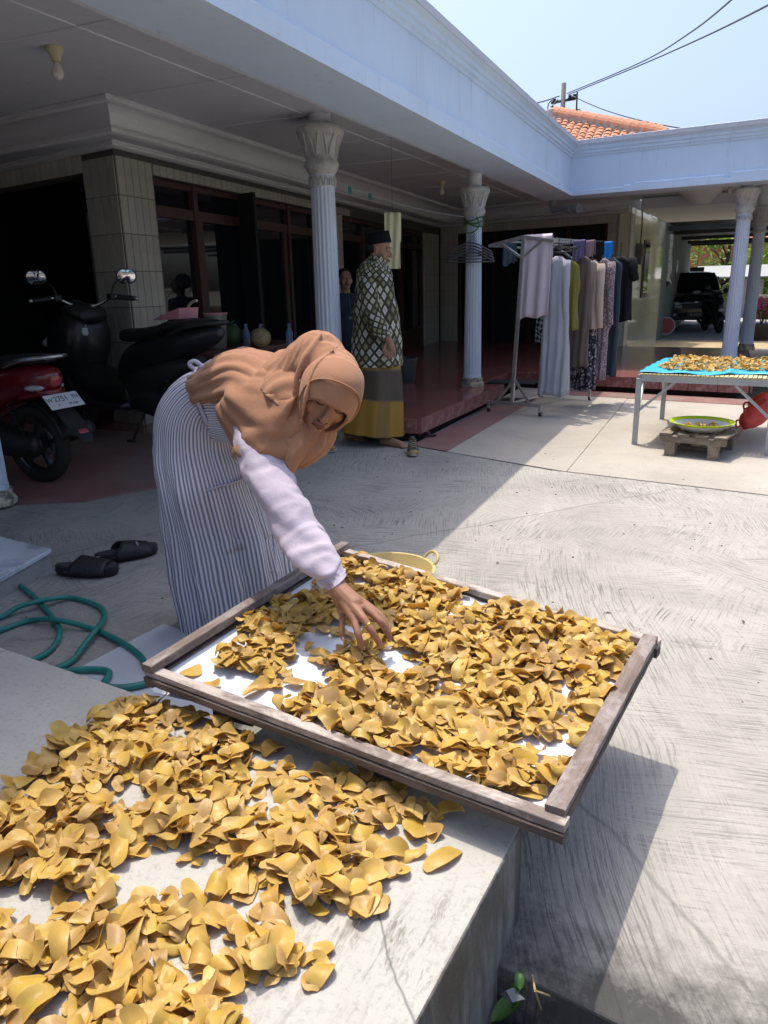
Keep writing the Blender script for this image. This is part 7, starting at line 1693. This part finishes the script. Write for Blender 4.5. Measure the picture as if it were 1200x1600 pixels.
for k in range(5): m.tube(smooth_path([(0,0,.38),(.06*math.cos(k*1.3),.06*math.sin(k*1.3),.55),(.16*math.cos(k*1.3),.14*math.sin(k*1.3),.75)],4),.012,6)
m.build('stems',M_wood,t,smooth=True)
leafcloud([((0,0,.85),.22),((-.12,-.05,.80),.16),((.12,0,.74),.17)],260,.05,3).build('blossom',M_fl,t,fix=False); leafcloud([((0,0,.75),.26),((.1,.1,.62),.2)],160,.05,4).build('leaves',M_l2,t,fix=False)
# ---- trees beyond
def tree(x,y,h,r,seed,mat,label,nleaf=2600,lsize=.16,z0=-.25,low=.35):
    rr=random.Random(seed); t=thing('tree',label,'tree',None,loc=(x,y,z0)); m=MB()
    tr=smooth_path([(0,0,0),(rr.uniform(-.1,.1),rr.uniform(-.1,.1),h*.3),(rr.uniform(-.25,.25),rr.uniform(-.2,.2),h*.62),(rr.uniform(-.3,.3),rr.uniform(-.2,.2),h*.9)],5); m.tube(tr,[.13*h/4*(1-.75*i/(len(tr)-1)) for i in range(len(tr))],8)
    blobs=[]
    for k in range(11):
        A=rr.uniform(0,6.28); zz_=h*rr.uniform(low,.95); q=r*rr.uniform(.25,.85)*(1-.35*abs(zz_/h-.6)); p=V((q*math.cos(A),q*math.sin(A),zz_)); b0=tr[int(len(tr)*min(.95,zz_/h*.75))]; m.tube([b0,(V(b0)+p)/2+V((0,0,.1)),p],[.045*h/4,.03*h/4,.012],6); blobs.append((p,r*rr.uniform(.28,.5)))
    m.build('trunk',M_wood,t,smooth=True); leafcloud(blobs,nleaf,lsize,seed+1).build('crown',mat,t,fix=False); return t
TL=[(-.2,37,4.2,2.4,1,M_l1,'leafy bright green tree behind the grey shed'),(2.4,38,4.6,2.6,2,M_l1,'bright green tree behind the low brick wall'),(4.6,36,4.0,2.3,3,M_l2,'darker green tree beyond the iron fence'),(1.1,43,5.2,2.6,4,M_l2,'tall mid green tree in front of the orange house'),(7.5,39,4.6,2.6,5,M_l1,'broad green tree at the end of the brick wall')]
for a in TL: tree(*a,low=.12)
m=MB(); R_h=[]
hs=thing('orange_house','far orange walled house with a tiled roof behind the trees','house',loc=(1.2,52,-.25)); m.box((0,0,1.9),(7,5,3.8)); m.build('wall',pbr('orange_wall',(.60,.24,.11),(.52,.2,.09),4,.8),hs); m=MB(); m.add([(-4,-3,3.7),(4,-3,3.7),(4,3,3.7),(-4,3,3.7),(-2.5,0,5.6),(2.5,0,5.6)],[(0,1,5,4),(2,3,4,5),(1,2,5),(3,0,4),(3,2,1,0)]); m.build('roof',pbr('far_tiles',(.42,.15,.08),(.33,.11,.06),8,.8),hs); m=MB(); m.box((-1.2,-2.52,1.9),(1,.06,1.1)); m.build('window',M_glass,hs)
# unseen wall added to darken reflections; trees behind inferred from green in glossy tiles
gwl=thing('reflection_wall','long unseen rendered wall added opposite the house to darken its reflections','wall',loc=(9.5,8,-.15)); m=MB(); m.boxz(-.1,.1,-14,24,0,1.5); m.build('wall',pbr('reflection_wall_render',(.34,.33,.27),(.24,.24,.2),2,.9),gwl); m=MB(); m.boxz(-.14,.14,-14,24,1.5,1.57); m.build('coping',MATS['coping'],gwl)
for i,(x,y) in enumerate(((12.2,-1),(12.5,4.5),(12.0,9.5),(12.6,14.5),(12.2,19.5),(12.4,25.5))): tree(x,y,5.2+(i%3)*.5,2.9,20+i,(M_l2,M_l1)[i%2],['round tree behind the added wall opposite the platform','spreading tree behind the added wall opposite the scooters','pale tree behind the added wall opposite the rack','tree behind the added wall level with the passage','light tree behind the added wall level with the earth strip','last tree behind the added wall by the carport'][i],1500,.26,low=.2)
# ---- utility pole with wires
pq=ony(877,190,38); up=thing('utility_pole','thin utility pole with insulators and cables above the tiled roof','pole',loc=(pq.x,38,-.2)); zt2=ony(879,130,38).z+.2
M_pole=pbr('pole_grey',(.14,.13,.13),None,6,.7); m=MB(); m.tube([(0,0,0),(.05,0,zt2)],[.14,.10],12); m.build('pole_shaft',M_pole,up,smooth=True)
for z in (zt2-.75,zt2-1.5): m=MB(); m.bar((-.5,0,z),(.6,0,z+.06),.08,.10); m.build('cross_arm',M_pole,up)
for x,z in ((.35,zt2-.65),(.55,zt2-.62),(-.35,zt2-.72),(-.45,zt2-1.0),(-.55,zt2-1.6),(.3,zt2-1.45),(.42,zt2-1.75),(-.2,zt2-1.75)): m=MB(); m.lathe([(.04,-.1),(.10,-.07),(.11,0),(.07,.06),(.09,.10),(.03,.13)],12,(x,0,z)); m.build('insulator',M_blk,up,smooth=True)
for a in (((-.45,0,zt2-.9),(-.7,0,zt2-1.3),(-.55,0,zt2-1.6)),((.3,0,zt2-1.4),(.8,0,zt2-1.15),(1.2,0,zt2-1.9),(2.0,0,zt2-2.1)),((-.3,0,zt2-.6),(-.6,0,zt2-.75),(-.7,0,zt2-1.4))): m=MB(); m.tube(smooth_path(a,6),.025,5); m.build('jumper_cable',M_blk,up,smooth=True)
def wire(pts,r,label):
    m=MB(); m.tube(smooth_path(pts,8),r,6); o=m.build('overhead_cable',M_blk,smooth=True); tag(o,label,'cable')
wire([ony(886,146,38),ony(1000,98,30),ony(1080,50,22),ony(1160,-15,15)],.020,'upper twisted cable rising from the pole to the right')
wire([ony(888,148,38),ony(1000,102,30),ony(1110,53,22),ony(1235,-10,15)],.020,'lower twisted cable rising from the pole to the right')
wire([ony(890,148,38),ony(940,170,36),ony(1000,188,33),ony(1080,203,30),ony(1160,212,27)],.022,'sagging cable running down from the pole behind the white parapet')
wire([ony(874,150,38),ony(850,158,37),ony(800,170,35)],.025,'short cable running left from the pole over the parapet')
wire([ony(872,155,38),ony(850,178,37),ony(820,200,35)],.02,'thin stay cable dropping left from the pole')

# ---- grit and bits blown over the courtyard
rr=random.Random(31); m=MB()
for _ in range(150):
    p=V((rr.uniform(-2.6,1.2),rr.uniform(1.5,6.0),.006))
    if rr.random()<.7: m.sph(p,rr.uniform(.002,.005),5,4,(1.4,1,.6))
    else:
        a=rr.uniform(0,6.3); L=rr.uniform(.008,.02); d=V((math.cos(a),math.sin(a),0)); s_=V((-d.y,d.x,0))*L*.3; m.add([p-d*L,p+s_+V((0,0,.004)),p+d*L,p-s_+V((0,0,.003))],[(0,1,2,3)])
o=m.build('courtyard_litter',pbr('litter_brown',(.16,.11,.07),(.08,.06,.045),40,.9)); tag(o,'scattered grit and dry bits on the courtyard concrete','litter',kind='stuff')
import OpenImageIO as oiio, numpy as np
b=oiio.ImageBuf('/workdir/render_main.png'); a=b.get_pixels(oiio.UINT8)
for n,(u,v) in dict(sky=(1100,80),skyl=(700,20),fasciaL=(700,130),fasciaR=(1000,265),soffit=(450,90),ceil=(200,60),cove=(320,220),tilepillar=(220,420),concsun=(900,830),concsun2=(1100,1000),conshade=(620,760),paving=(900,700),slabsun=(600,1480),slabshade=(60,1080),chips=(250,1350),chips2=(700,1050),redfloor=(680,600),hij=(400,570),sleeve=(420,720),colA=(512,420),fascol=(1150,450),shadow=(950,1300)).items():
    x,y=int(u*.64),int(v*.64); p=a[max(0,y-5):y+6,max(0,x-5):x+6,:3].reshape(-1,3).mean(0); print(n,p.astype(int))
import OpenImageIO as oiio, numpy as np,sys
b=oiio.ImageBuf('/workdir/render_main.png'); a=b.get_pixels(oiio.UINT8); k=a.shape[1]/1200
out=[]
for n,(u,v) in dict(sky=(1100,80),fasciaL=(700,130),soffit=(450,90),ceil=(200,60),conshade=(600,770),slabshade=(60,1080),concsun2=(1100,1000),slabsun=(620,1420)).items():
    x,y=int(u*k),int(v*k); r=max(2,int(14*k)); p=a[max(0,y-r):y+r+1,max(0,x-r):x+r+1,:3].reshape(-1,3).mean(0); out.append(n+str(tuple(p.astype(int))))
print(' '.join(o.replace(' ','') for o in out))
import OpenImageIO as oiio, numpy as np,sys
b=oiio.ImageBuf('/workdir/render_main.png'); a=b.get_pixels(oiio.UINT8); k=a.shape[1]/1200
for n,(u,v) in dict(pillar=(225,400),cove=(350,215),ceil=(300,120),redfloor=(700,620),ledge=(690,640),redlow=(160,740),shirt=(590,480),sarong=(600,640),man=(605,395),colA=(512,400),colC=(1155,430),sidewall=(1005,430),wallback=(968,450),traychips=(780,1050),slabchips=(250,1400),hij=(400,580),hijhead=(520,570),skirt=(330,850),dress=(868,520),roof=(930,212)).items():
    x,y=int(u*k),int(v*k); r=max(2,int(10*k)); p=a[max(0,y-r):y+r+1,max(0,x-r):x+r+1,:3].reshape(-1,3).mean(0); print(n,tuple(p.astype(int)))
